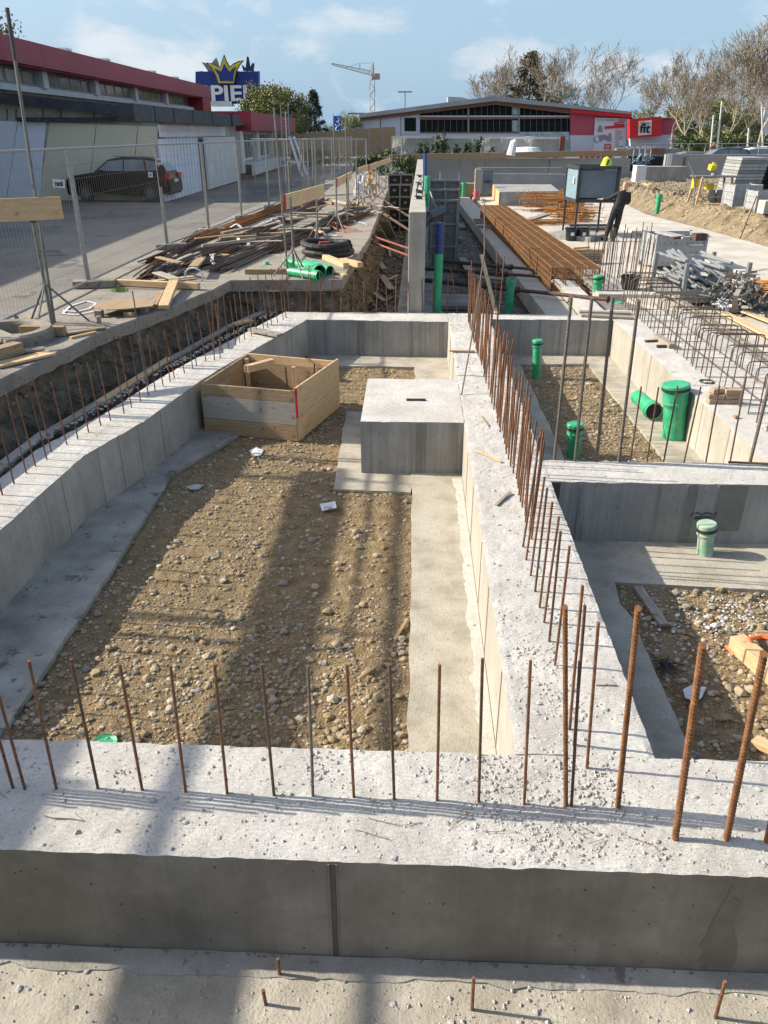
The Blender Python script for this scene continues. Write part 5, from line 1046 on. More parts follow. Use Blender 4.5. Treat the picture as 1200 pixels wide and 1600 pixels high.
dc = cw0 - cw1; ang = math.atan2(dc.y, dc.x); nl = Vector((-math.sin(ang), math.cos(ang), 0)) * -.8
if nl.y < 0: nl = -nl
cc_ = (cw0 + cw1) / 2 + nl; cc_.z = YZ
make_car(cc_, ang, 'black estate car parked behind the mesh fence on the left', sc=1.0).scale = (dc.length / 2.82, .93, 1.08)
# ================================================================== SCAFFOLD WALKWAY left of the view (throws the long shadows)
SCX = -7.75; SW = thing('scaffold_walkway', (SCX, 3, YZ), 'steel scaffold walkway standing in the yard to the left', 'scaffold'); zd = 3.72
yA, yB = -2.0, 9.2
def shx(xs, zdrop): return xs - 1.52 * zdrop
xd0 = -1.38 - 1.52 * (zd + .68); MB().box((xd0 + .30, (yA + yB) / 2, zd), (.60, yB - yA, .05)).build('deck', M['wood_grey'], SW)
zr = zd + .75; xr = -.16 - 1.52 * (zr + .68); MB().box((xr, (yA + yB) / 2, zr), (.03, yB - yA, .09)).build('guard_rail', M['wood'], SW)
for y in (-1.8, .8, 3.4, 5.9, 8.9):
    for xx in (xd0 - .02, xd0 + .62): MB().tube([(xx, y, YZ), (xx, y, zr + .15 if xx < xd0 + .1 else zd + .1)], .024, 8).build('standard', M['galv'], SW)
    MB().tube([(xd0 - .1, y + .05, zd - .08), (xd0 + .7, y + .05, zd - .08)], .024, 6).build('transom', M['galv'], SW)
    MB().tube([(xd0, y + .04, zr), (xr, y + .04, zr)], .02, 6).build('rail_arm', M['galv'], SW)
# ================================================================== TRENCH LEFT OF THE TALL WALL AND THE BAY RIGHT OF IT
r_ = random.Random(42); m = MB(); m2 = MB()
for i in range(1700):
    y = 14.6 + (r_.random() ** 1.5) * 22; x = r_.uniform(-1.4, -.45); m.rock((x, y, -.77 + r_.uniform(0, .12)), r_.uniform(.015, .07), r_)
for i in range(2600):
    y = 14.6 + (r_.random() ** 1.4) * 26; x = r_.uniform(.3, 2.5); m2.rock((x, y, -.79), r_.uniform(.012, .045), r_)
stuff(m, 'rubble', M['mud'], 'broken rubble in the narrow trench left of the tall wall', 'rubble'); stuff(m2, 'rubble', M['mud'], 'coarse grey gravel in the bay right of the tall wall', 'rubble')
for i, (a, b, w_, mt_, z, lb) in enumerate((((596, 430), (612, 452), .18, 'wood_grey', -.6, 'grey board in the trench, nearest'), ((590, 405), (600, 420), .16, 'wood_grey', -.55, 'grey board in the trench behind the nearest one'), ((597, 440), (622, 430), .06, 'wood', -.6, 'thin stick across the trench floor'), ((583, 457), (600, 470), .1, 'wood_grey', -.6, 'short board at the near end of the trench'), ((610, 400), (604, 372), .06, 'wood_cement', -.5, 'curved pale strip in the trench'))):
    plank(at(*a, z), at(*b, z + .04), w_, .03, mt_, lb)
pa = at(612, 373, -.4); plank(at(600, 345, .3), at(612, 372, -.45), .35, .03, 'wood_cement', 'white faced board leaning down into the trench', name='leaning_board', cat='board'); plank(at(591, 360, .2), at(604, 385, -.5), .3, .03, 'wood_grey', 'grey board leaning into the trench beside the white faced one', name='leaning_board', cat='board')
def prop(a, b, r, mat, label, name='steel_prop'):
    a = Vector(a); b = Vector(b); m = MB(); mid = a.lerp(b, .55); m.tube([a, mid], r, 8); m.tube([mid, b], r * .78, 8)
    T = thing(name, a, label, 'steel prop'); m.build('tube', M[mat], T); q = MB(); d = (b - a).normalized(); q.lathe([(r, -.05), (r * 1.5, -.05), (r * 1.5, .05), (r, .05)], mid, 8, axis=d); q.build('collar', M[mat], T); q = MB(); q.lathe([(0, 0), (.07, 0), (.07, .01), (0, .012)], b, 8, axis=d); q.build('end_plate', M[mat], T); return T
prop(at(520, 348, YZ + .12), (-.2, 21.0, .3), .035, 'redprop', 'upper of two red props reaching from the yard to the tall wall'); prop(at(515, 354, YZ + .10), (-.2, 20.3, .22), .035, 'redprop', 'lower of two red props reaching from the yard to the tall wall')
for i, (a, b) in enumerate((((575, 318), (-.2, 24.5)), ((578, 300), (-.2, 29)), ((588, 287), (-.2, 33.5)), ((595, 278), (-.2, 37)))):
    prop(at(*a, YZ + .1), (b[0], b[1], .35 - .05 * i), .05, 'prop', ['first brown strut to the tall wall behind the red props', 'second brown strut to the tall wall', 'third brown strut to the tall wall', 'farthest brown strut to the tall wall'][i])
# steel formwork frames on the trench side (far) and beside the wall (right)
def form_panel(loc, rz, w_, h, label, mat='form_grey', cols=1, rows=3):
    T = thing('formwork_panel', loc, label, 'formwork panel', None, rz)
    def part(m, nm, mt): o = bpy.data.objects.new(nm, m.mesh(nm, M[mt])); COL.objects.link(o); o.parent = T
    m = MB(); m.box((0, .03, h / 2), (w_ - .04, .02, h - .04)); part(m, 'skin', 'darkvoid' if mat != 'form_grey' else 'galv_dull'); m = MB()
    for k in range(cols + 1): m.box((-w_ / 2 + w_ * k / cols, 0, h / 2), (.06, .1, h))
    part(m, 'uprights', mat); m = MB()
    for k in range(rows + 1): m = MB(); m.box((0, -.005, .04 + (h - .08) * k / rows), (w_ + .03, .08, .06)); part(m, 'cross_rib', mat)
    m = MB()
    for k in range(rows): 
        for s in range(cols): m.box((-w_ / 2 + w_ * (s + .5) / cols, -.05, (h) * (k + .5) / rows), (.12, .05, .08))
    part(m, 'clamps', 'galv_dull'); return T
form_panel((.80, 24.5, -.75), .0, .75, 2.0, 'front grey steel formwork frame beside the tall wall', cols=2); form_panel((.85, 26.0, -.75), .05, .85, 2.2, 'middle grey steel formwork frame beside the tall wall', cols=2); form_panel((.9, 28.3, -.75), 0, 1.0, 2.35, 'rear grey steel formwork frame beside the tall wall', cols=2)
form_panel((-.75, 34, -.75), .1, .9, 1.9, 'brownish formwork frame in the trench left of the tall wall', 'galv_dull', 2, 4); form_panel((-.8, 38, -.75), .1, 1.1, 2.1, 'farthest formwork frame in the trench left of the tall wall', 'galv_dull', 2, 4)
# black flexible duct, blue and green uprights
b0 = at(684, 488, -.66); a0 = Vector((atY(683, 470, 14.9).x, 14.9, -.66)); 
T = thing('riser_pipe', (a0.x, 14.95, -.66), 'tall upright pipe, blue above and green below, beside the tall wall', 'pipe'); xx = atY(685, 420, 14.95)
zB = atY(685, 348, 14.95).z; zM = atY(685, 397, 14.95).z; MB().lathe([(.08, -.66), (.08, zM), (.07, zM + .01)], (xx.x, 14.95, 0), 20).build('green_section', M['pvc'], T); MB().lathe([(.065, zM), (.065, zB), (.0, zB)], (xx.x, 14.95, 0), 20).build('blue_section', M['blue'], T); MB().lathe([(.08, -.66), (.11, -.62), (.11, -.3 + .22), (.08, -.05)], (xx.x, 14.95, 0), 20).build('socket', M['pvc'], T)
m = MB(); m.tube([atY(646, 375, 18), atY(657, 352, 18), atY(668, 338, 18.2)], .13, 8); m.tube([atY(668, 340, 18.2), atY(690, 330, 18.8)], .13, 8); m.top('black_duct', M['blackp'], 'bent black sheeted duct leaning beside the tall wall', 'duct')
MB().tube([atY(664, 298, 20.5), atY(664, 240, 20.8)], .05, 8).top('blue_pipe', M['blue'], 'thin dark blue pipe standing up beside the far part of the tall wall', 'pipe')
MB().tube([atY(666, 325, 19.5), atY(668, 275, 19.5)], .07, 8).top('green_pipe_upright', M['pvc'], 'dark green upright pipe behind the black duct', 'pipe')
MB().tube([atY(661, 268, 21), atY(683, 330, 19)], .015, 5).top('guy_rod', M['galv'], 'thin grey rod slanting from the tall wall to the floor', 'rod')
for i, (c, d, lb) in enumerate((((700, 353), (1.5, 1.6), 'pale square pad in the gravel bay, middle one'), ((705, 470), (1.5, 1.5), 'pale square pad in the gravel bay, nearest the cross wall'), ((692, 322), (1.4, 2.2), 'pale square pad in the gravel bay, farthest'))):
    p = at(*c, -.7); MB().box((p.x, p.y, -.72), (d[0], d[1], .1)).top('concrete_pad', M['blind_grey'], lb, 'pad', bevel=.01)
plank(at(722, 403, -.6), at(738, 430, -.55), .25, .04, 'wood_cement', 'angled pale board in the gravel bay'); plank(at(735, 432, -.6), at(790, 436, -.6), .3, .03, 'wood_cement', 'wide dusty board in the gravel bay under the props')
plank(at(700, 370, -.6), at(724, 372, -.6), .4, .02, 'wood_grey', 'flat grey board on the floor of the gravel bay')
mt = MB(); 
for i in range(14): mt.tube([(.28 + i * .035, 14.7, -.55), (.28 + i * .035, 16.6, -.55)], .006, 4)
for i in range(16): mt.tube([(.26, 14.7 + i * .12, -.54), (.78, 14.7 + i * .12, -.54)], .006, 4)
mt.top('rebar_mat', M['rust'], 'rusty wire mat lying by the foot of the tall wall', 'rebar mat')
# three long props lying over the bay
prop(at(690, 408, .0), at(895, 420 + 6, .05), .045, 'prop', 'upper brown prop lying across the bay, nearest the cage'); prop(at(665, 420, -.1), at(905, 436, .05), .045, 'prop', 'middle brown prop lying across the bay'); prop(at(664, 438, -.15), atY(950, 468, 15.6), .05, 'prop', 'lower brown prop running to the four tall grey bars')
pipe(at(797, 489, -.3) + Vector((0, .35, -.3)), atY(799, 436, at(797, 489, -.3).y + .35), .085, 'pvc', 'upright green pipe behind the far right cross wall', True)
plank(at(775, 490, .02), at(752, 398, .9), .07, .03, 'wood', 'pale lath leaning up behind the far cross wall', name='leaning_lath', cat='lath')
plank(at(793, 440, -.5), at(830, 462 - 25, -.45), .1, .03, 'wood_grey', 'grey lath lying beside the upright green pipe')
for i, (bx_, by_, tx_, ty_) in enumerate(((773, 490, 777, 392), (780, 492, 788, 400), (715, 489, 705, 420))): MB().tube([at(bx_, by_, 0), atY(tx_, ty_, at(bx_, by_, 0).y)], .01, 6).top('steel_rod', M['rust'], ['rusty rod standing at the far right cross wall, left one', 'rusty rod standing at the far right cross wall, right one', 'rusty rod beside the near end of the dense bar row'][i], 'rod')
# long concrete strip under the cage
cs = MB().prism([(2.5, 14.5), (3.1, 14.5), (2.75, 50), (1.9, 50)], -.5, -.12); cs.top('long_concrete_beam', M['face_pale'], 'long grey concrete beam running into the distance left of the rusty cage', 'beam', bevel=.01)
# pale working slab on the right
SLAB = MB().prism([(3.2, 18.3), (3.2, 25), (2.9, 50), (8.6, 50), (8.9, 31), (7.6, 24), (7.2, 18), (9.5, 12), (10, 7), (5.0, 7), (5.05, 14.9), (3.9, 18.3)], -.6, -.12); struct(SLAB, 'working_slab', M['white_slab'])
# ---------------- the long rusty cage
CG = thing('rebar_cage', (3.2, 25, -.1), 'very long box shaped rusty reinforcement cage lying beside the concrete beam', 'rebar cage')
ca, cb_ = Vector((2.92, 17.4, 0)), Vector((2.55, 33.5, 0)); wN, wF = 1.05, .98; H0, H1 = -.1, .38
m = MB(); ml = MB(); NS = 150
for i in range(NS):
    t = i / (NS - 1); p = ca.lerp(cb_, t); w_ = wN + (wF - wN) * t; jy = r_.uniform(-.035, .035)
    for k in range(1): m.tube([(p.x, p.y + jy, H0), (p.x, p.y + jy, H1), (p.x + w_, p.y + jy, H1), (p.x + w_, p.y + jy, H0), (p.x, p.y + jy, H0)], .0135, 4, cap=False)
    for q in (.33, .66): m.tube([(p.x + w_ * q, p.y + jy + .04, H0), (p.x + w_ * q, p.y + jy + .04, H1)], .009, 3, cap=False)
for k in range(5):
    q = k / 4; ml.tube([(ca.x + wN * q, ca.y, H1 + .012), (cb_.x + wF * q, cb_.y, H1 + .012)], .012, 4); ml.tube([(ca.x + wN * q, ca.y, H0 + .015), (cb_.x + wF * q, cb_.y, H0 + .015)], .012, 4)
for z in (.02, .14, .26): ml.tube([(ca.x, ca.y, z), (cb_.x, cb_.y, z)], .011, 4); ml.tube([(ca.x + wN, ca.y, z), (cb_.x + wF, cb_.y, z)], .011, 4)
m.build('stirrups', M['cage_rust'], CG)['kind'] = 'stuff'; ml.build('long_bars', M['cage_rust'], CG)
for i, y in enumerate((31, 32, 29.5)): MB().box((2.42, y, -.03), (.5, .1, .09)).top('bearer_timber', M['wood_grey'], ['bearer end under the cage, middle one', 'bearer end under the cage, farthest one', 'bearer end under the cage, nearest one'][i], 'timber')
# stack of planks at the near end of the cage
sp_ = at(897, 412, -.12); T = thing('plank_stack', sp_, 'stack of grey and pale planks in front of the near end of the cage', 'plank stack')
for k in range(6): pboard(T, 'plank', sp_ + Vector((.25 + r_.uniform(-.04, .04), .1, .04 + .06 * k)), (1.0, .22, .05), 'wood_grey' if k < 4 else 'wood', (0, 0, r_.uniform(-.06, .06)))
pboard(T, 'plank', sp_ + Vector((.1, -.1, .42)), (.55, .12, .05), 'wood', (0, 0, .5))
for i, (a, b) in enumerate((((858, 433), (925, 430)), ((862, 440), (928, 437)), ((905, 487), (985, 489)), ((908, 492), (990, 496)))): plank(at(*a, -.05 if i < 2 else .03), at(*b, -.05 if i < 2 else .03), .14, .04, 'wood_grey', ['grey plank in front of the plank stack, rear one', 'grey plank in front of the plank stack, front one', 'thin brown board on the far cross wall, rear one', 'thin brown board on the far cross wall, front one'][i])
# heaps of rusty bars on the slab
def heap(px, py, n, L_, rad, label, z=-.1, rz=0, mat='rust_orange', hh=.2):
    c = at(px, py, z); m = MB(); rr = random.Random(px)
    for i in range(n):
        a = rz + rr.gauss(0, .22); o0 = c + Vector((rr.gauss(0, rad), rr.gauss(0, rad * .8), rr.uniform(.0, hh))); d = Vector((math.cos(a), math.sin(a), rr.uniform(-.04, .04))) * L_ / 2 * rr.uniform(.6, 1)
        e = Vector((0, 0, rr.choice((0, .12, .2)))); m.tube([o0 - d + e, o0 - d, o0 + d, o0 + d + e], .012, 4)
    T = thing('rebar_heap', c, label, 'rebar heap'); m.build('bars', M[mat], T)['kind'] = 'stuff'
heap(852, 330, 60, 2.2, .35, 'tangled heap of bent rusty bars on the pale slab behind the cage', hh=.75); heap(818, 296, 70, 3.0, .3, 'neat stack of rusty bars far back on the slab', hh=.5, rz=.05)
heap(893, 325, 60, 1.5, .3, 'stack of rusty hoops behind the legs of the grey box', hh=.6, rz=.1); heap(895, 345, 60, 1.6, .3, 'rusty stack beneath the grey box', hh=.55, rz=.1); heap(850, 350, 26, 2.6, .25, 'thin layer of rusty bars left of the grey box', hh=.12, rz=.05); heap(880, 318, 40, 1.7, .3, 'rusty bars between the bent heap and the grey box', hh=.35, rz=.1)
# grey bars, steps, block behind
for i, (a, b, w_, h, mt_, lb) in enumerate((((862, 366), (935, 372), 1.2, .16, 'face_grey', 'long low step of grey concrete under the grey box'), ((890, 352), (962, 352), .2, .08, 'steel_dark', 'dark beam on the slab, behind the step'), ((893, 358), (950, 358), .2, .08, 'steel_dark', 'dark beam on the slab, directly behind the step'))):
    p = at(*a, -.05); q = at(*b, -.05); MB().bar(p, q, w_, h).top('concrete_step' if i == 0 else 'steel_beam', M[mt_], lb, 'step' if i == 0 else 'beam')
plank(at(820, 345, -.08), at(858, 333, -.08), .3, .04, 'wood_grey', 'grey board on the slab behind the cage')
p1 = at(781, 322, -.12); p2 = at(872, 320, -.12); p3 = at(850, 298, -.12); p4 = at(765, 300, -.12); T = thing('slab_foundation', (p1 + p3) / 2, 'raised concrete slab with pale form boards far back', 'slab'); MB().prism([tuple(p[:2]) for p in (p1, p2, p3, p4)], -.12, .5).build('slab_body', M['face_grey'], T)
for k in range(7): a = p1.lerp(p4, k / 7.0); b = p1.lerp(p4, (k + .9) / 7.0); MB().bar(a + Vector((-.05, 0, .32)), b + Vector((-.05, 0, .32)), .04, .6).build('form_board', M['wood'], T)
# grey door leaf, low walls, ladder fence far back
yb_ = 47; T = thing('site_door', atY(762, 300, 44), 'dark blue grey steel door leaf standing far back before the low wall', 'door'); a = atY(752, 302, 44); b = atY(771, 265, 44); MB().box(((a.x + b.x) / 2, 44, (a.z + b.z) / 2), (b.x - a.x, .12, b.z - a.z)).build('door_leaf', M['box_blue'], T); MB().box(((a.x + b.x) / 2, 43.92, (a.z + b.z) / 2), (b.x - a.x - .2, .05, .12)).build('cross_bar', M['steel_dark'], T)
a = atY(742, 302, 46); b = atY(880, 272, 46); T = thing('low_concrete_wall', ((a.x + b.x) / 2, 46, -.1), 'low grey concrete wall with a ladder like rail, far back behind the slab', 'wall'); MB().box(((a.x + b.x) / 2, 46.2, (a.z + b.z) / 2 - .1), (b.x - a.x, .3, b.z - a.z + .2)).build('wall_body', M['face_far'], T)
a = atY(745, 262, 45.9); b = atY(877, 270, 45.9); m = MB(); m.tube([(a.x, 45.9, a.z), (b.x, 45.9, a.z)], .03, 5); m.tube([(a.x, 45.9, b.z), (b.x, 45.9, b.z)], .03, 5)
k = 0
while a.x + k * .22 < b.x: m.tube([(a.x + k * .22, 45.9, a.z), (a.x + k * .22, 45.9, b.z)], .014, 4); k += 1
m.build('rail', M['galv'], T)
a = atY(741, 302, 43); b = atY(752, 264, 43); MB().box(((a.x + b.x) / 2, 43, (a.z + b.z) / 2 - .2), (b.x - a.x, .5, b.z - a.z + .4)).top('wall_pier', M['face_pale'], 'pale end pier beside the dark door leaf', 'pier')
MB().box(at(728, 300, .1), (1.3, .8, .9)).top('timber_form', M['wood_brown'], 'brown timber form box at the far end of the concrete beam', 'form box')
for i, (px, py, hh, lb) in enumerate(((724, 307, .7, 'small green pipe standing at the far end of the concrete beam'), (912, 338, .3, 'small green pipe cone lying beside the workman'), (1026, 332, .75, 'green pipe standing in the dirt on the right'))): pipe(at(px, py, -.1), at(px, py, -.1) + Vector((0.02, 0, hh)), .11, 'pvc', lb)
litter([(738, 310), (744, 306), (748, 311), (742, 314)], .0, 'small red bag at the far end of the slab', 'red_paint', 'red_bag', 'bag', .15); litter([(848, 300), (856, 288), (866, 292), (862, 302)], .0, 'green sheet bundle far back on the slab', 'pvc', 'green_sheet', 'sheet', .3); litter([(774, 300), (784, 290), (796, 296), (790, 303)], .0, 'white sheet bundle far back beside the door', 'white', 'white_sheet', 'sheet', .25)
# ---------------- retaining walls at the back
ZT = lambda Y, py: atY(700, py, Y).z
yr = 56.0; RW = thing('retaining_wall', (8, yr, -.8), 'long grey retaining wall of cast panels closing the pit at the back', 'wall'); xs_ = [atY(px, 260, yr).x for px in (654, 688, 718, 758, 858, 985)]
for i in range(5): MB().box(((xs_[i] + xs_[i + 1]) / 2, yr + .2, (ZT(yr, 247) - .8) / 2), (xs_[i + 1] - xs_[i] - .04, .4, ZT(yr, 247) + .8)).build('wall_panel', M['face_far'], RW)
x6 = atY(985, 260, yr).x; x7 = atY(1037, 260, yr).x; zn = atY(1000, 268, yr).z; MB().box(((x6 + x7) / 2, yr + .2, (zn - .8) / 2), (x7 - x6, .4, zn + .8)).build('wall_notch', M['face_far'], RW)
xr0 = x7; xr1 = atY(1186, 260, yr - 1).x; RW2 = thing('retaining_wall', ((xr0 + xr1) / 2, yr, -.8), 'smooth darker grey retaining wall on the right below the parked cars', 'wall'); zt2 = atY(1100, 241, yr).z; MB().box(((xr0 + xr1) / 2, yr, (zt2 - .8) / 2), (xr1 - xr0, .4, zt2 + .8)).build('wall_body', M['face_far'], RW2); MB().box(((xr1 + 6), yr, (zt2 - .8) / 2), (11.9, .4, zt2 + .75)).build('wall_body', M['face_far'], RW2); MB().box((xr0 + .25, yr - .22, (zt2 + .1) / 2 + .3), (.3, .04, zt2 - .6)).build('pale_edge', M['offwhite'], RW2)
MB().box((xr0 + 1.2, yr - .25, .5), (.08, .06, 2.2)).build('joint_strip', M['steel_dark'], RW2)
a = atY(606, 244, yr - 4); b = atY(880, 240, yr + 1); BH = MB(); BH.bar((a.x, yr - 1.2, atY(606, 245, yr).z), (atY(985, 239, yr).x, yr + .3, atY(985, 239, yr).z), .3, .34); BH.top('timber_capping', M['wood_brown'], 'long brown timber board running along the top of the back wall', 'board')
# wooden hoarding at the end of the yard and its posts
a = atY(440, 250, 62); b = atY(612, 250, 62); T = thing('timber_hoarding', ((a.x + b.x) / 2, 62, YZ), 'brown timber hoarding closing the end of the yard', 'hoarding')
xx = a.x - 6; zt_ = lambda x: atY(450, 224, 62).z + (atY(612, 212, 62).z - atY(450, 224, 62).z) * (x - a.x) / (b.x - a.x)
while xx < b.x: MB().box((xx + .48, 62, (YZ + .9 + max(2.2, zt_(xx))) / 2 + .3), (.94, .05, max(2.2, zt_(xx)) - YZ - .3)).build('hoarding_panel', M['wood_brown'], T); xx += .96
a = atY(612, 214, 60); c = atY(885, 222, 60)
TW_ = thing('tarpaulin_screen', ((a.x + c.x) / 2, 60, .6), 'milky tarpaulin screen on posts in front of the hall', 'tarpaulin'); tarp = MB(); vs = []; nx = 60; 
for i in range(nx + 1):
    x = a.x + (c.x - a.x) * i / nx; zt_2 = atY(612 + 273 * i / nx, (216 if i < 40 else 213) , 60).z
    for j in range(5): vs.append((x, 60 + .12 * noise.noise(Vector((x * 1.3, j * .8, 3))) + .1 * math.sin(x * 2.1), .6 + (zt_2 - .6) * j / 4))
tarp.add(vs, [(i * 5 + j, (i + 1) * 5 + j, (i + 1) * 5 + j + 1, i * 5 + j + 1) for i in range(nx) for j in range(4)]); tarp.build('tarpaulin', M['tarp'], TW_)
for px in (628, 686, 738, 756, 784, 822): q = atY(px, 230, 59.6); MB().tube([(q.x, 59.6, .6), (q.x, 59.6, atY(px, 217, 59.6).z)], .05, 5).build('post', M['galv'], TW_)
MB().bar((a.x, 59.7, atY(612, 214, 60).z), (c.x, 59.7, atY(885, 216, 60).z), .15, .12).build('top_batten', M['offwhite'], TW_)
MB().box(atY(878, 228, 59.5), (.35, .15, 1.2)).top('red_post', M['redprop'], 'red brown post at the right end of the tarpaulin screen', 'post')
q = atY(798, 243, 54); MB().tube([q, atY(803, 222, 54) + Vector((0, 0, 0)), atY(806, 219, 54)], [.28, .22, .1], 8).top('white_sheet_roll', M['white'], 'white sheet roll standing against the back wall', 'roll')
MB().lathe([(0, .55), (.8, .5), (1.1, .2), (1.1, 0)], atY(822, 243, 58.5), 20).top('white_tarp_heap', M['white'], 'white covered heap behind the back wall', 'heap')
# hedge plants in front of the tarpaulin, dark hedge behind the tall wall
def leafy(center, dims, n, mat, label, name, cat, seed=0, s=.12, kind=None, clumps=12, stems=0):
    rr = random.Random(seed); m = MB(); C_ = [(rr.gauss(0, .32), rr.gauss(0, .32), rr.gauss(0, .3)) for _ in range(clumps)]
    for i in range(n):
        k = C_[rr.randrange(clumps)]; p = Vector((k[0] + rr.gauss(0, .14), k[1] + rr.gauss(0, .14), k[2] + rr.gauss(0, .15))); p = Vector((max(-1, min(1, p.x)) * dims[0] / 2, max(-1, min(1, p.y)) * dims[1] / 2, (max(-1, min(1, p.z)) + 1) * dims[2] / 2)) + Vector(center)
        e = Euler((rr.uniform(0, 6), rr.uniform(0, 6), rr.uniform(0, 6))).to_matrix(); q = s * rr.uniform(.6, 1.4); m.add([p + e @ Vector(v) * q for v in ((-.5, 0, 0), (0, -.35, 0), (.6, 0, .1), (0, .35, 0))], [(0, 1, 2, 3)])
    o = m.top(name, M[mat], label, cat, origin=center); return o
for i, px in enumerate((640, 656, 668, 682, 694, 714, 730, 746, 768, 790, 846, 868)):
    hgt = (20, 26, 40, 52, 46, 26, 30, 44, 18, 16, 12, 12)[i] / 1202 * 60 * .95; q = atY(px, 240, 58.6); leafy((q.x, 58.6, .9), (.95, .7, hgt + .35), 380, 'hedge', 'leafy green shrub in front of the tarpaulin, %s from the left' % ('first', 'second', 'third', 'fourth', 'fifth', 'sixth', 'seventh', 'eighth', 'ninth', 'tenth', 'eleventh', 'last')[i], 'shrub', 'shrub', i, .13)
q = atY(630, 262, 53.5); leafy((q.x, 53.5, -.6), (3.2, 1.6, 2.6), 2600, 'hedge', 'dark green bush between the tall wall and the fence', 'bush', 'bush', 31, .13); q = atY(605, 262, 58); leafy((q.x - 1.4, 59, .2), (4.5, 1.5, 2.0), 2200, 'hedge', 'dark green hedge at the end of the yard', 'hedge', 'hedge', 32, .13); q = atY(500, 255, 60); leafy((q.x, 61, .6), (7, 1.2, 1.6), 2600, 'hedge', 'dark hedge in front of the brown hoarding', 'hedge', 'hedge', 33, .13)
# ================================================================== RIGHT SIDE OF THE SITE
def pxpoly(name, pts, z, mat, th=.06, seed=0):
    P = [tuple(at(x, y, z)[:2]) for x, y in pts]; Q = []
    for i in range(len(P)):
        a = P[i]; b = P[(i + 1) % len(P)]; k = max(1, int(math.dist(a, b) / .3))
        for j in range(k): x = a[0] + (b[0] - a[0]) * j / k; y = a[1] + (b[1] - a[1]) * j / k; q = .05 * noise.noise(Vector((x, y, seed))); Q.append((x + q, y + q))
    return struct(MB().prism(Q, z - th, z), name, M[mat])
sf = sheet(3.2, 24, 15, 58, 80, 150, lambda x, y: -.2 + .05 * fbm(x, y, .8, 3)); sheet(5.15, 24, 3, 15, 70, 50, lambda x, y: -.2 + .04 * fbm(x, y, .8, 3), sf); struct(sf, 'site_floor', M['mud'])
pxpoly('access_path', [(880, 318), (962, 312), (1010, 335), (1100, 358), (1200, 386), (1300, 412), (1300, 500), (1200, 442), (1100, 402), (1000, 365), (930, 337)], -.06, 'white_slab', .12, 3)
lb_ = Vector((8.9, 30.4)); 
def bank(x, y):
    e0 = at(985, 322, -.05); e1 = at(1200, 384, -.05); d = Vector((e1.x - e0.x, e1.y - e0.y)).normalized(); nrm = Vector((-d.y, d.x)); 
    if nrm.x < 0: nrm = -nrm
    q = (Vector((x, y)) - Vector((e0.x, e0.y))).dot(nrm); t = max(0, min(1, q / 1.5)); s = t * t * (3 - 2 * t)
    return -.28 + .62 * s + (.12 * fbm(x, y, .75, 1) + .10 * fbm(x, y, 2.6, 2) + .06 * noise.noise(Vector((x * 7, y * 7, 1)))) * (.25 + s * (1.0 if q < 3 else .5)) + (.12 * math.exp(-(q - 1.4) ** 2) * (1 + fn(x, y, 1.3)))
bk_ = sheet(5.5, 26, 17, 55.7, 190, 260, bank); struct(bk_, 'dirt_bank', M['dirt_pale'])
r_ = random.Random(12); m = [MB(), MB()]
for i in range(4200):
    y = 19 + r_.random() ** 1.4 * 33; x = r_.uniform(8, 22); z = bank(x, y)
    if z < -.1: continue
    s_ = r_.uniform(.02, .07) * (1.6 if r_.random() < .06 else 1); m[i % 2].rock((x, y, z + s_ * .2), s_, r_)
stuff(m[0], 'bank_stones', STC[2], 'pale stones and clods on the dirt bank', 'stones'); stuff(m[1], 'bank_clods', M['dirt_pale'], 'earth clods on the dirt bank', 'earth clods')
# boards and strip beside the hooped bars
plank((5.12, 10.2, .04), (5.2, 14.2, .04), .14, .05, 'wood_grey', 'long board along the outer edge of the broad right wall, near half'); plank((5.2, 14.3, .03), (5.25, 18.6, .03), .14, .05, 'wood_grey', 'long board along the outer edge of the broad right wall, far half')
plank(at(1130, 488, -.05), at(1240, 545, -.05), .16, .03, 'wood', 'fresh board lying beside the rusty coil bundle, left one'); plank(at(1150, 482, -.05), at(1250, 520, -.05), .14, .03, 'wood', 'fresh board lying beside the rusty coil bundle, right one')
plank(at(1025, 525, .04), at(1051, 541, .04), .12, .07, 'wood_grey', 'short square timber on the broad right wall by the hooped bars', cat='beam'); plank(at(1008, 533, .02), at(1030, 532, .02), .05, .03, 'rust_dark', 'dark short bar end on the broad right wall', cat='bar', name='bar_end'); plank(at(1026, 541, .02), at(1041, 541, .02), .05, .04, 'prop', 'dark block beside the square timber on the right wall', cat='block', name='small_block')
# stacked bricks
c = at(1128, 630, 0); BS = thing('brick_stack', c, 'small stack of brown paving bricks on the broad right wall', 'brick stack')
for k, (dx, dy, dz, rz) in enumerate(((-.1, 0, .03, .1), (.1, .0, .03, .05), (-.1, .0, .095, -.1), (.11, .0, .095, .12), (-.07, .02, .16, .2), (.1, -.02, .16, 0), (0, .12, .03, .1), (0, .12, .095, 0))): pboard(BS, 'brick', c + Vector((dx * .9, dy, dz)), (.19, .1, .06), 'brick', (0, 0, rz), .006)
MB().box(at(1150, 651, .02), (.06, .04, .03), .4).top('brick_chip', M['redbrick'], 'single red brick chip right of the brick stack', 'chip')
m = MB(); cc = at(1104, 596, .012); m.tube([cc + Vector((.085 * math.cos(t), .085 * math.sin(t), .004 * math.sin(3 * t))) for t in [k * math.pi / 12 for k in range(25)]], .01, 6); m.top('rubber_ring', M['rubber'], 'black rubber ring lying on the right wall near the large green pipe', 'ring')
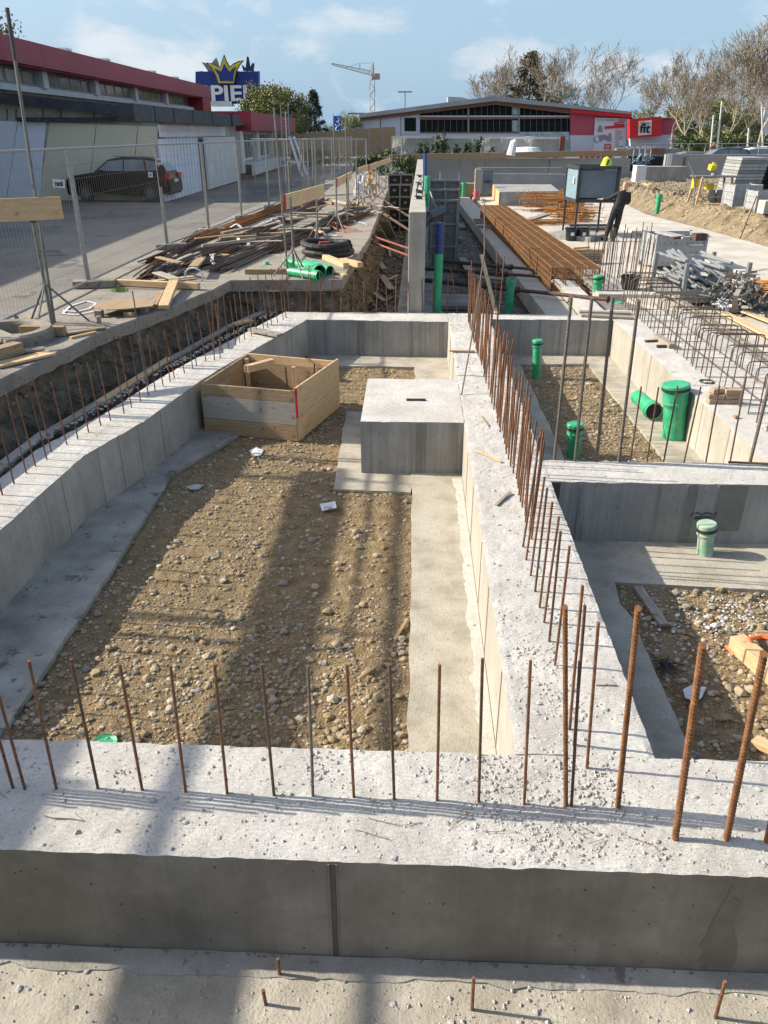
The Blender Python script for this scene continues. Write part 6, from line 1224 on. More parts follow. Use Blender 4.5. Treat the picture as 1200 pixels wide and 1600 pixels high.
# green pipes with caps
def capped(px, py, z, r, pyt, label, mat='pvc', tilt=(0, 0), cap='pvc'):
    a = at(px, py, z); b = atY(px + tilt[0], pyt, a.y + .0); h = b.z - z; T = thing('drain_pipe', a, label, 'pipe'); d = (b - a); L_ = d.length; m = MB()
    m.lathe([(r * .9, -.05), (r, -.05), (r, L_ - r * 2.3), (r * 1.12, L_ - r * 2.0), (r * 1.16, L_ - r * 1.9), (r * 1.12, L_ - r * 1.75), (r * 1.12, L_ - .06), (r * 1.12, L_ - .03)], a, 28, axis=d); m.build('pipe_body', M[mat], T, smooth=False)
    m = MB(); e = L_ - .05; m.lathe([(r * 1.13, e - .02), (r * 1.2, e - .02), (r * 1.2, e + .012), (r * 1.12, e + .02), (0, e + .02)], a, 28, axis=d); m.build('cap', M['pvc_dusty' if cap == 'dusty' else 'pvc'], T)
    m = MB(); m.lathe([(r * 1.14, e - .055), (r * 1.24, e - .055), (r * 1.24, e - .03), (r * 1.14, e - .03)], a, 28, axis=d); m.build('seal_ring', M['rubber'], T); return T
capped(838, 590, -.68, .072, 528, 'slim upright green pipe with cap in the sunny right rear pit', tilt=(2, 0)); capped(896, 712, -.68, .085, 658, 'short green pipe with cap behind the four tall bars', tilt=(3, 0))
capped(1052, 688, -.68, .145, 596, 'thick tall green pipe with cap standing against the broad right wall', tilt=(5, 0)); capped(1101, 868, -.66, .075, 813, 'dust covered pale green pipe standing before the cross wall', 'pvc_dusty', tilt=(4, 0), cap='dusty')
capped(934, 452, -.02, .09, 428, 'short green pipe standing on the pale low wall', tilt=(1, 0))
pipe(at(996, 620, -.5), at(1022, 643, -.50), .105, 'pvc', 'green pipe socket sticking out of the broad right wall', True)
m = MB(); a = at(1022, 643, -.50); m.lathe([(0, -.02), (.11, -.02)], a, 20, axis=(at(1022, 643, -.5) - at(996, 620, -.5))); m.top('pipe_opening', M['darkvoid'], 'dark opening of the green pipe socket in the right rear pit', 'opening')
MB().lathe([(0, .02), (.09, .02), (.11, 0)], at(966, 473, .0), 16).top('teal_pipe_cap', M['pvc'], 'flat green cap on the low footing by the bar cluster', 'cap')
# black graffiti-like mark on the cross wall above the dusty pipe
fz = 6.818
m = MB(); pts = [(1078, 806), (1083, 802), (1090, 801), (1096, 804), (1104, 801), (1112, 803), (1120, 801), (1118, 806), (1108, 808), (1096, 807), (1085, 809)]; m.tube([atY(x, y, fz) for x, y in pts], .006, 5)
m.tube([atY(x, y, fz) for x, y in ((1084, 811), (1095, 810), (1108, 812), (1117, 809))], .005, 5); m.build('black_scribble', M['black'], W_CR)
m = MB(); m.tube([at(915, 1172, .02), at(940, 1178, .015)], .003, 4)
# bucket near the bar cluster
a = at(982, 458, -.12); T = thing('black_bucket', a, 'black builders bucket behind the cluster of bars', 'bucket'); MB().lathe([(0, 0), (.14, 0), (.2, .34), (.22, .34), (.22, .37), (.19, .36), (.13, .02)], a, 24).build('bucket_body', M['blackp'], T); m = MB(); m.tube([a + Vector((.21 * math.cos(t), .02, .34 + .1 * math.sin(t))) for t in [k * math.pi / 8 for k in range(9)]], .006, 4); m.build('handle', M['galv'], T)
# two black toolboxes by the box legs
for i, (px, lb) in enumerate(((892, 'left one of two black buckets under the grey box'), (910, 'right one of two black buckets under the grey box'))):
    a = at(px, 375, -.1); T = thing('tool_tub', a, lb, 'tub'); MB().lathe([(0, 0), (.17, 0), (.2, .32), (.23, .32), (.23, .37), (.2, .36)], a, 20).build('tub_body', M['blackp'], T); m = MB(); m.tube([a + Vector((.22 * math.cos(t), 0, .35 + .09 * math.sin(t))) for t in [k * math.pi / 8 for k in range(9)]], .008, 4); m.build('handle', M['steel_dark'], T); MB().box(a + Vector((.0, -.2, .2)), (.1, .02, .1)).build('paper_label', M['poster'], T)
# ---------------- grey steel box on legs (the one the workman handles)
by = 27.3; f0 = atY(907, 262, by); f1 = atY(969, 259, by); g0 = atY(904, 314, by); g1 = atY(966, 312, by); T = thing('steel_box_on_legs', (g0.x, by, -.1), 'large blue grey sheet steel box standing on tall thin legs', 'steel box'); dpt = 1.5
wv = f1.x - f0.x; zt_, zb_ = f0.z, g0.z; sk = Vector((atY(887, 268, by + dpt).x - f0.x, dpt, 0))
fr = lambda u_, z: Vector((f0.x + wv * u_, by, z)); bkp = lambda u_, z: fr(u_, z) + sk
m = MB(); m.add([fr(.05, zb_ + .1), fr(.95, zb_ + .1), fr(.95, zt_ - .08), fr(.05, zt_ - .08)], [(0, 1, 2, 3)]); vs = [v + Vector((0, .04, 0)) for v in [fr(.05, zb_ + .1), fr(.95, zb_ + .1), fr(.95, zt_ - .08), fr(.05, zt_ - .08)]]; m.add(vs, [(3, 2, 1, 0)]); m.build('front_sheet', M['box_blue'], T)
m = MB(); 
for a, b in ((fr(0, zb_), fr(1, zb_)), (fr(0, zt_), fr(1, zt_)), (fr(0, zb_), fr(0, zt_)), (fr(1, zb_), fr(1, zt_)), (bkp(0, zb_), bkp(1, zb_)), (bkp(0, zt_), bkp(1, zt_)), (bkp(0, zb_), bkp(0, zt_)), (fr(0, zt_), bkp(0, zt_)), (fr(0, zb_), bkp(0, zb_)), (fr(1, zt_), bkp(1, zt_))): m.bar(a, b, .1, .1)
m.build('frame', M['steel_dark'], T)
m = MB(); q = [fr(0, zb_ + .05), bkp(0, zb_ + .05), bkp(0, zt_ - .05), fr(0, zt_ - .05)]; off = Vector((-.01, 0, 0)); m.add([p + off for p in q] + [p + Vector((.03, 0, 0)) for p in q], [(0, 1, 2, 3), (7, 6, 5, 4)]); m.build('side_sheet', M['box_side'], T)
m = MB(); m.add([bkp(0, zb_), bkp(1, zb_), bkp(1, zt_), bkp(0, zt_), fr(0, zt_), fr(1, zt_), fr(0, zb_), fr(1, zb_)], [(0, 1, 2, 3), (3, 2, 5, 4), (6, 7, 1, 0)]); m.build('back_and_top_sheet', M['box_blue'], T)
MB().box(fr(0, (zt_ + zb_) / 2 + .1) + sk * .35 + Vector((-.03, 0, 0)), (.02, .18, .2)).build('sticker', M['poster'], T)
for a in (fr(.02, zb_), fr(.98, zb_), bkp(.02, zb_), bkp(.98, zb_)): MB().bar(a, (a.x, a.y, -.12), .06, .06).build('leg', M['steel_dark'], T)
a = atY(947, 259, by + .5); HH = thing('hi_vis_jacket', a, 'bright yellow hi vis garment lying on top of the grey steel box', 'jacket'); m = MB(); rr = random.Random(2); vs = []; n1_, n2_ = 10, 6
for j in range(n2_ + 1):
    for i in range(n1_): t = 2 * math.pi * i / n1_; ph = math.pi / 2 * j / n2_; k = 1 + .18 * math.sin(3 * t + j); vs.append(a + Vector((.17 * math.cos(t) * math.cos(ph) * k, .13 * math.sin(t) * math.cos(ph) * k, .27 * math.sin(ph) * (1 + .15 * math.sin(5 * t)))))
m.add(vs, [(j * n1_ + i, j * n1_ + (i + 1) % n1_, (j + 1) * n1_ + (i + 1) % n1_, (j + 1) * n1_ + i) for j in range(n2_) for i in range(n1_)]); m.build('fabric', M['hivis'], HH, smooth=True); MB().box(a + Vector((.02, -.12, .1)), (.04, .04, .17), 0, 0, 0, .4).build('stripe', M['blackp'], HH)
# ---------------- people
def person(name, loc, J, rad, E, matf, label, mats, lvl=2):
    """one continuous skin grown over a posed skeleton"""
    keys = list(J); me = bpy.data.meshes.new('skeleton'); me.from_pydata([J[k] for k in keys], [(keys.index(a), keys.index(b)) for a, b in E], []); ob = bpy.data.objects.new('skeleton_tmp', me); COL.objects.link(ob)
    sk_ = ob.modifiers.new('skin', 'SKIN'); sk_.use_smooth_shade = True
    for i, k in enumerate(keys): v = me.skin_vertices[0].data[i]; v.radius = rad[k]; v.use_root = (k == 'pelvis')
    sb = ob.modifiers.new('sub', 'SUBSURF'); sb.levels = lvl; sb.render_levels = lvl; bpy.context.view_layer.update()
    res = bpy.data.meshes.new_from_object(ob.evaluated_get(bpy.context.evaluated_depsgraph_get())); bpy.data.objects.remove(ob); res.materials.clear()
    for m_ in mats: res.materials.append(m_)
    for p in res.polygons: p.material_index = matf(p.center); p.use_smooth = True
    T = thing(name, loc, label, 'person'); o = bpy.data.objects.new('body', res); COL.objects.link(o); o.parent = T; return T
pl_ = at(952, 376, -.1)
def hand(J, rad, E, side, wrist, d, s=1.0):
    d = Vector(d).normalized(); side_v = d.cross(Vector((0, 0, 1))).normalized(); palm = Vector(wrist) + d * .07
    J['palm' + side] = palm; rad['palm' + side] = (.034, .022); E.append(('wrist' + side, 'palm' + side))
    for i, (o, L_) in enumerate(((-.027, .075), (-.009, .085), (.01, .08), (.028, .062))):
        a = palm + side_v * o + d * .02; b = a + d * L_ * .5 + Vector((0, 0, -.004)); c = b + d * L_ * .35 + Vector((0, 0, -.028))
        for n_, p, q in (('a', b, .0095), ('b', c, .008)): J['f%d%s%s' % (i, n_, side)] = p; rad['f%d%s%s' % (i, n_, side)] = (q, q)
        E.append(('palm' + side, 'f%da%s' % (i, side))); E.append(('f%da%s' % (i, side), 'f%db%s' % (i, side)))
    t = Vector(wrist) + d * .04 + side_v * -.045 + Vector((0, 0, -.02)); J['th' + side] = t; rad['th' + side] = (.011, .011); E.append(('wrist' + side, 'th' + side))
J = dict(pelvis=(.14, 0, .93), belly=(.17, .0, 1.08), chest=(.23, .02, 1.27), neck0=(.27, .03, 1.44), neck=(.285, .05, 1.51), head0=(.30, .07, 1.58), head=(.32, .085, 1.66), crown=(.33, .09, 1.73),
         hipL=(.05, 0, .88), kneeL=(-.03, .06, .5), ankL=(-.13, 0, .09), toeL=(-.17, .14, .04), hipR=(.22, 0, .88), kneeR=(.2, .05, .5), ankR=(.11, -.08, .09), toeR=(.13, .07, .04),
         shL=(.11, .03, 1.41), elL=(-.12, .14, 1.24), wristL=(-.32, .26, 1.22), shR=(.44, .02, 1.38), elR=(.50, .16, 1.12), wristR=(.36, .33, 1.08))
rad = dict(pelvis=(.185, .14), belly=(.18, .135), chest=(.235, .16), neck0=(.09, .075), neck=(.055, .058), head0=(.068, .08), head=(.088, .105), crown=(.06, .07), hipL=(.125, .13), kneeL=(.09, .095), ankL=(.07, .075), toeL=(.045, .035), hipR=(.125, .13), kneeR=(.09, .095), ankR=(.07, .075), toeR=(.045, .035),
           shL=(.095, .09), elL=(.07, .07), wristL=(.03, .028), shR=(.095, .09), elR=(.07, .07), wristR=(.03, .028))
E_ = [('pelvis', 'belly'), ('belly', 'chest'), ('chest', 'neck0'), ('neck0', 'neck'), ('neck', 'head0'), ('head0', 'head'), ('head', 'crown'), ('pelvis', 'hipL'), ('hipL', 'kneeL'), ('kneeL', 'ankL'), ('ankL', 'toeL'), ('pelvis', 'hipR'), ('hipR', 'kneeR'), ('kneeR', 'ankR'), ('ankR', 'toeR'), ('chest', 'shL'), ('shL', 'elL'), ('elL', 'wristL'), ('chest', 'shR'), ('shR', 'elR'), ('elR', 'wristR')]
hand(J, rad, E_, 'L', J['wristL'], (-.8, .45, .05)); hand(J, rad, E_, 'R', J['wristR'], (-.5, .8, .1))
def mf(c):
    if c.z > 1.515: return 1
    if c.x < -.31 and c.z > 1: return 1
    if c.y > .33 and c.z > .9: return 1
    return 0
PT = person('person', pl_, J, rad, E_, mf, 'bald workman in black seen from behind, reaching out to the grey steel box', [M['cloth_black'], M['skin']])
def pchild(nm, mb, mt): o = bpy.data.objects.new(nm, mb.mesh(nm, M[mt])); COL.objects.link(o); o.parent = PT
for nm, a, b in (('shoe', J['ankL'], J['toeL']), ('shoe', J['ankR'], J['toeR'])):
    m = MB(); a = Vector(a); b = Vector(b); d = (b - a); d.z = 0; d.normalize(); m.bar(Vector((a.x, a.y, .045)) - d * .07, Vector((b.x, b.y, .04)) + d * .05, .1, .09); pchild(nm, m, 'blackp')
hd = Vector(J['head']); m = MB(); m.lathe([(0, .0), (.02, .005), (.022, .02), (.0, .03)], hd + Vector((-.078, .03, -.03)), 8, axis=(-1, 0, 0)); pchild('ear', m, 'skin'); m = MB(); m.lathe([(0, .0), (.02, .005), (.022, .02), (.0, .03)], hd + Vector((.07, .03, -.03)), 8, axis=(1, 0, 0)); pchild('ear', m, 'skin')
m = MB(); m.lathe([(0, 0), (.018, 0), (.012, .03), (0, .035)], hd + Vector((-.01, .1, -.03)), 6, axis=(0, 1, -.3)); pchild('nose', m, 'skin')
m = MB(); m.lathe([(.155, -.02), (.16, 0), (.158, .03), (.15, .03)], Vector(J['pelvis']) + Vector((0, 0, .06)), 16); pchild('belt', m, 'blackp'); 
# ---------------- zinc crates on the pale slab
def crate(c, dx, dy, h, rz, label, sheet=True, mat='zinc'):
    T = thing('steel_crate', c, label, 'crate', None, rz)
    def part(m, nm, mt): o = bpy.data.objects.new(nm, m.mesh(nm, M[mt])); COL.objects.link(o); o.parent = T
    for sx in (-1, 1):
        for sy in (-1, 1): m = MB(); m.box((sx * dx / 2, sy * dy / 2, h / 2), (.07, .07, h)); part(m, 'corner_post', mat)
    for k in range(3):
        z = .12 + (h - .14) * (k + .5) / 3; hh = (h - .14) / 3 - .012
        if not sheet and k > 0: continue
        for s in (-1, 1):
            m = MB(); m.box((0, s * dy / 2, z), (dx - .07, .035, hh)); part(m, 'side_panel', mat); m = MB(); m.box((s * dx / 2, 0, z), (.035, dy - .07, hh)); part(m, 'side_panel', mat)
            m = MB(); 
            for q in range(9): m.box((-dx / 2 + dx * (q + .5) / 9, s * (dy / 2 + .019), z - hh * .3), (.03, .01, .02))
            part(m, 'slots', 'steel_dark')
    m = MB(); m.box((0, 0, .11), (dx, dy, .03)); part(m, 'floor', mat)
    return T
ca_ = at(1046, 417, -.1); crate(ca_, 1.25, .95, .85, .12, 'grey zinc crate with slotted sides standing behind the crate of scaffold tubes')
for i, (a, b, w_, mt_, z, lb) in enumerate((((1030, 362), (1074, 372), .25, 'white', .85, 'white folded sheet strip lying across the zinc crate'), ((1050, 372), (1098, 368), .12, 'prop', .85, 'rusty angle lying over the corner of the zinc crate'))): p = at(*a, z - .1); q = at(*b, z - .1); MB().bar(p, q, w_, .05).top('metal_strip', M[mt_ if mt_ != 'white' else 'zinc'], lb, 'strip')
MB().box(at(1092, 370, .78), (.3, .2, .16), .3).top('rusty_block', M['prop'], 'rusty brown iron block on the corner of the zinc crate', 'block')
cb2 = at(1092, 478, -.1) + Vector((.1, .6, 0)); crate(cb2, 1.25, 1.5, .85, .12, 'open crate full of grey scaffold tubes and clamps', False, 'galv')
m = MB(); rr = random.Random(4); ax = Vector((-.02, -1, 0)).normalized()
for i in range(46):
    o0 = cb2 + Vector((rr.uniform(-.5, .45), rr.uniform(-.1, .3), .18 + rr.uniform(0, .72))); d = Euler((0, 0, rr.gauss(0, .07))).to_matrix() @ ax; L_ = rr.uniform(.8, 1.1); dz = rr.uniform(-.2, .12); m.tube([o0 - d * L_, o0 + d * L_ * .7 + Vector((0, 0, dz))], .033, 8)
TB = thing('scaffold_tubes', cb2 + Vector((0, 0, .2)), 'heap of grey steel scaffold tubes lying in the open crate', 'tubes'); o = m.build('tubes', M['galv'], TB); o['kind'] = 'stuff'
m = MB()
for i in range(230):
    p = cb2 + Vector((.45 + rr.gauss(0, .33), -.95 + rr.gauss(0, .3), max(.02, .22 + rr.gauss(0, .2)))); e = (rr.uniform(0, 3), rr.uniform(0, 3))
    if rr.random() < .5: m.box(p, (rr.uniform(.05, .14), .05, .04), rr.uniform(0, 3), 0, *e)
    else: d = Vector((rr.gauss(0, 1), rr.gauss(0, 1), rr.gauss(0, .6))).normalized() * rr.uniform(.05, .22); m.tube([p - d * .7, p + d * .7], .02, 6)
o = m.top('clamp_heap', M['galv_dull'], 'jumbled heap of grey clamps and wing nuts spilling from the open crate', 'clamps', kind='stuff'); 
# coil bundle of rusty bars at the right rim
def fan(c, n, label, z=-.08):
    rr = random.Random(6); m = MB()
    for i in range(n):
        t = rr.uniform(-.35, .5); d = Vector((math.cos(-.75 + t * .5), math.sin(-.75 + t * .5), 0)); o0 = c + Vector((rr.gauss(0, .16), rr.gauss(0, .16), rr.uniform(.04, .42))); m.tube([o0 - d * .2, o0 + d * .5 + Vector((0, 0, .05)), o0 + d * 1.1, o0 + d * 2.2 + Vector((0, 0, -.1))], .013, 4)
    T = thing('rebar_bundle', c, label, 'rebar bundle'); m.build('bars', M['rust_orange'], T)['kind'] = 'stuff'
fan(at(1165, 475, -.1), 90, 'orange rusty bundle of short bars at the right rim beside the clamps')
P = [at(1198, 420, .1), at(1172, 425, .42), at(1160, 440, .45), at(1150, 462, .3), at(1146, 488, -.05)]; m = MB()
for i in range(4): m.bar(P[i], P[i + 1], .09, .01)
m.top('white_band', M['wood_grey'], 'pale band looped over the orange rusty bundle', 'strap')
for i in range(1): tangle(1133, 480, -.02, .12, 'pile of crumpled white plastic and wire before the orange bundle', 30, 'white', .012, .08, 'plastic_tangle')
plank(at(1110, 425, -.02), at(1180, 432, .0), .1, .06, 'prop', 'rusty flat iron lying behind the clamp heap', cat='bar', name='flat_iron')
# ---------------- work table, timber stacks and crates on the bank
gb_ = lambda px, py: (lambda p: Vector((p.x, p.y, bank(p.x, p.y))))(at(px, py, .32))
wt = gb_(1112, 324); T = thing('work_table', wt, 'grey topped work table on timber trestles with a yellow tool', 'table'); ht = 1.0; pboard(T, 'table_top', wt + Vector((.0, .2, ht)), (1.75, .9, .05), 'galv_dull', (0, 0, -.05))
for sx in (-.62, .5):
    for sy in (-.25, .6): q = wt + Vector((sx, sy, ht)); m = MB(); m.bar(q, q + Vector((.14 * (1 if sx > 0 else -1) * (1 if sy > 0 else 1), .12 * (1 if sy > 0 else -1), -ht)), .08, .06); m.build('leg', M['wood' if sx < 0 else 'wood_brown'], T)
m = MB(); m.bar(wt + Vector((-.65, -.3, .25)), wt + Vector((.6, -.3, .28)), .1, .04); m.build('stretcher', M['wood_brown'], T)
q = wt + Vector((-.12, .2, ht + .03)); T2 = thing('circular_saw', q, 'yellow power tool standing on the work table', 'tool'); MB().lathe([(0, 0), (.12, 0), (.12, .05), (.06, .12), (.06, .2), (0, .22)], q + Vector((.05, 0, 0)), 10).build('motor', M['galv'], T2); MB().box(q + Vector((-.05, 0, .3)), (.26, .2, .2), .3, 0, .2).build('housing', M['yellowtool'], T2); MB().box(q + Vector((-.02, 0, .44)), (.1, .08, .08)).build('handle', M['yellowtool'], T2)
MB().box(wt + Vector((-.78, .1, .75)), (.22, .15, .35), .3).top('yellow_bag', M['yellowtool'], 'yellow bag hanging at the left end of the work table', 'bag'); MB().box(wt + Vector((-.1, .4, .62)), (.3, .2, .2), .1).top('yellow_box', M['yellowtool'], 'yellow box stored beneath the work table', 'box')
for i, dx in enumerate((.0, .3)): m = MB(); m.lathe([(0, 0), (.14, .0), (.16, .3), (.12, .5), (0, .52)], wt + Vector((dx - .05, .1, .0)), 8); m.top('grey_sack', M['form_grey'], ['grey sack under the work table, left', 'grey sack under the work table, right'][i], 'sack')
plank(wt + Vector((-.5, -.5, .04)), wt + Vector((.4, -.7, .04)), .2, .04, 'wood', 'fresh board lying at the foot of the work table')
P = [atY(1083, 324, wt.y), atY(1086, 290, wt.y), atY(1082, 268, wt.y), atY(1075, 252, wt.y)]; MB().tube(P, [.035, .03, .025, .012], 6).top('bent_tube', M['galv'], 'thin pale tube bending upward left of the work table', 'tube')
# stack of panels and black crates
st = gb_(1160, 318) + Vector((.2, .9, 0)); T = thing('panel_stack', st, 'tall stack of grey formwork panels with pale painted edges behind the work table', 'panel stack')
for k in range(14): pboard(T, 'panel', st + Vector((-.25 + .05 * k * .4, 0, .08 + k * .125)), (1.15, 1.6, .11), 'zinc' if k % 3 else 'form_grey', (0, 0, .05))
st2 = st + Vector((1.75, -.3, 0)); T = thing('dark_panel_stack', st2, 'stack of dark formwork panels at the right rim behind the zinc crates', 'panel stack')
for k in range(12): pboard(T, 'panel', st2 + Vector((.1, 0, .08 + k * .12)), (2.1, 1.8, .10), 'steel_dark', (0, 0, .03))
tangle(1160, 268, 1.0, .2, 'tangle of pale ropes and rods on top of the panel stack', 18, 'wood', .02, .25, 'rope_tangle'); tangle(1185, 288, 1.0, .25, 'greenish cloth and rods on the dark panel stack', 16, 'white', .03, .1, 'cloth_tangle')
cr1 = gb_(1162, 331); crate(cr1 + Vector((0, .5, 0)), 1.0, .9, .95, .08, 'zinc crate with slotted sides on the dirt bank, nearest the work table')
cr2 = gb_(1188, 338); crate(cr2 + Vector((.3, .4, 0)), 1.15, .9, .75, .05, 'low zinc crate on the dirt bank at the right rim')
for i in range(2): q = gb_(1184 + 14 * i, 344); MB().box(q + Vector((.2, 0, .2)), (.38, .5, .42), .05).top('pale_stone_block', M['white_slab'], ['pale cut block on the dirt bank, left one', 'pale cut block on the dirt bank, right one'][i], 'block', bevel=.015)
q = gb_(1160, 350); MB().tube([q, q + Vector((.45, .4, 1.35))], .022, 6).top('leaning_rod', M['rust_dark'], 'dark rod stuck obliquely in the dirt bank before the crates', 'rod')
for i, (a, b) in enumerate((((985, 288), (1012, 283)), ((990, 290), (1020, 287)), ((1000, 284), (1015, 291)))): plank(at(*a, .3), at(*b, .45), .12, .06, 'wood', ['pale timber on the dirt far back, upper', 'pale timber on the dirt far back, lower', 'pale timber lying askew on the dirt far back'][i])
q = at(1033, 285, .3); MB().box((q.x, q.y, .75), (2.6, 1.2, .9), .02).top('site_container_block', M['face_grey'], 'low grey concrete block in front of the back wall', 'block'); MB().box((q.x - 1.45, q.y - .2, .8), (.6, .9, .9)).top('white_box', M['white'], 'small white box beside the low grey block', 'box')
for i, px in enumerate((868, 880)): q = at(px, 292, 0); MB().box((q.x, q.y, .3), (1.0, .6, .8 - .2 * i)).top('concrete_block', M['face_grey'], ['grey block far back beside the rail wall, left', 'grey block far back beside the rail wall, right'][i], 'block')
# notch in the back wall: dark trailer with white things
q = atY(1008, 262, 58); T = thing('skip_container', (q.x, 58.5, .6), 'dark open skip with green sheets and white frames behind the notch of the back wall', 'skip'); MB().box((q.x + .3, 59, 1.05), (3.2, 1.6, 1.1)).build('skip_body', M['darkvoid'], T)
for k in range(5): MB().box((q.x - 1.3 + .38 * k, 57.9, 1.75), (.05, .05, .9)).build('white_frame', M['white'], T)
MB().box((q.x - .5, 57.9, 2.15), (1.9, .05, .12)).build('white_frame', M['white'], T)
m = MB(); rr = random.Random(3)
for k in range(16): m.bar((q.x - 1.4 + rr.uniform(0, 1.7), 57.7, 1.0 + rr.uniform(0, .3)), (q.x - 1.2 + rr.uniform(0, 1.7), 57.8, 1.2 + rr.uniform(0, .6)), .1, .05)
m.build('green_sheet', M['box_side'], T)
a = atY(906, 240, 57.5); b = atY(960, 240, 57.5); T = thing('traffic_barrier', ((a.x + b.x) / 2, 57.5, .6), 'red plastic barrier with white windows behind the back wall', 'barrier'); MB().box(((a.x + b.x) / 2, 57.5, a.z + .1), (b.x - a.x, .3, .2)).build('top_beam', M['signred'], T)
for k in range(6): xx = a.x + (b.x - a.x) * (k + .5) / 6; MB().box((xx - .13, 57.5, a.z - .25), (.2, .28, .55)).build('post', M['signred'], T); MB().box((xx + .13, 57.5, a.z - .3), (.22, .2, .4)).build('white_field', M['white'], T)
# ================================================================== HALL AT THE BACK
YH = 120.0; HZ = .62; H = thing('sports_hall', (atY(775, 240, YH).x, YH, HZ), 'wide low hall with shallow gable roof, dark glass bands and crimson end wall', 'building')
def hp(par, name, pts, mat, y=0.0, th=.3):
    Y = YH + y; P = []
    for (x, yy) in pts: p = atY(x, yy, Y); P.append(Vector((p.x, Y, max(p.z, .3))))
    n = len(P); m = MB(); m.add([tuple(p) for p in P] + [(p.x, p.y + th, p.z) for p in P], [tuple(range(n)), tuple(range(2 * n - 1, n - 1, -1))] + [(i, i + n, (i + 1) % n + n, (i + 1) % n) for i in range(n)]); return m.build(name, M[mat], par)
rt = lambda x: 178 - 28 * (x - 562) / 212 if x < 774 else 150 + 24.5 * (x - 774) / 213
rb = lambda x: 184 - 26.4 * (x - 562) / 212 if x < 774 else 157.6 + 21 * (x - 774) / 213
bb = lambda x: 189 - 25.4 * (x - 562) / 212 if x < 774 else 163.6 + 26 * (x - 774) / 213
hp(H, 'roof', [(561, rb(562)), (774, rb(774)), (988, rb(988)), (988, rt(988)), (774, rt(774)), (561, rt(562))], 'roofgrey', -1.2, 40)
hp(H, 'fascia', [(562, bb(562)), (774, bb(774)), (891, bb(891)), (891, rb(891)), (774, rb(774)), (562, rb(562))], 'roofbrown', -.6, .5)
hp(H, 'core', [(563, 250), (1000, 250), (986, rb(986)), (774, rb(774)), (563, rb(563))], 'darkvoid', .5, 30)
for a, b in ((562, 594), (595, 626), (627, 656)): hp(H, 'wall_panel', [(a + .2, 250), (b, 250), (b, bb(b)), (a + .2, bb(a))], 'bldwhite', 0, .3)
Wd = hp(H, 'window', [(627, 209), (653, 209), (653, 179), (627, 183)], 'bldwhite', -.15, .2); hp(Wd, 'pane', [(632, 205), (650, 205), (650, 184), (632, 184)], 'glass_dark', -.25, .1)
x = 656.0
while x < 887:
    w_ = 9.6; a, b = x + .35, min(x + w_ - .35, 889)
    pale = 800 < x < 808
    hp(H, 'lower_pane', [(a, 205.5), (b, 205.5), (b, 188), (a, 188)], 'glass_pale' if pale else 'glass_dark', .25, .1)
    if bb(a) < 179: hp(H, 'upper_pane', [(a, 179.5), (b, 179.5), (b, bb(b) + .2), (a, bb(a) + .2)], 'glass_pale' if pale else 'glass_dark', .25, .1)
    hp(H, 'mullion', [(x - .3, 206), (x + .3, 206), (x + .3, bb(x)), (x - .3, bb(x))], 'galv_dull', .1, .12); x += w_
hp(H, 'rail', [(656, 187.5), (890, 185.5), (890, 183), (656, 183)], 'roofbrown', -.1, .3); hp(H, 'rail', [(656, 182.8), (890, 182.8), (890, 180.5), (656, 180.5)], 'bldwhite', -.15, .3); hp(H, 'sill', [(656, 208), (811, 208), (811, 206), (656, 206)], 'roofbrown', -.1, .3)
hp(H, 'plinth', [(656, 250), (890, 250), (890, 208.2), (656, 208.2)], 'bldwhite', .0, .3); hp(H, 'low_pane', [(812, 213), (889, 213), (889, 206), (812, 206)], 'glass_pale', -.05, .1)
for x in (732, 811): hp(H, 'column', [(x - 1.4, 208), (x + 1.4, 208), (x + 1.4, bb(x)), (x - 1.4, bb(x))], 'form_grey', -.2, .3)
hp(H, 'door', [(880, 240), (889, 240), (889, 206), (880, 206)], 'glass_pale', -.1, .1)
hp(H, 'crimson_wall', [(891, 211), (985, 211), (985, 178), (891, 171)], 'pinkred', -.3, .4); hp(H, 'crimson_edge', [(891, 176), (986, 184), (988, 179), (891, 170)], 'signred', -1.0, .8); hp(H, 'lower_wall', [(891, 250), (985, 250), (985, 211.3), (891, 211.3)], 'bldwhite', -.3, .4)
hp(H, 'roof_box', [(700, 165), (742, 162), (742, 157), (722, 152), (700, 151)], 'roofgrey', 8, 6)
# poster on the end wall
PO = thing('wall_poster', (atY(953, 230, YH - .5).x, YH - .5, 2), 'large pale advertising poster with red banners on the crimson end wall', 'poster')
hp(PO, 'sheet', [(927, 238), (978, 238), (980.5, 185), (930, 184)], 'poster', -.5, .12)
def ptxt(par, s, cx, cy, hpx, mat, wpx=None, y=-.75, rot=0.0, name='lettering', bold=0.0, Yb=None):
    Y = (Yb or YH) + y; p = atY(cx, cy, Y); sc_ = (atY(cx, cy - hpx / 2, Y).z - atY(cx, cy + hpx / 2, Y).z); o = text_part(s, sc_ / .73, M[mat], par, p, (math.pi / 2, -rot, 0), .05, name, bold * sc_)
    if wpx: bpy.context.view_layer.update(); W = atY(cx + wpx / 2, cy, Y).x - atY(cx - wpx / 2, cy, Y).x; o.scale.x = W / max(.01, o.data.vertices and (max(v.co.x for v in o.data.vertices) - min(v.co.x for v in o.data.vertices)))
    return o
ptxt(PO, 'Fitness', 938, 187.3, 2.2, 'navy', 10); ptxt(PO, 'Gesundheit', 953.5, 187.3, 2.2, 'navy', 15); ptxt(PO, 'Lifestyle', 970.5, 187.3, 2.2, 'navy', 12)
hp(PO, 'red_banner', [(960, 195.5), (974, 194.5), (974, 190), (960, 191)], 'red_paint', -.6, .08); hp(PO, 'red_banner', [(945, 201.5), (975.5, 199), (975.5, 195), (945, 197.5)], 'red_paint', -.6, .08); hp(PO, 'red_field', [(944.5, 236), (954.5, 236), (954.5, 224.5), (944.5, 224.5)], 'red_paint', -.6, .08)
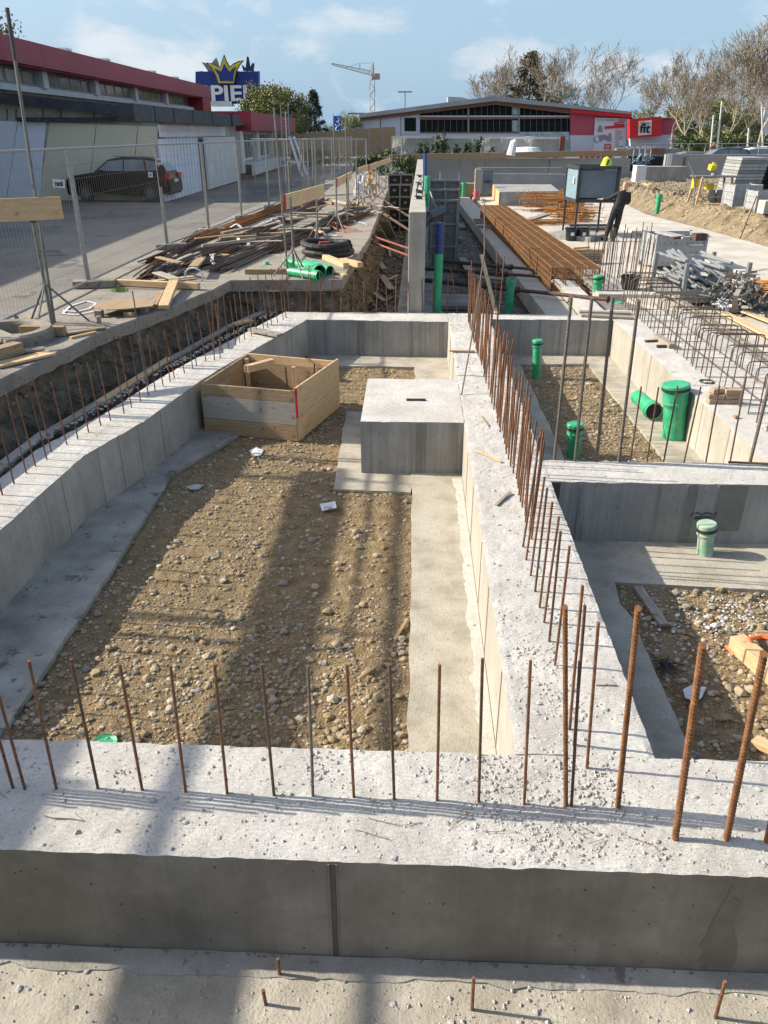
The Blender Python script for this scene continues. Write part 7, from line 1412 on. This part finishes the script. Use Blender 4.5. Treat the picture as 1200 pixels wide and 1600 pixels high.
ptxt(PO, 'FIT UND', 967, 192.8, 2, 'letter', 11, rot=-.07)
for k in range(4): hp(PO, 'print_line', [(946, 227.4 + 2.2 * k), (953, 227.4 + 2.2 * k), (953, 226.6 + 2.2 * k), (946, 226.6 + 2.2 * k)], 'letter', -.68, .05)
for k in range(9): hp(PO, 'print_line', [(961, 205 + 3 * k), (961 + (10, 11, 9, 12, 12, 6, 5, 6, 12)[k], 205 + 3 * k), (961 + (10, 11, 9, 12, 12, 6, 5, 6, 12)[k], 204.2 + 3 * k), (961, 204.2 + 3 * k)], 'posterink', -.6, .05)
hp(PO, 'grey_figure', [(928, 216), (929, 221), (931.5, 223.5), (935, 222), (937, 218), (940, 221), (943, 216), (950, 221), (955, 221), (955, 208), (951.5, 208), (951, 214), (946, 210), (940, 211), (934, 212), (931, 213)], 'posterink', -.6, .05); hp(PO, 'pale_face', [(930, 217), (932, 222), (935, 221), (936, 217), (934, 213), (931, 214)], 'poster', -.66, .05); hp(PO, 'pale_arm', [(934, 206), (941, 206), (941, 199), (938, 195), (935, 199)], 'form_grey', -.6, .05)
# red cube with the fitness sign and the lower wing
FW = thing('fitness_wing', (atY(1020, 240, YH - 14).x, YH - 2.5, HZ), 'low white and crimson wing right of the hall carrying a red sign box', 'building'); YF = YH - 2.5
def fp(par, name, pts, mat, y=0.0, th=.3):
    Y = YF + y; P = [atY(x, yy, Y) for x, yy in pts]; P = [Vector((p.x, Y, max(p.z, .3))) for p in P]; n = len(P); m = MB(); m.add([tuple(p) for p in P] + [(p.x, p.y + th, p.z) for p in P], [tuple(range(n)), tuple(range(2 * n - 1, n - 1, -1))] + [(i, i + n, (i + 1) % n + n, (i + 1) % n) for i in range(n)]); return m.build(name, M[mat], par)
fp(FW, 'wall', [(984, 260), (1053, 260), (1056, 210.5), (984, 210.5)], 'bldwhite', 0, 1.5); fp(FW, 'crimson_wall', [(984, 210.3), (1056, 210.3), (1057.5, 186), (984, 186)], 'pinkred', -.05, 1.5); fp(FW, 'coping', [(1030, 186), (1058.5, 186), (1058.5, 184.3), (1030, 184.3)], 'crimson', -.2, 1.5)
fp(FW, 'poster_frame', [(985, 239), (994, 239), (994, 228), (985, 228)], 'steel_dark', -.1, .1); fp(FW, 'pane', [(986, 238), (990, 238), (990, 229), (986, 229)], 'redprop', -.2, .1)
SGN = thing('fitness_sign', (atY(1010, 215, YF - 1.5).x, YF - 1.5, atY(1010, 216, YF - 1.5).z), 'red box sign reading clever fit in a white square', 'sign'); fp(SGN, 'red_box', [(984, 216.5), (1034, 212.5), (1034, 182), (984, 186)], 'signred', -1.5, 1.4); fp(SGN, 'white_square', [(997.5, 211.5), (1017.5, 210), (1018.5, 187.5), (998.5, 189.5)], 'letter', -1.6, .12)
ptxt(SGN, 'fit', 1008, 201.2, 14.5, 'black', 17, y=-1.75, Yb=YF, bold=.035, name='big_lettering', rot=-.03); ptxt(SGN, 'clever', 1008.3, 192, 3.6, 'red_paint', 17, y=-1.75, Yb=YF, bold=.01, rot=-.06)
# fence rails in front of the wing
m = MB(); q = atY(1007, 225, 66); 
for px in (1007, 1034, 1050, 1075, 1100, 1125, 1150, 1175, 1200): p = atY(px, 243, 66); m.tube([(p.x, 66, .6), (p.x, 66, atY(px, 224, 66).z)], .04, 5)
p = atY(1230, 224, 66); m.tube([(q.x, 66, q.z), (p.x, 66, p.z)], .035, 5); m.top('railing', M['galv'], 'thin grey railing behind the parked cars', 'railing')
MB().box((atY(1010, 238, 64).x, 64, atY(1010, 238, 64).z), (4.6, .6, .5)).top('grey_pipes', M['form_grey'], 'grey pipes lying behind the notch of the back wall', 'pipes'); MB().box((atY(1028, 235, 63.5).x, 63.5, atY(1028, 235, 63.5).z), (1.0, .3, .3)).top('red_barrier_board', M['redprop'], 'small red and pale barrier board beside the grey pipes', 'barrier')
# parked cars above the wall
for i, (px, Y, pnt, lb, rz) in enumerate(((1067, 63, 'cargrey', 'dark flat car above the back wall, left of the blue one', 0), (1125, 61.5, 'carblue', 'dark blue car parked above the back wall', .05), (1150, 67, 'carblue', 'dark car half hidden behind the blue one', .1), (1172, 64, 'carwhite', 'white van like car above the back wall at the right', 0), (1190, 70, 'carwhite', 'white car farther back at the right rim', .1))):
    p = atY(px, 240, Y); make_car((p.x, Y, .62 if i != 0 else .35), math.pi + rz, lb, pnt, sc=.95)
# dark low building at the far right
MB().box((atY(1185, 215, 150).x + 6, 150, 3.6), (22, 8, 6.0)).top('dark_shed', M['box_blue'], 'dark low shed behind the bare trees at the right', 'shed')
# ================================================================== SIGN TOWER, CRANE, MASTS
YS = 100.0
def sp_(par, name, pts, mat, y=0.0, th=.2):
    Y = YS + y; P = [atY(x, yy, Y) for x, yy in pts]; n = len(P); m = MB(); m.add([tuple(p) for p in P] + [(p.x, p.y + th, p.z) for p in P], [tuple(range(n)), tuple(range(2 * n - 1, n - 1, -1))] + [(i, i + n, (i + 1) % n + n, (i + 1) % n) for i in range(n)]); return m.build(name, M[mat], par)
ST = thing('sign_tower', (atY(354, 240, YS).x, YS, .6), 'blue advertising tower with a yellow crown and white capital letters', 'sign')
xs = [305, 316.5, 330.5, 344, 358, 374, 388, 399, 404]
for i in range(8): sp_(ST, 'blue_panel', [(xs[i] + .35, 162), (xs[i + 1] - .35, 162), (xs[i + 1] - .35, 111), (xs[i] + .35, 112)], 'signblue', 0, 1.0)
sp_(ST, 'seam_backing', [(305.3, 162), (403.8, 162), (403.8, 111.2), (305.3, 112.2)], 'letter', .15, .7); sp_(ST, 'white_base', [(329, 166), (362, 166), (362, 158), (329, 158)], 'offwhite', -.2, 1.3)
cv = lambda L_: [(300 + x / 8, 80 + y / 8) for x, y in L_]
def tri(par, name, pts, mat, y, th=.25):
    """concave outline cut into triangles"""
    from mathutils.geometry import tessellate_polygon
    Y = YS + y; P = [atY(x, yy, Y) for x, yy in pts]; T_ = tessellate_polygon([[Vector((p.x, p.z, 0)) for p in P]]); n = len(P); m = MB(); m.add([tuple(p) for p in P] + [(p.x, p.y + th, p.z) for p in P], [tuple(t) for t in T_] + [tuple(i + n for i in t[::-1]) for t in T_] + [(i, i + n, (i + 1) % n + n, (i + 1) % n) for i in range(n)]); return m.build(name, M[mat], par)
O_ = [(170, 140), (240, 150), (300, 172), (350, 192), (372, 120), (400, 40), (430, 120), (470, 190), (520, 150), (580, 122), (648, 112), (600, 170), (560, 250), (545, 330), (538, 395), (520, 412), (322, 410), (290, 310), (240, 210)]
Yl = [(195, 152), (245, 160), (300, 186), (352, 210), (378, 140), (400, 70), (425, 140), (468, 206), (520, 165), (575, 138), (622, 124), (585, 175), (548, 250), (530, 330), (524, 384), (515, 400), (332, 398), (303, 305), (250, 208)]
Bl = [(278, 215), (320, 235), (362, 258), (382, 205), (400, 158), (425, 205), (468, 262), (500, 225), (545, 192), (525, 250), (512, 310), (510, 378), (440, 370), (350, 372), (330, 300)]
tri(ST, 'crown_outline', cv(O_), 'navy', -.5); tri(ST, 'crown', cv(Yl), 'yellow', -.7, .2); tri(ST, 'crown_field', cv(Bl), 'signblue', -.85, .15)
tri(ST, 'rear_crown', cv([(120, 135), (230, 165), (300, 80), (330, 150), (340, 250), (200, 250)]), 'form_grey', 1.3); tri(ST, 'rear_crown', cv([(620, 165), (670, 210), (685, 65), (705, 70), (728, 200), (750, 150), (778, 150), (768, 250), (640, 245)]), 'navy', 1.2)
ptxt(ST, 'SPIEL', 354, 147, 24.5, 'letter', 88, y=-.35, Yb=YS, bold=.035, name='lettering')
for x in (315, 395): p = atY(x, 165, YS); MB().box((p.x, YS + .5, (p.z + .6) / 2), (.5, .5, p.z - .6)).build('mast', M['galv_dull'], ST)
# tower crane
YC = 300.0; CR = thing('tower_crane', (atY(582, 235, YC).x, YC, .6), 'pale tower crane with a long jib pointing left, far beyond the hall', 'crane'); bx_ = atY(582, 172, YC); tpz = atY(583, 115, YC).z
m = MB(); s = .8; x0 = bx_.x
for sx in (-s, s):
    for sy in (-s, s): m.tube([(x0 + sx, YC + sy, .6), (x0 + sx, YC + sy, tpz)], .12, 3)
z = .6; k = 0
while z < tpz - 2: m.tube([(x0 - s * (1 if k % 2 else -1), YC - s, z), (x0 + s * (1 if k % 2 else -1), YC - s, z + 2)], .07, 3); m.tube([(x0 - s * (1 if k % 2 else -1), YC + s, z), (x0 + s * (1 if k % 2 else -1), YC + s, z + 2)], .07, 3); z += 2; k += 1
m.build('mast', M['craneyellow'], CR); m = MB(); j0 = atY(584, 119, YC); j1 = atY(518, 101, YC); ap = atY(583, 98, YC); a2 = atY(562, 99, YC); d = j1 - j0; n = 26
for dz in (0, 1.4): m.tube([j0 + Vector((0, 0, dz)), j1 + Vector((0, 0, dz * .3))], .11, 3)
for i in range(n): p = j0 + d * i / n; q = j0 + d * (i + 1) / n; m.tube([p, q + Vector((0, 0, 1.3 - i / n))], .06, 3); m.tube([q, p + Vector((0, 0, 1.3 - i / n))], .05, 3)
m.build('jib', M['craneyellow'], CR); m = MB(); m.tube([Vector((x0, YC, tpz - 2)), ap], .3, 4); m.tube([j0 + d * .33 + Vector((0, 0, 1)), a2], .16, 4); m.build('tower_head', M['craneyellow'], CR); m = MB(); m.tube([ap, a2], .06, 3); m.tube([a2, j0 + d * .7], .06, 3); m.tube([ap, j0 + d * .15], .06, 3); m.tube([ap, atY(586, 118, YC)], .06, 3); m.build('stay_cables', M['galv'], CR)
p = atY(588, 117, YC); MB().box((p.x, YC, p.z - .5), (2.4, 1.5, 1.8)).build('counterweight', M['craneyellow'], CR)
# lamp posts and poles
def mast(px, Y, y0, y1, label, r=.09, lamp=True, px1=None, mat='galv_dull'):
    a = atY(px, y0, Y); a.z = .6; b = atY(px1 or px, y1, Y); T = thing('street_lamp' if lamp else 'flag_pole', a, label, 'street lamp' if lamp else 'pole'); MB().tube([a, b], [r, r * .7], 7).build('post', M[mat], T)
    if lamp: MB().box(b + Vector((0, 0, .05)), (2.6, .35, .22)).build('lamp_head', M['form_grey'], T)
mast(633, 160, 200, 144, 'double armed street lamp rising behind the hall roof', .12); mast(557, 130, 230, 178, 'thin street lamp between the pine and the hall', .06)
for i, (px, y1, px1) in enumerate(((1120, 158, 1128), (1110, 180, 1115), (1168, 200, 1170), (1195, 165, 1190))): mast(px, 75, 245, y1, 'pale slanting pole among the bare trees, %s' % ('tallest', 'beside the tallest', 'short one at the right', 'at the right rim')[i], .09, False, px1, 'offwhite')
a = atY(528, 222, 95); b = atY(528, 181, 95); FL = thing('banner_flag', (a.x, 95, .6), 'upright blue banner with white signs in front of the pine', 'flag'); MB().tube([(a.x - .45, 95, .6), (a.x - .45, 95, b.z + .2)], .04, 6).build('pole', M['galv'], FL); MB().box((a.x, 95, (a.z + b.z) / 2), (.75, .04, b.z - a.z)).build('cloth', M['bannerblue'], FL)
m = MB()
for k in range(5): c = Vector((a.x, 94.95, a.z + (b.z - a.z) * (.14 + .18 * k))); m.tube([c + Vector((.2 * math.cos(t), 0, .2 * math.sin(t))) for t in [j * math.pi / 5 + k for j in range(7 + (k % 2) * 2)]], .05, 4)
m.build('white_signs', M['letter'], FL)
for i, (px, py) in enumerate(((1198, 178), (1198, 200))): sp = atY(px, py, 90); MB().box((sp.x + .5, 90, sp.z), (1.6, .2, 1.2)).top('white_sign_board', M['letter'], ['white sign board cut by the right rim, upper', 'white sign board cut by the right rim, lower'][i], 'sign')
# passer-by
J2 = dict(pelvis=(0, 0, .93), chest=(0, 0, 1.28), neck=(0, 0, 1.48), head=(0, .01, 1.62), crown=(0, .01, 1.7), hL=(-.1, 0, .86), kL=(-.12, .03, .48), aL=(-.13, 0, .08), tL=(-.14, -.14, .04), hR=(.1, 0, .86), kR=(.12, -.06, .48), aR=(.12, .08, .08), tR=(.13, -.06, .04), sL=(-.19, 0, 1.38), eL=(-.26, 0, 1.1), wL=(-.27, -.05, .85), sR=(.19, 0, 1.38), eR=(.26, 0, 1.1), wR=(.27, -.05, .85))
R2 = dict(pelvis=(.15, .11), chest=(.17, .12), neck=(.055, .055), head=(.08, .095), crown=(.05, .06), hL=(.09, .09), kL=(.06, .06), aL=(.045, .045), tL=(.04, .03), hR=(.09, .09), kR=(.06, .06), aR=(.045, .045), tR=(.04, .03), sL=(.07, .07), eL=(.045, .045), wL=(.03, .03), sR=(.07, .07), eR=(.045, .045), wR=(.03, .03))
p = atY(1113, 236, 72); P2 = person('person', (p.x, 72, .63), J2, R2, [('pelvis', 'chest'), ('chest', 'neck'), ('neck', 'head'), ('head', 'crown'), ('pelvis', 'hL'), ('hL', 'kL'), ('kL', 'aL'), ('aL', 'tL'), ('pelvis', 'hR'), ('hR', 'kR'), ('kR', 'aR'), ('aR', 'tR'), ('chest', 'sL'), ('sL', 'eL'), ('eL', 'wL'), ('chest', 'sR'), ('sR', 'eR'), ('eR', 'wR')], lambda c: 2 if c.z > 1.5 else (0 if c.z > .95 else 1), 'distant passer by in a dark red top and blue trousers among the bare trees', [M['redprop'], M['box_side'], M['skin']])
# ================================================================== TREES
def tree_meshes(seed, depth=7, spread=.5, up=.22, trunk=.22, len0=.30, fall=.74, r0=.022, nb=(2, 3), leafn=0, leafs=.02, twn=1.0, leafmode='end'):
    rr = random.Random(seed); mt = MB(); tw = MB(); lf = MB(); ends = []
    def grow(p, d, L_, r, k):
        q = p; dd = d; pts = [p]; rs = [r]
        for s in range(3):
            dd = (dd + Vector((rr.gauss(0, .12), rr.gauss(0, .12), rr.gauss(0, .08) + up * .12))).normalized(); q = q + dd * L_ / 3; pts.append(q); rs.append(max(.0019, r * (1 - .12 * (s + 1))))
        if k > depth - 3: (mt if 0 else tw).tube(pts, rs, 3, cap=False)
        else: mt.tube(pts, rs, 6 if k < 2 else 4, cap=False)
        if k >= depth: ends.append((q, dd)); return
        if k >= 2: ends.append((q, dd)) if k > depth - 3 else None
        n = rr.choice(nb)
        for i in range(n):
            a = rr.uniform(0, 6.283); s = spread * rr.uniform(.5, 1.25); o = dd.orthogonal().normalized(); o = Matrix.Rotation(a + i * 6.283 / n, 3, dd) @ o; nd_ = (dd + o * s + Vector((0, 0, up * .5))).normalized(); grow(q, nd_, L_ * fall * rr.uniform(.8, 1.2), rs[-1] * (.78 if i == 0 else .62), k + 1)
        if k >= 1 and rr.random() < .8:
            m_ = pts[2]; o = Matrix.Rotation(rr.uniform(0, 6.28), 3, dd) @ dd.orthogonal().normalized(); grow(m_, (dd * .4 + o * .8 + Vector((0, 0, up))).normalized(), L_ * fall * .75, r * .5, k + 1 + (k < depth - 1))
    grow(Vector((0, 0, -.01)), Vector((0, 0, 1)), trunk, r0, 0)
    if leafn:
        for i in range(leafn):
            q, dd = ends[rr.randrange(len(ends))]; p = q + Vector((rr.gauss(0, .022), rr.gauss(0, .022), rr.gauss(0, .018))); e = Euler((rr.uniform(0, 6), rr.uniform(0, 6), rr.uniform(0, 6))).to_matrix(); s = leafs * rr.uniform(.6, 1.4); lf.add([p + e @ Vector(v) * s for v in ((-.5, 0, 0), (0, -.4, 0), (.5, 0, .1), (0, .4, 0))], [(0, 1, 2, 3)])
    zs = max(v[2] for v in (tw.v + mt.v)); 
    return mt, tw, lf, zs
BARE = []
for s in range(5):
    mt, tw, lf, zs = tree_meshes(100 + s * 7, depth=7, spread=.62, up=.42, trunk=.26, len0=.3, fall=.80, r0=.018, nb=(2, 2, 3), leafn=700, leafs=.010); BARE.append((mt.mesh('trunk', M['bark']), tw.mesh('branches', M['twig']), lf.mesh('buds', M['leaf_olive']), zs))
print('bare tree faces', [len(b[1].polygons) for b in BARE])
def put_tree(kind, px, Y, ytop, label, name='bare_tree', rz=0, sx=1.0, zb=.6, extra=None, group=None):
    a = atY(px, 230, Y); zt_ = atY(px, ytop, Y).z; hgt = zt_ - zb; T = thing(name, (a.x, Y, zb), label, 'tree', group, rz)
    for me, nm in zip(kind[:3], ('trunk', 'branches', 'crown')):
        if me is None or not len(me.polygons): continue
        o = bpy.data.objects.new(nm, me); COL.objects.link(o); o.parent = T; o.scale = (hgt / kind[3] * sx, hgt / kind[3] * sx, hgt / kind[3])
    return T
bt = [(836, 140, 66, 'bare tree behind the hall roof, right half of the pair with the brown conifer', 1.15, 0), (800, 150, 80, 'bare tree just left of the brown conifer', .8, 1), (818, 152, 66, 'bare tree rising behind the brown conifer', 1.35, 3), (852, 148, 84, 'bare tree right of the brown conifer', 1.2, 2), (958, 135, 76, 'wide bare tree behind the crimson hall end', 1.25, 2), (915, 150, 98, 'smaller bare tree behind the right part of the hall roof', 1.0, 3), (1003, 140, 108, 'thin bare tree between hall and red sign', .9, 4), (1048, 112, 95, 'bare plane tree right of the red sign box', 1.1, 0), (1072, 92, 62, 'tall bare plane tree standing above the parked cars, left one', 1.05, 1), (1104, 98, 74, 'bare plane tree behind the slanting pole', 1.0, 3), (1135, 88, 55, 'bare plane tree above the white cars', 1.05, 2), (1165, 95, 42, 'tall bare plane tree near the right rim', 1.1, 4), (1188, 84, 22, 'tallest bare plane tree, at the right rim', 1.1, 0), (1215, 90, 10, 'bare plane tree cut off by the right rim', 1.1, 1), (1090, 125, 100, 'distant bare tree seen between the plane trees', 1.1, 4), (1148, 125, 70, 'distant bare tree behind the white cars', 1.15, 3), (565, 190, 178, 'small bare bush like tree beside the crane foot', 1.3, 2), (548, 150, 168, 'small bare tree right of the pine', 1.0, 1)]
for i, (px, Y, yt, lb, sx, k) in enumerate(bt): put_tree(BARE[k], px, Y, yt, lb, rz=i * 1.7, sx=sx, group=None)
def crown_mesh(seed, n, dims, cl, mat, s=.035, shape='round'):
    rr = random.Random(seed); m = MB(); C_ = []
    for i in range(cl):
        if shape == 'round': t = rr.uniform(0, 6.28); ph = rr.uniform(-.9, 1.2); R_ = rr.uniform(.55, 1); C_.append((Vector((math.cos(t) * math.cos(ph) * R_ * dims[0], math.sin(t) * math.cos(ph) * R_ * dims[0], dims[2] + math.sin(ph) * R_ * dims[1])), rr.uniform(.06, .13)))
        else: z = rr.random() ** .8; t = rr.uniform(0, 6.28); R_ = (1 - z) * dims[0] * rr.uniform(.5, 1.15) + .01; C_.append((Vector((math.cos(t) * R_, math.sin(t) * R_, dims[2] + z * dims[1] - R_ * .15)), rr.uniform(.025, .06)))
    for i in range(n):
        c, r = C_[rr.randrange(cl)]; p = c + Vector((rr.gauss(0, r * .5), rr.gauss(0, r * .5), rr.gauss(0, r * .4))); e = Euler((rr.uniform(0, 6), rr.uniform(0, 6), rr.uniform(0, 6))).to_matrix(); q = s * rr.uniform(.5, 1.4); m.add([p + e @ Vector(v) * q for v in ((-.5, 0, 0), (0, -.4, 0), (.5, 0, .15), (0, .4, 0))], [(0, 1, 2, 3)])
    return m.mesh('crown', mat)
tk = MB(); tk.tube([(0, 0, 0), (.005, 0, .5), (0, 0, .97)], [.018, .012, .003], 6); tkm = tk.mesh('trunk', M['barkdark'])
mt, tw, lf, zs = tree_meshes(5, depth=5, spread=.7, up=.3, trunk=.2, fall=.78, r0=.02, leafn=0); tkb = (mt.mesh('trunk', M['barkdark']), tw.mesh('branches', M['barkdark']), zs)
def leafy_tree(px, Y, yt, mat, label, seed, sx=1.0, dims=(.33, .34, .62), n=14000, cl=60, s=.021, shape='round', name='leafy_tree', zb=.6):
    T = put_tree((tkm, None, crown_mesh(seed, n, dims, cl, M[mat], s, shape), 1.0), px, Y, yt, label, name, sx=sx, zb=zb)
    if shape == 'round': o = bpy.data.objects.new('branches', tkb[1]); COL.objects.link(o); o.parent = T; h = atY(px, yt, Y).z - zb; o.scale = (h * .8 / tkb[2] * .7, h * .8 / tkb[2] * .7, h * .8 / tkb[2])
leafy_tree(428, 80, 126, 'leaf', 'full green tree behind the small annex', 1, 1.15, dims=(.42, .40, .58)); leafy_tree(408, 84, 130, 'leaf_olive', 'bronze green tree in front of the blue sign tower', 2, .7, dims=(.34, .38, .60)); leafy_tree(455, 86, 142, 'leaf_dark', 'dark green tree between the green tree and the pine', 7, 1.0, dims=(.4, .4, .55))
leafy_tree(492, 88, 138, 'leaf_dark', 'dark pine tree standing alone left of the crane', 3, 1.0, dims=(.30, .86, .12), n=9000, cl=130, s=.02, shape='cone', name='pine_tree')
leafy_tree(545, 120, 178, 'leaf_pale', 'pale budding tree behind the blue banner', 4, 1.2); leafy_tree(518, 108, 192, 'leaf', 'low green tree right of the pine', 8, 1.5, n=4000); leafy_tree(18, 60, 10, 'leaf_olive', 'tree top rising above the crimson roof band at the left rim', 5, .8, dims=(.3, .3, .66), n=3000, s=.02)
leafy_tree(820, 145, 82, 'conifer_brown', 'broad brownish conifer behind the hall roof', 6, 1.25, dims=(.46, .84, .14), n=12000, cl=150, s=.02, shape='cone', name='conifer_tree')
leafy_tree(868, 150, 136, 'leaf_pale', 'pale green tree behind the hall roof', 9, 1.3, n=3500); leafy_tree(998, 150, 168, 'leaf', 'small fresh green tree above the red sign box', 10, 1.6, n=4000); leafy_tree(1038, 130, 180, 'leaf', 'green bushy tree right of the red wing', 11, 1.7, n=4000)
for i, (px, yt) in enumerate(((1060, 160), (1090, 140), (1122, 150), (1155, 162), (1190, 170))): leafy_tree(px, 130 + 6 * i, yt, 'leaf', 'green tree in the background of the plane trees, %s from the left' % ('first', 'second', 'third', 'fourth', 'fifth')[i], 20 + i, 1.5, dims=(.42, .45, .5), n=8000, s=.022)
for i, px in enumerate((1068, 1100, 1130, 1162, 1195)): q = atY(px, 235, 85); leafy((q.x, 85, .6), (4.6, 1.5, 2.6), 900, 'leaf' if i % 2 else 'hedge', 'green bush on the verge behind the parked cars, %s from the left' % ('first', 'second', 'third', 'fourth', 'fifth')[i], 'bush', 'bush', 60 + i, .2)
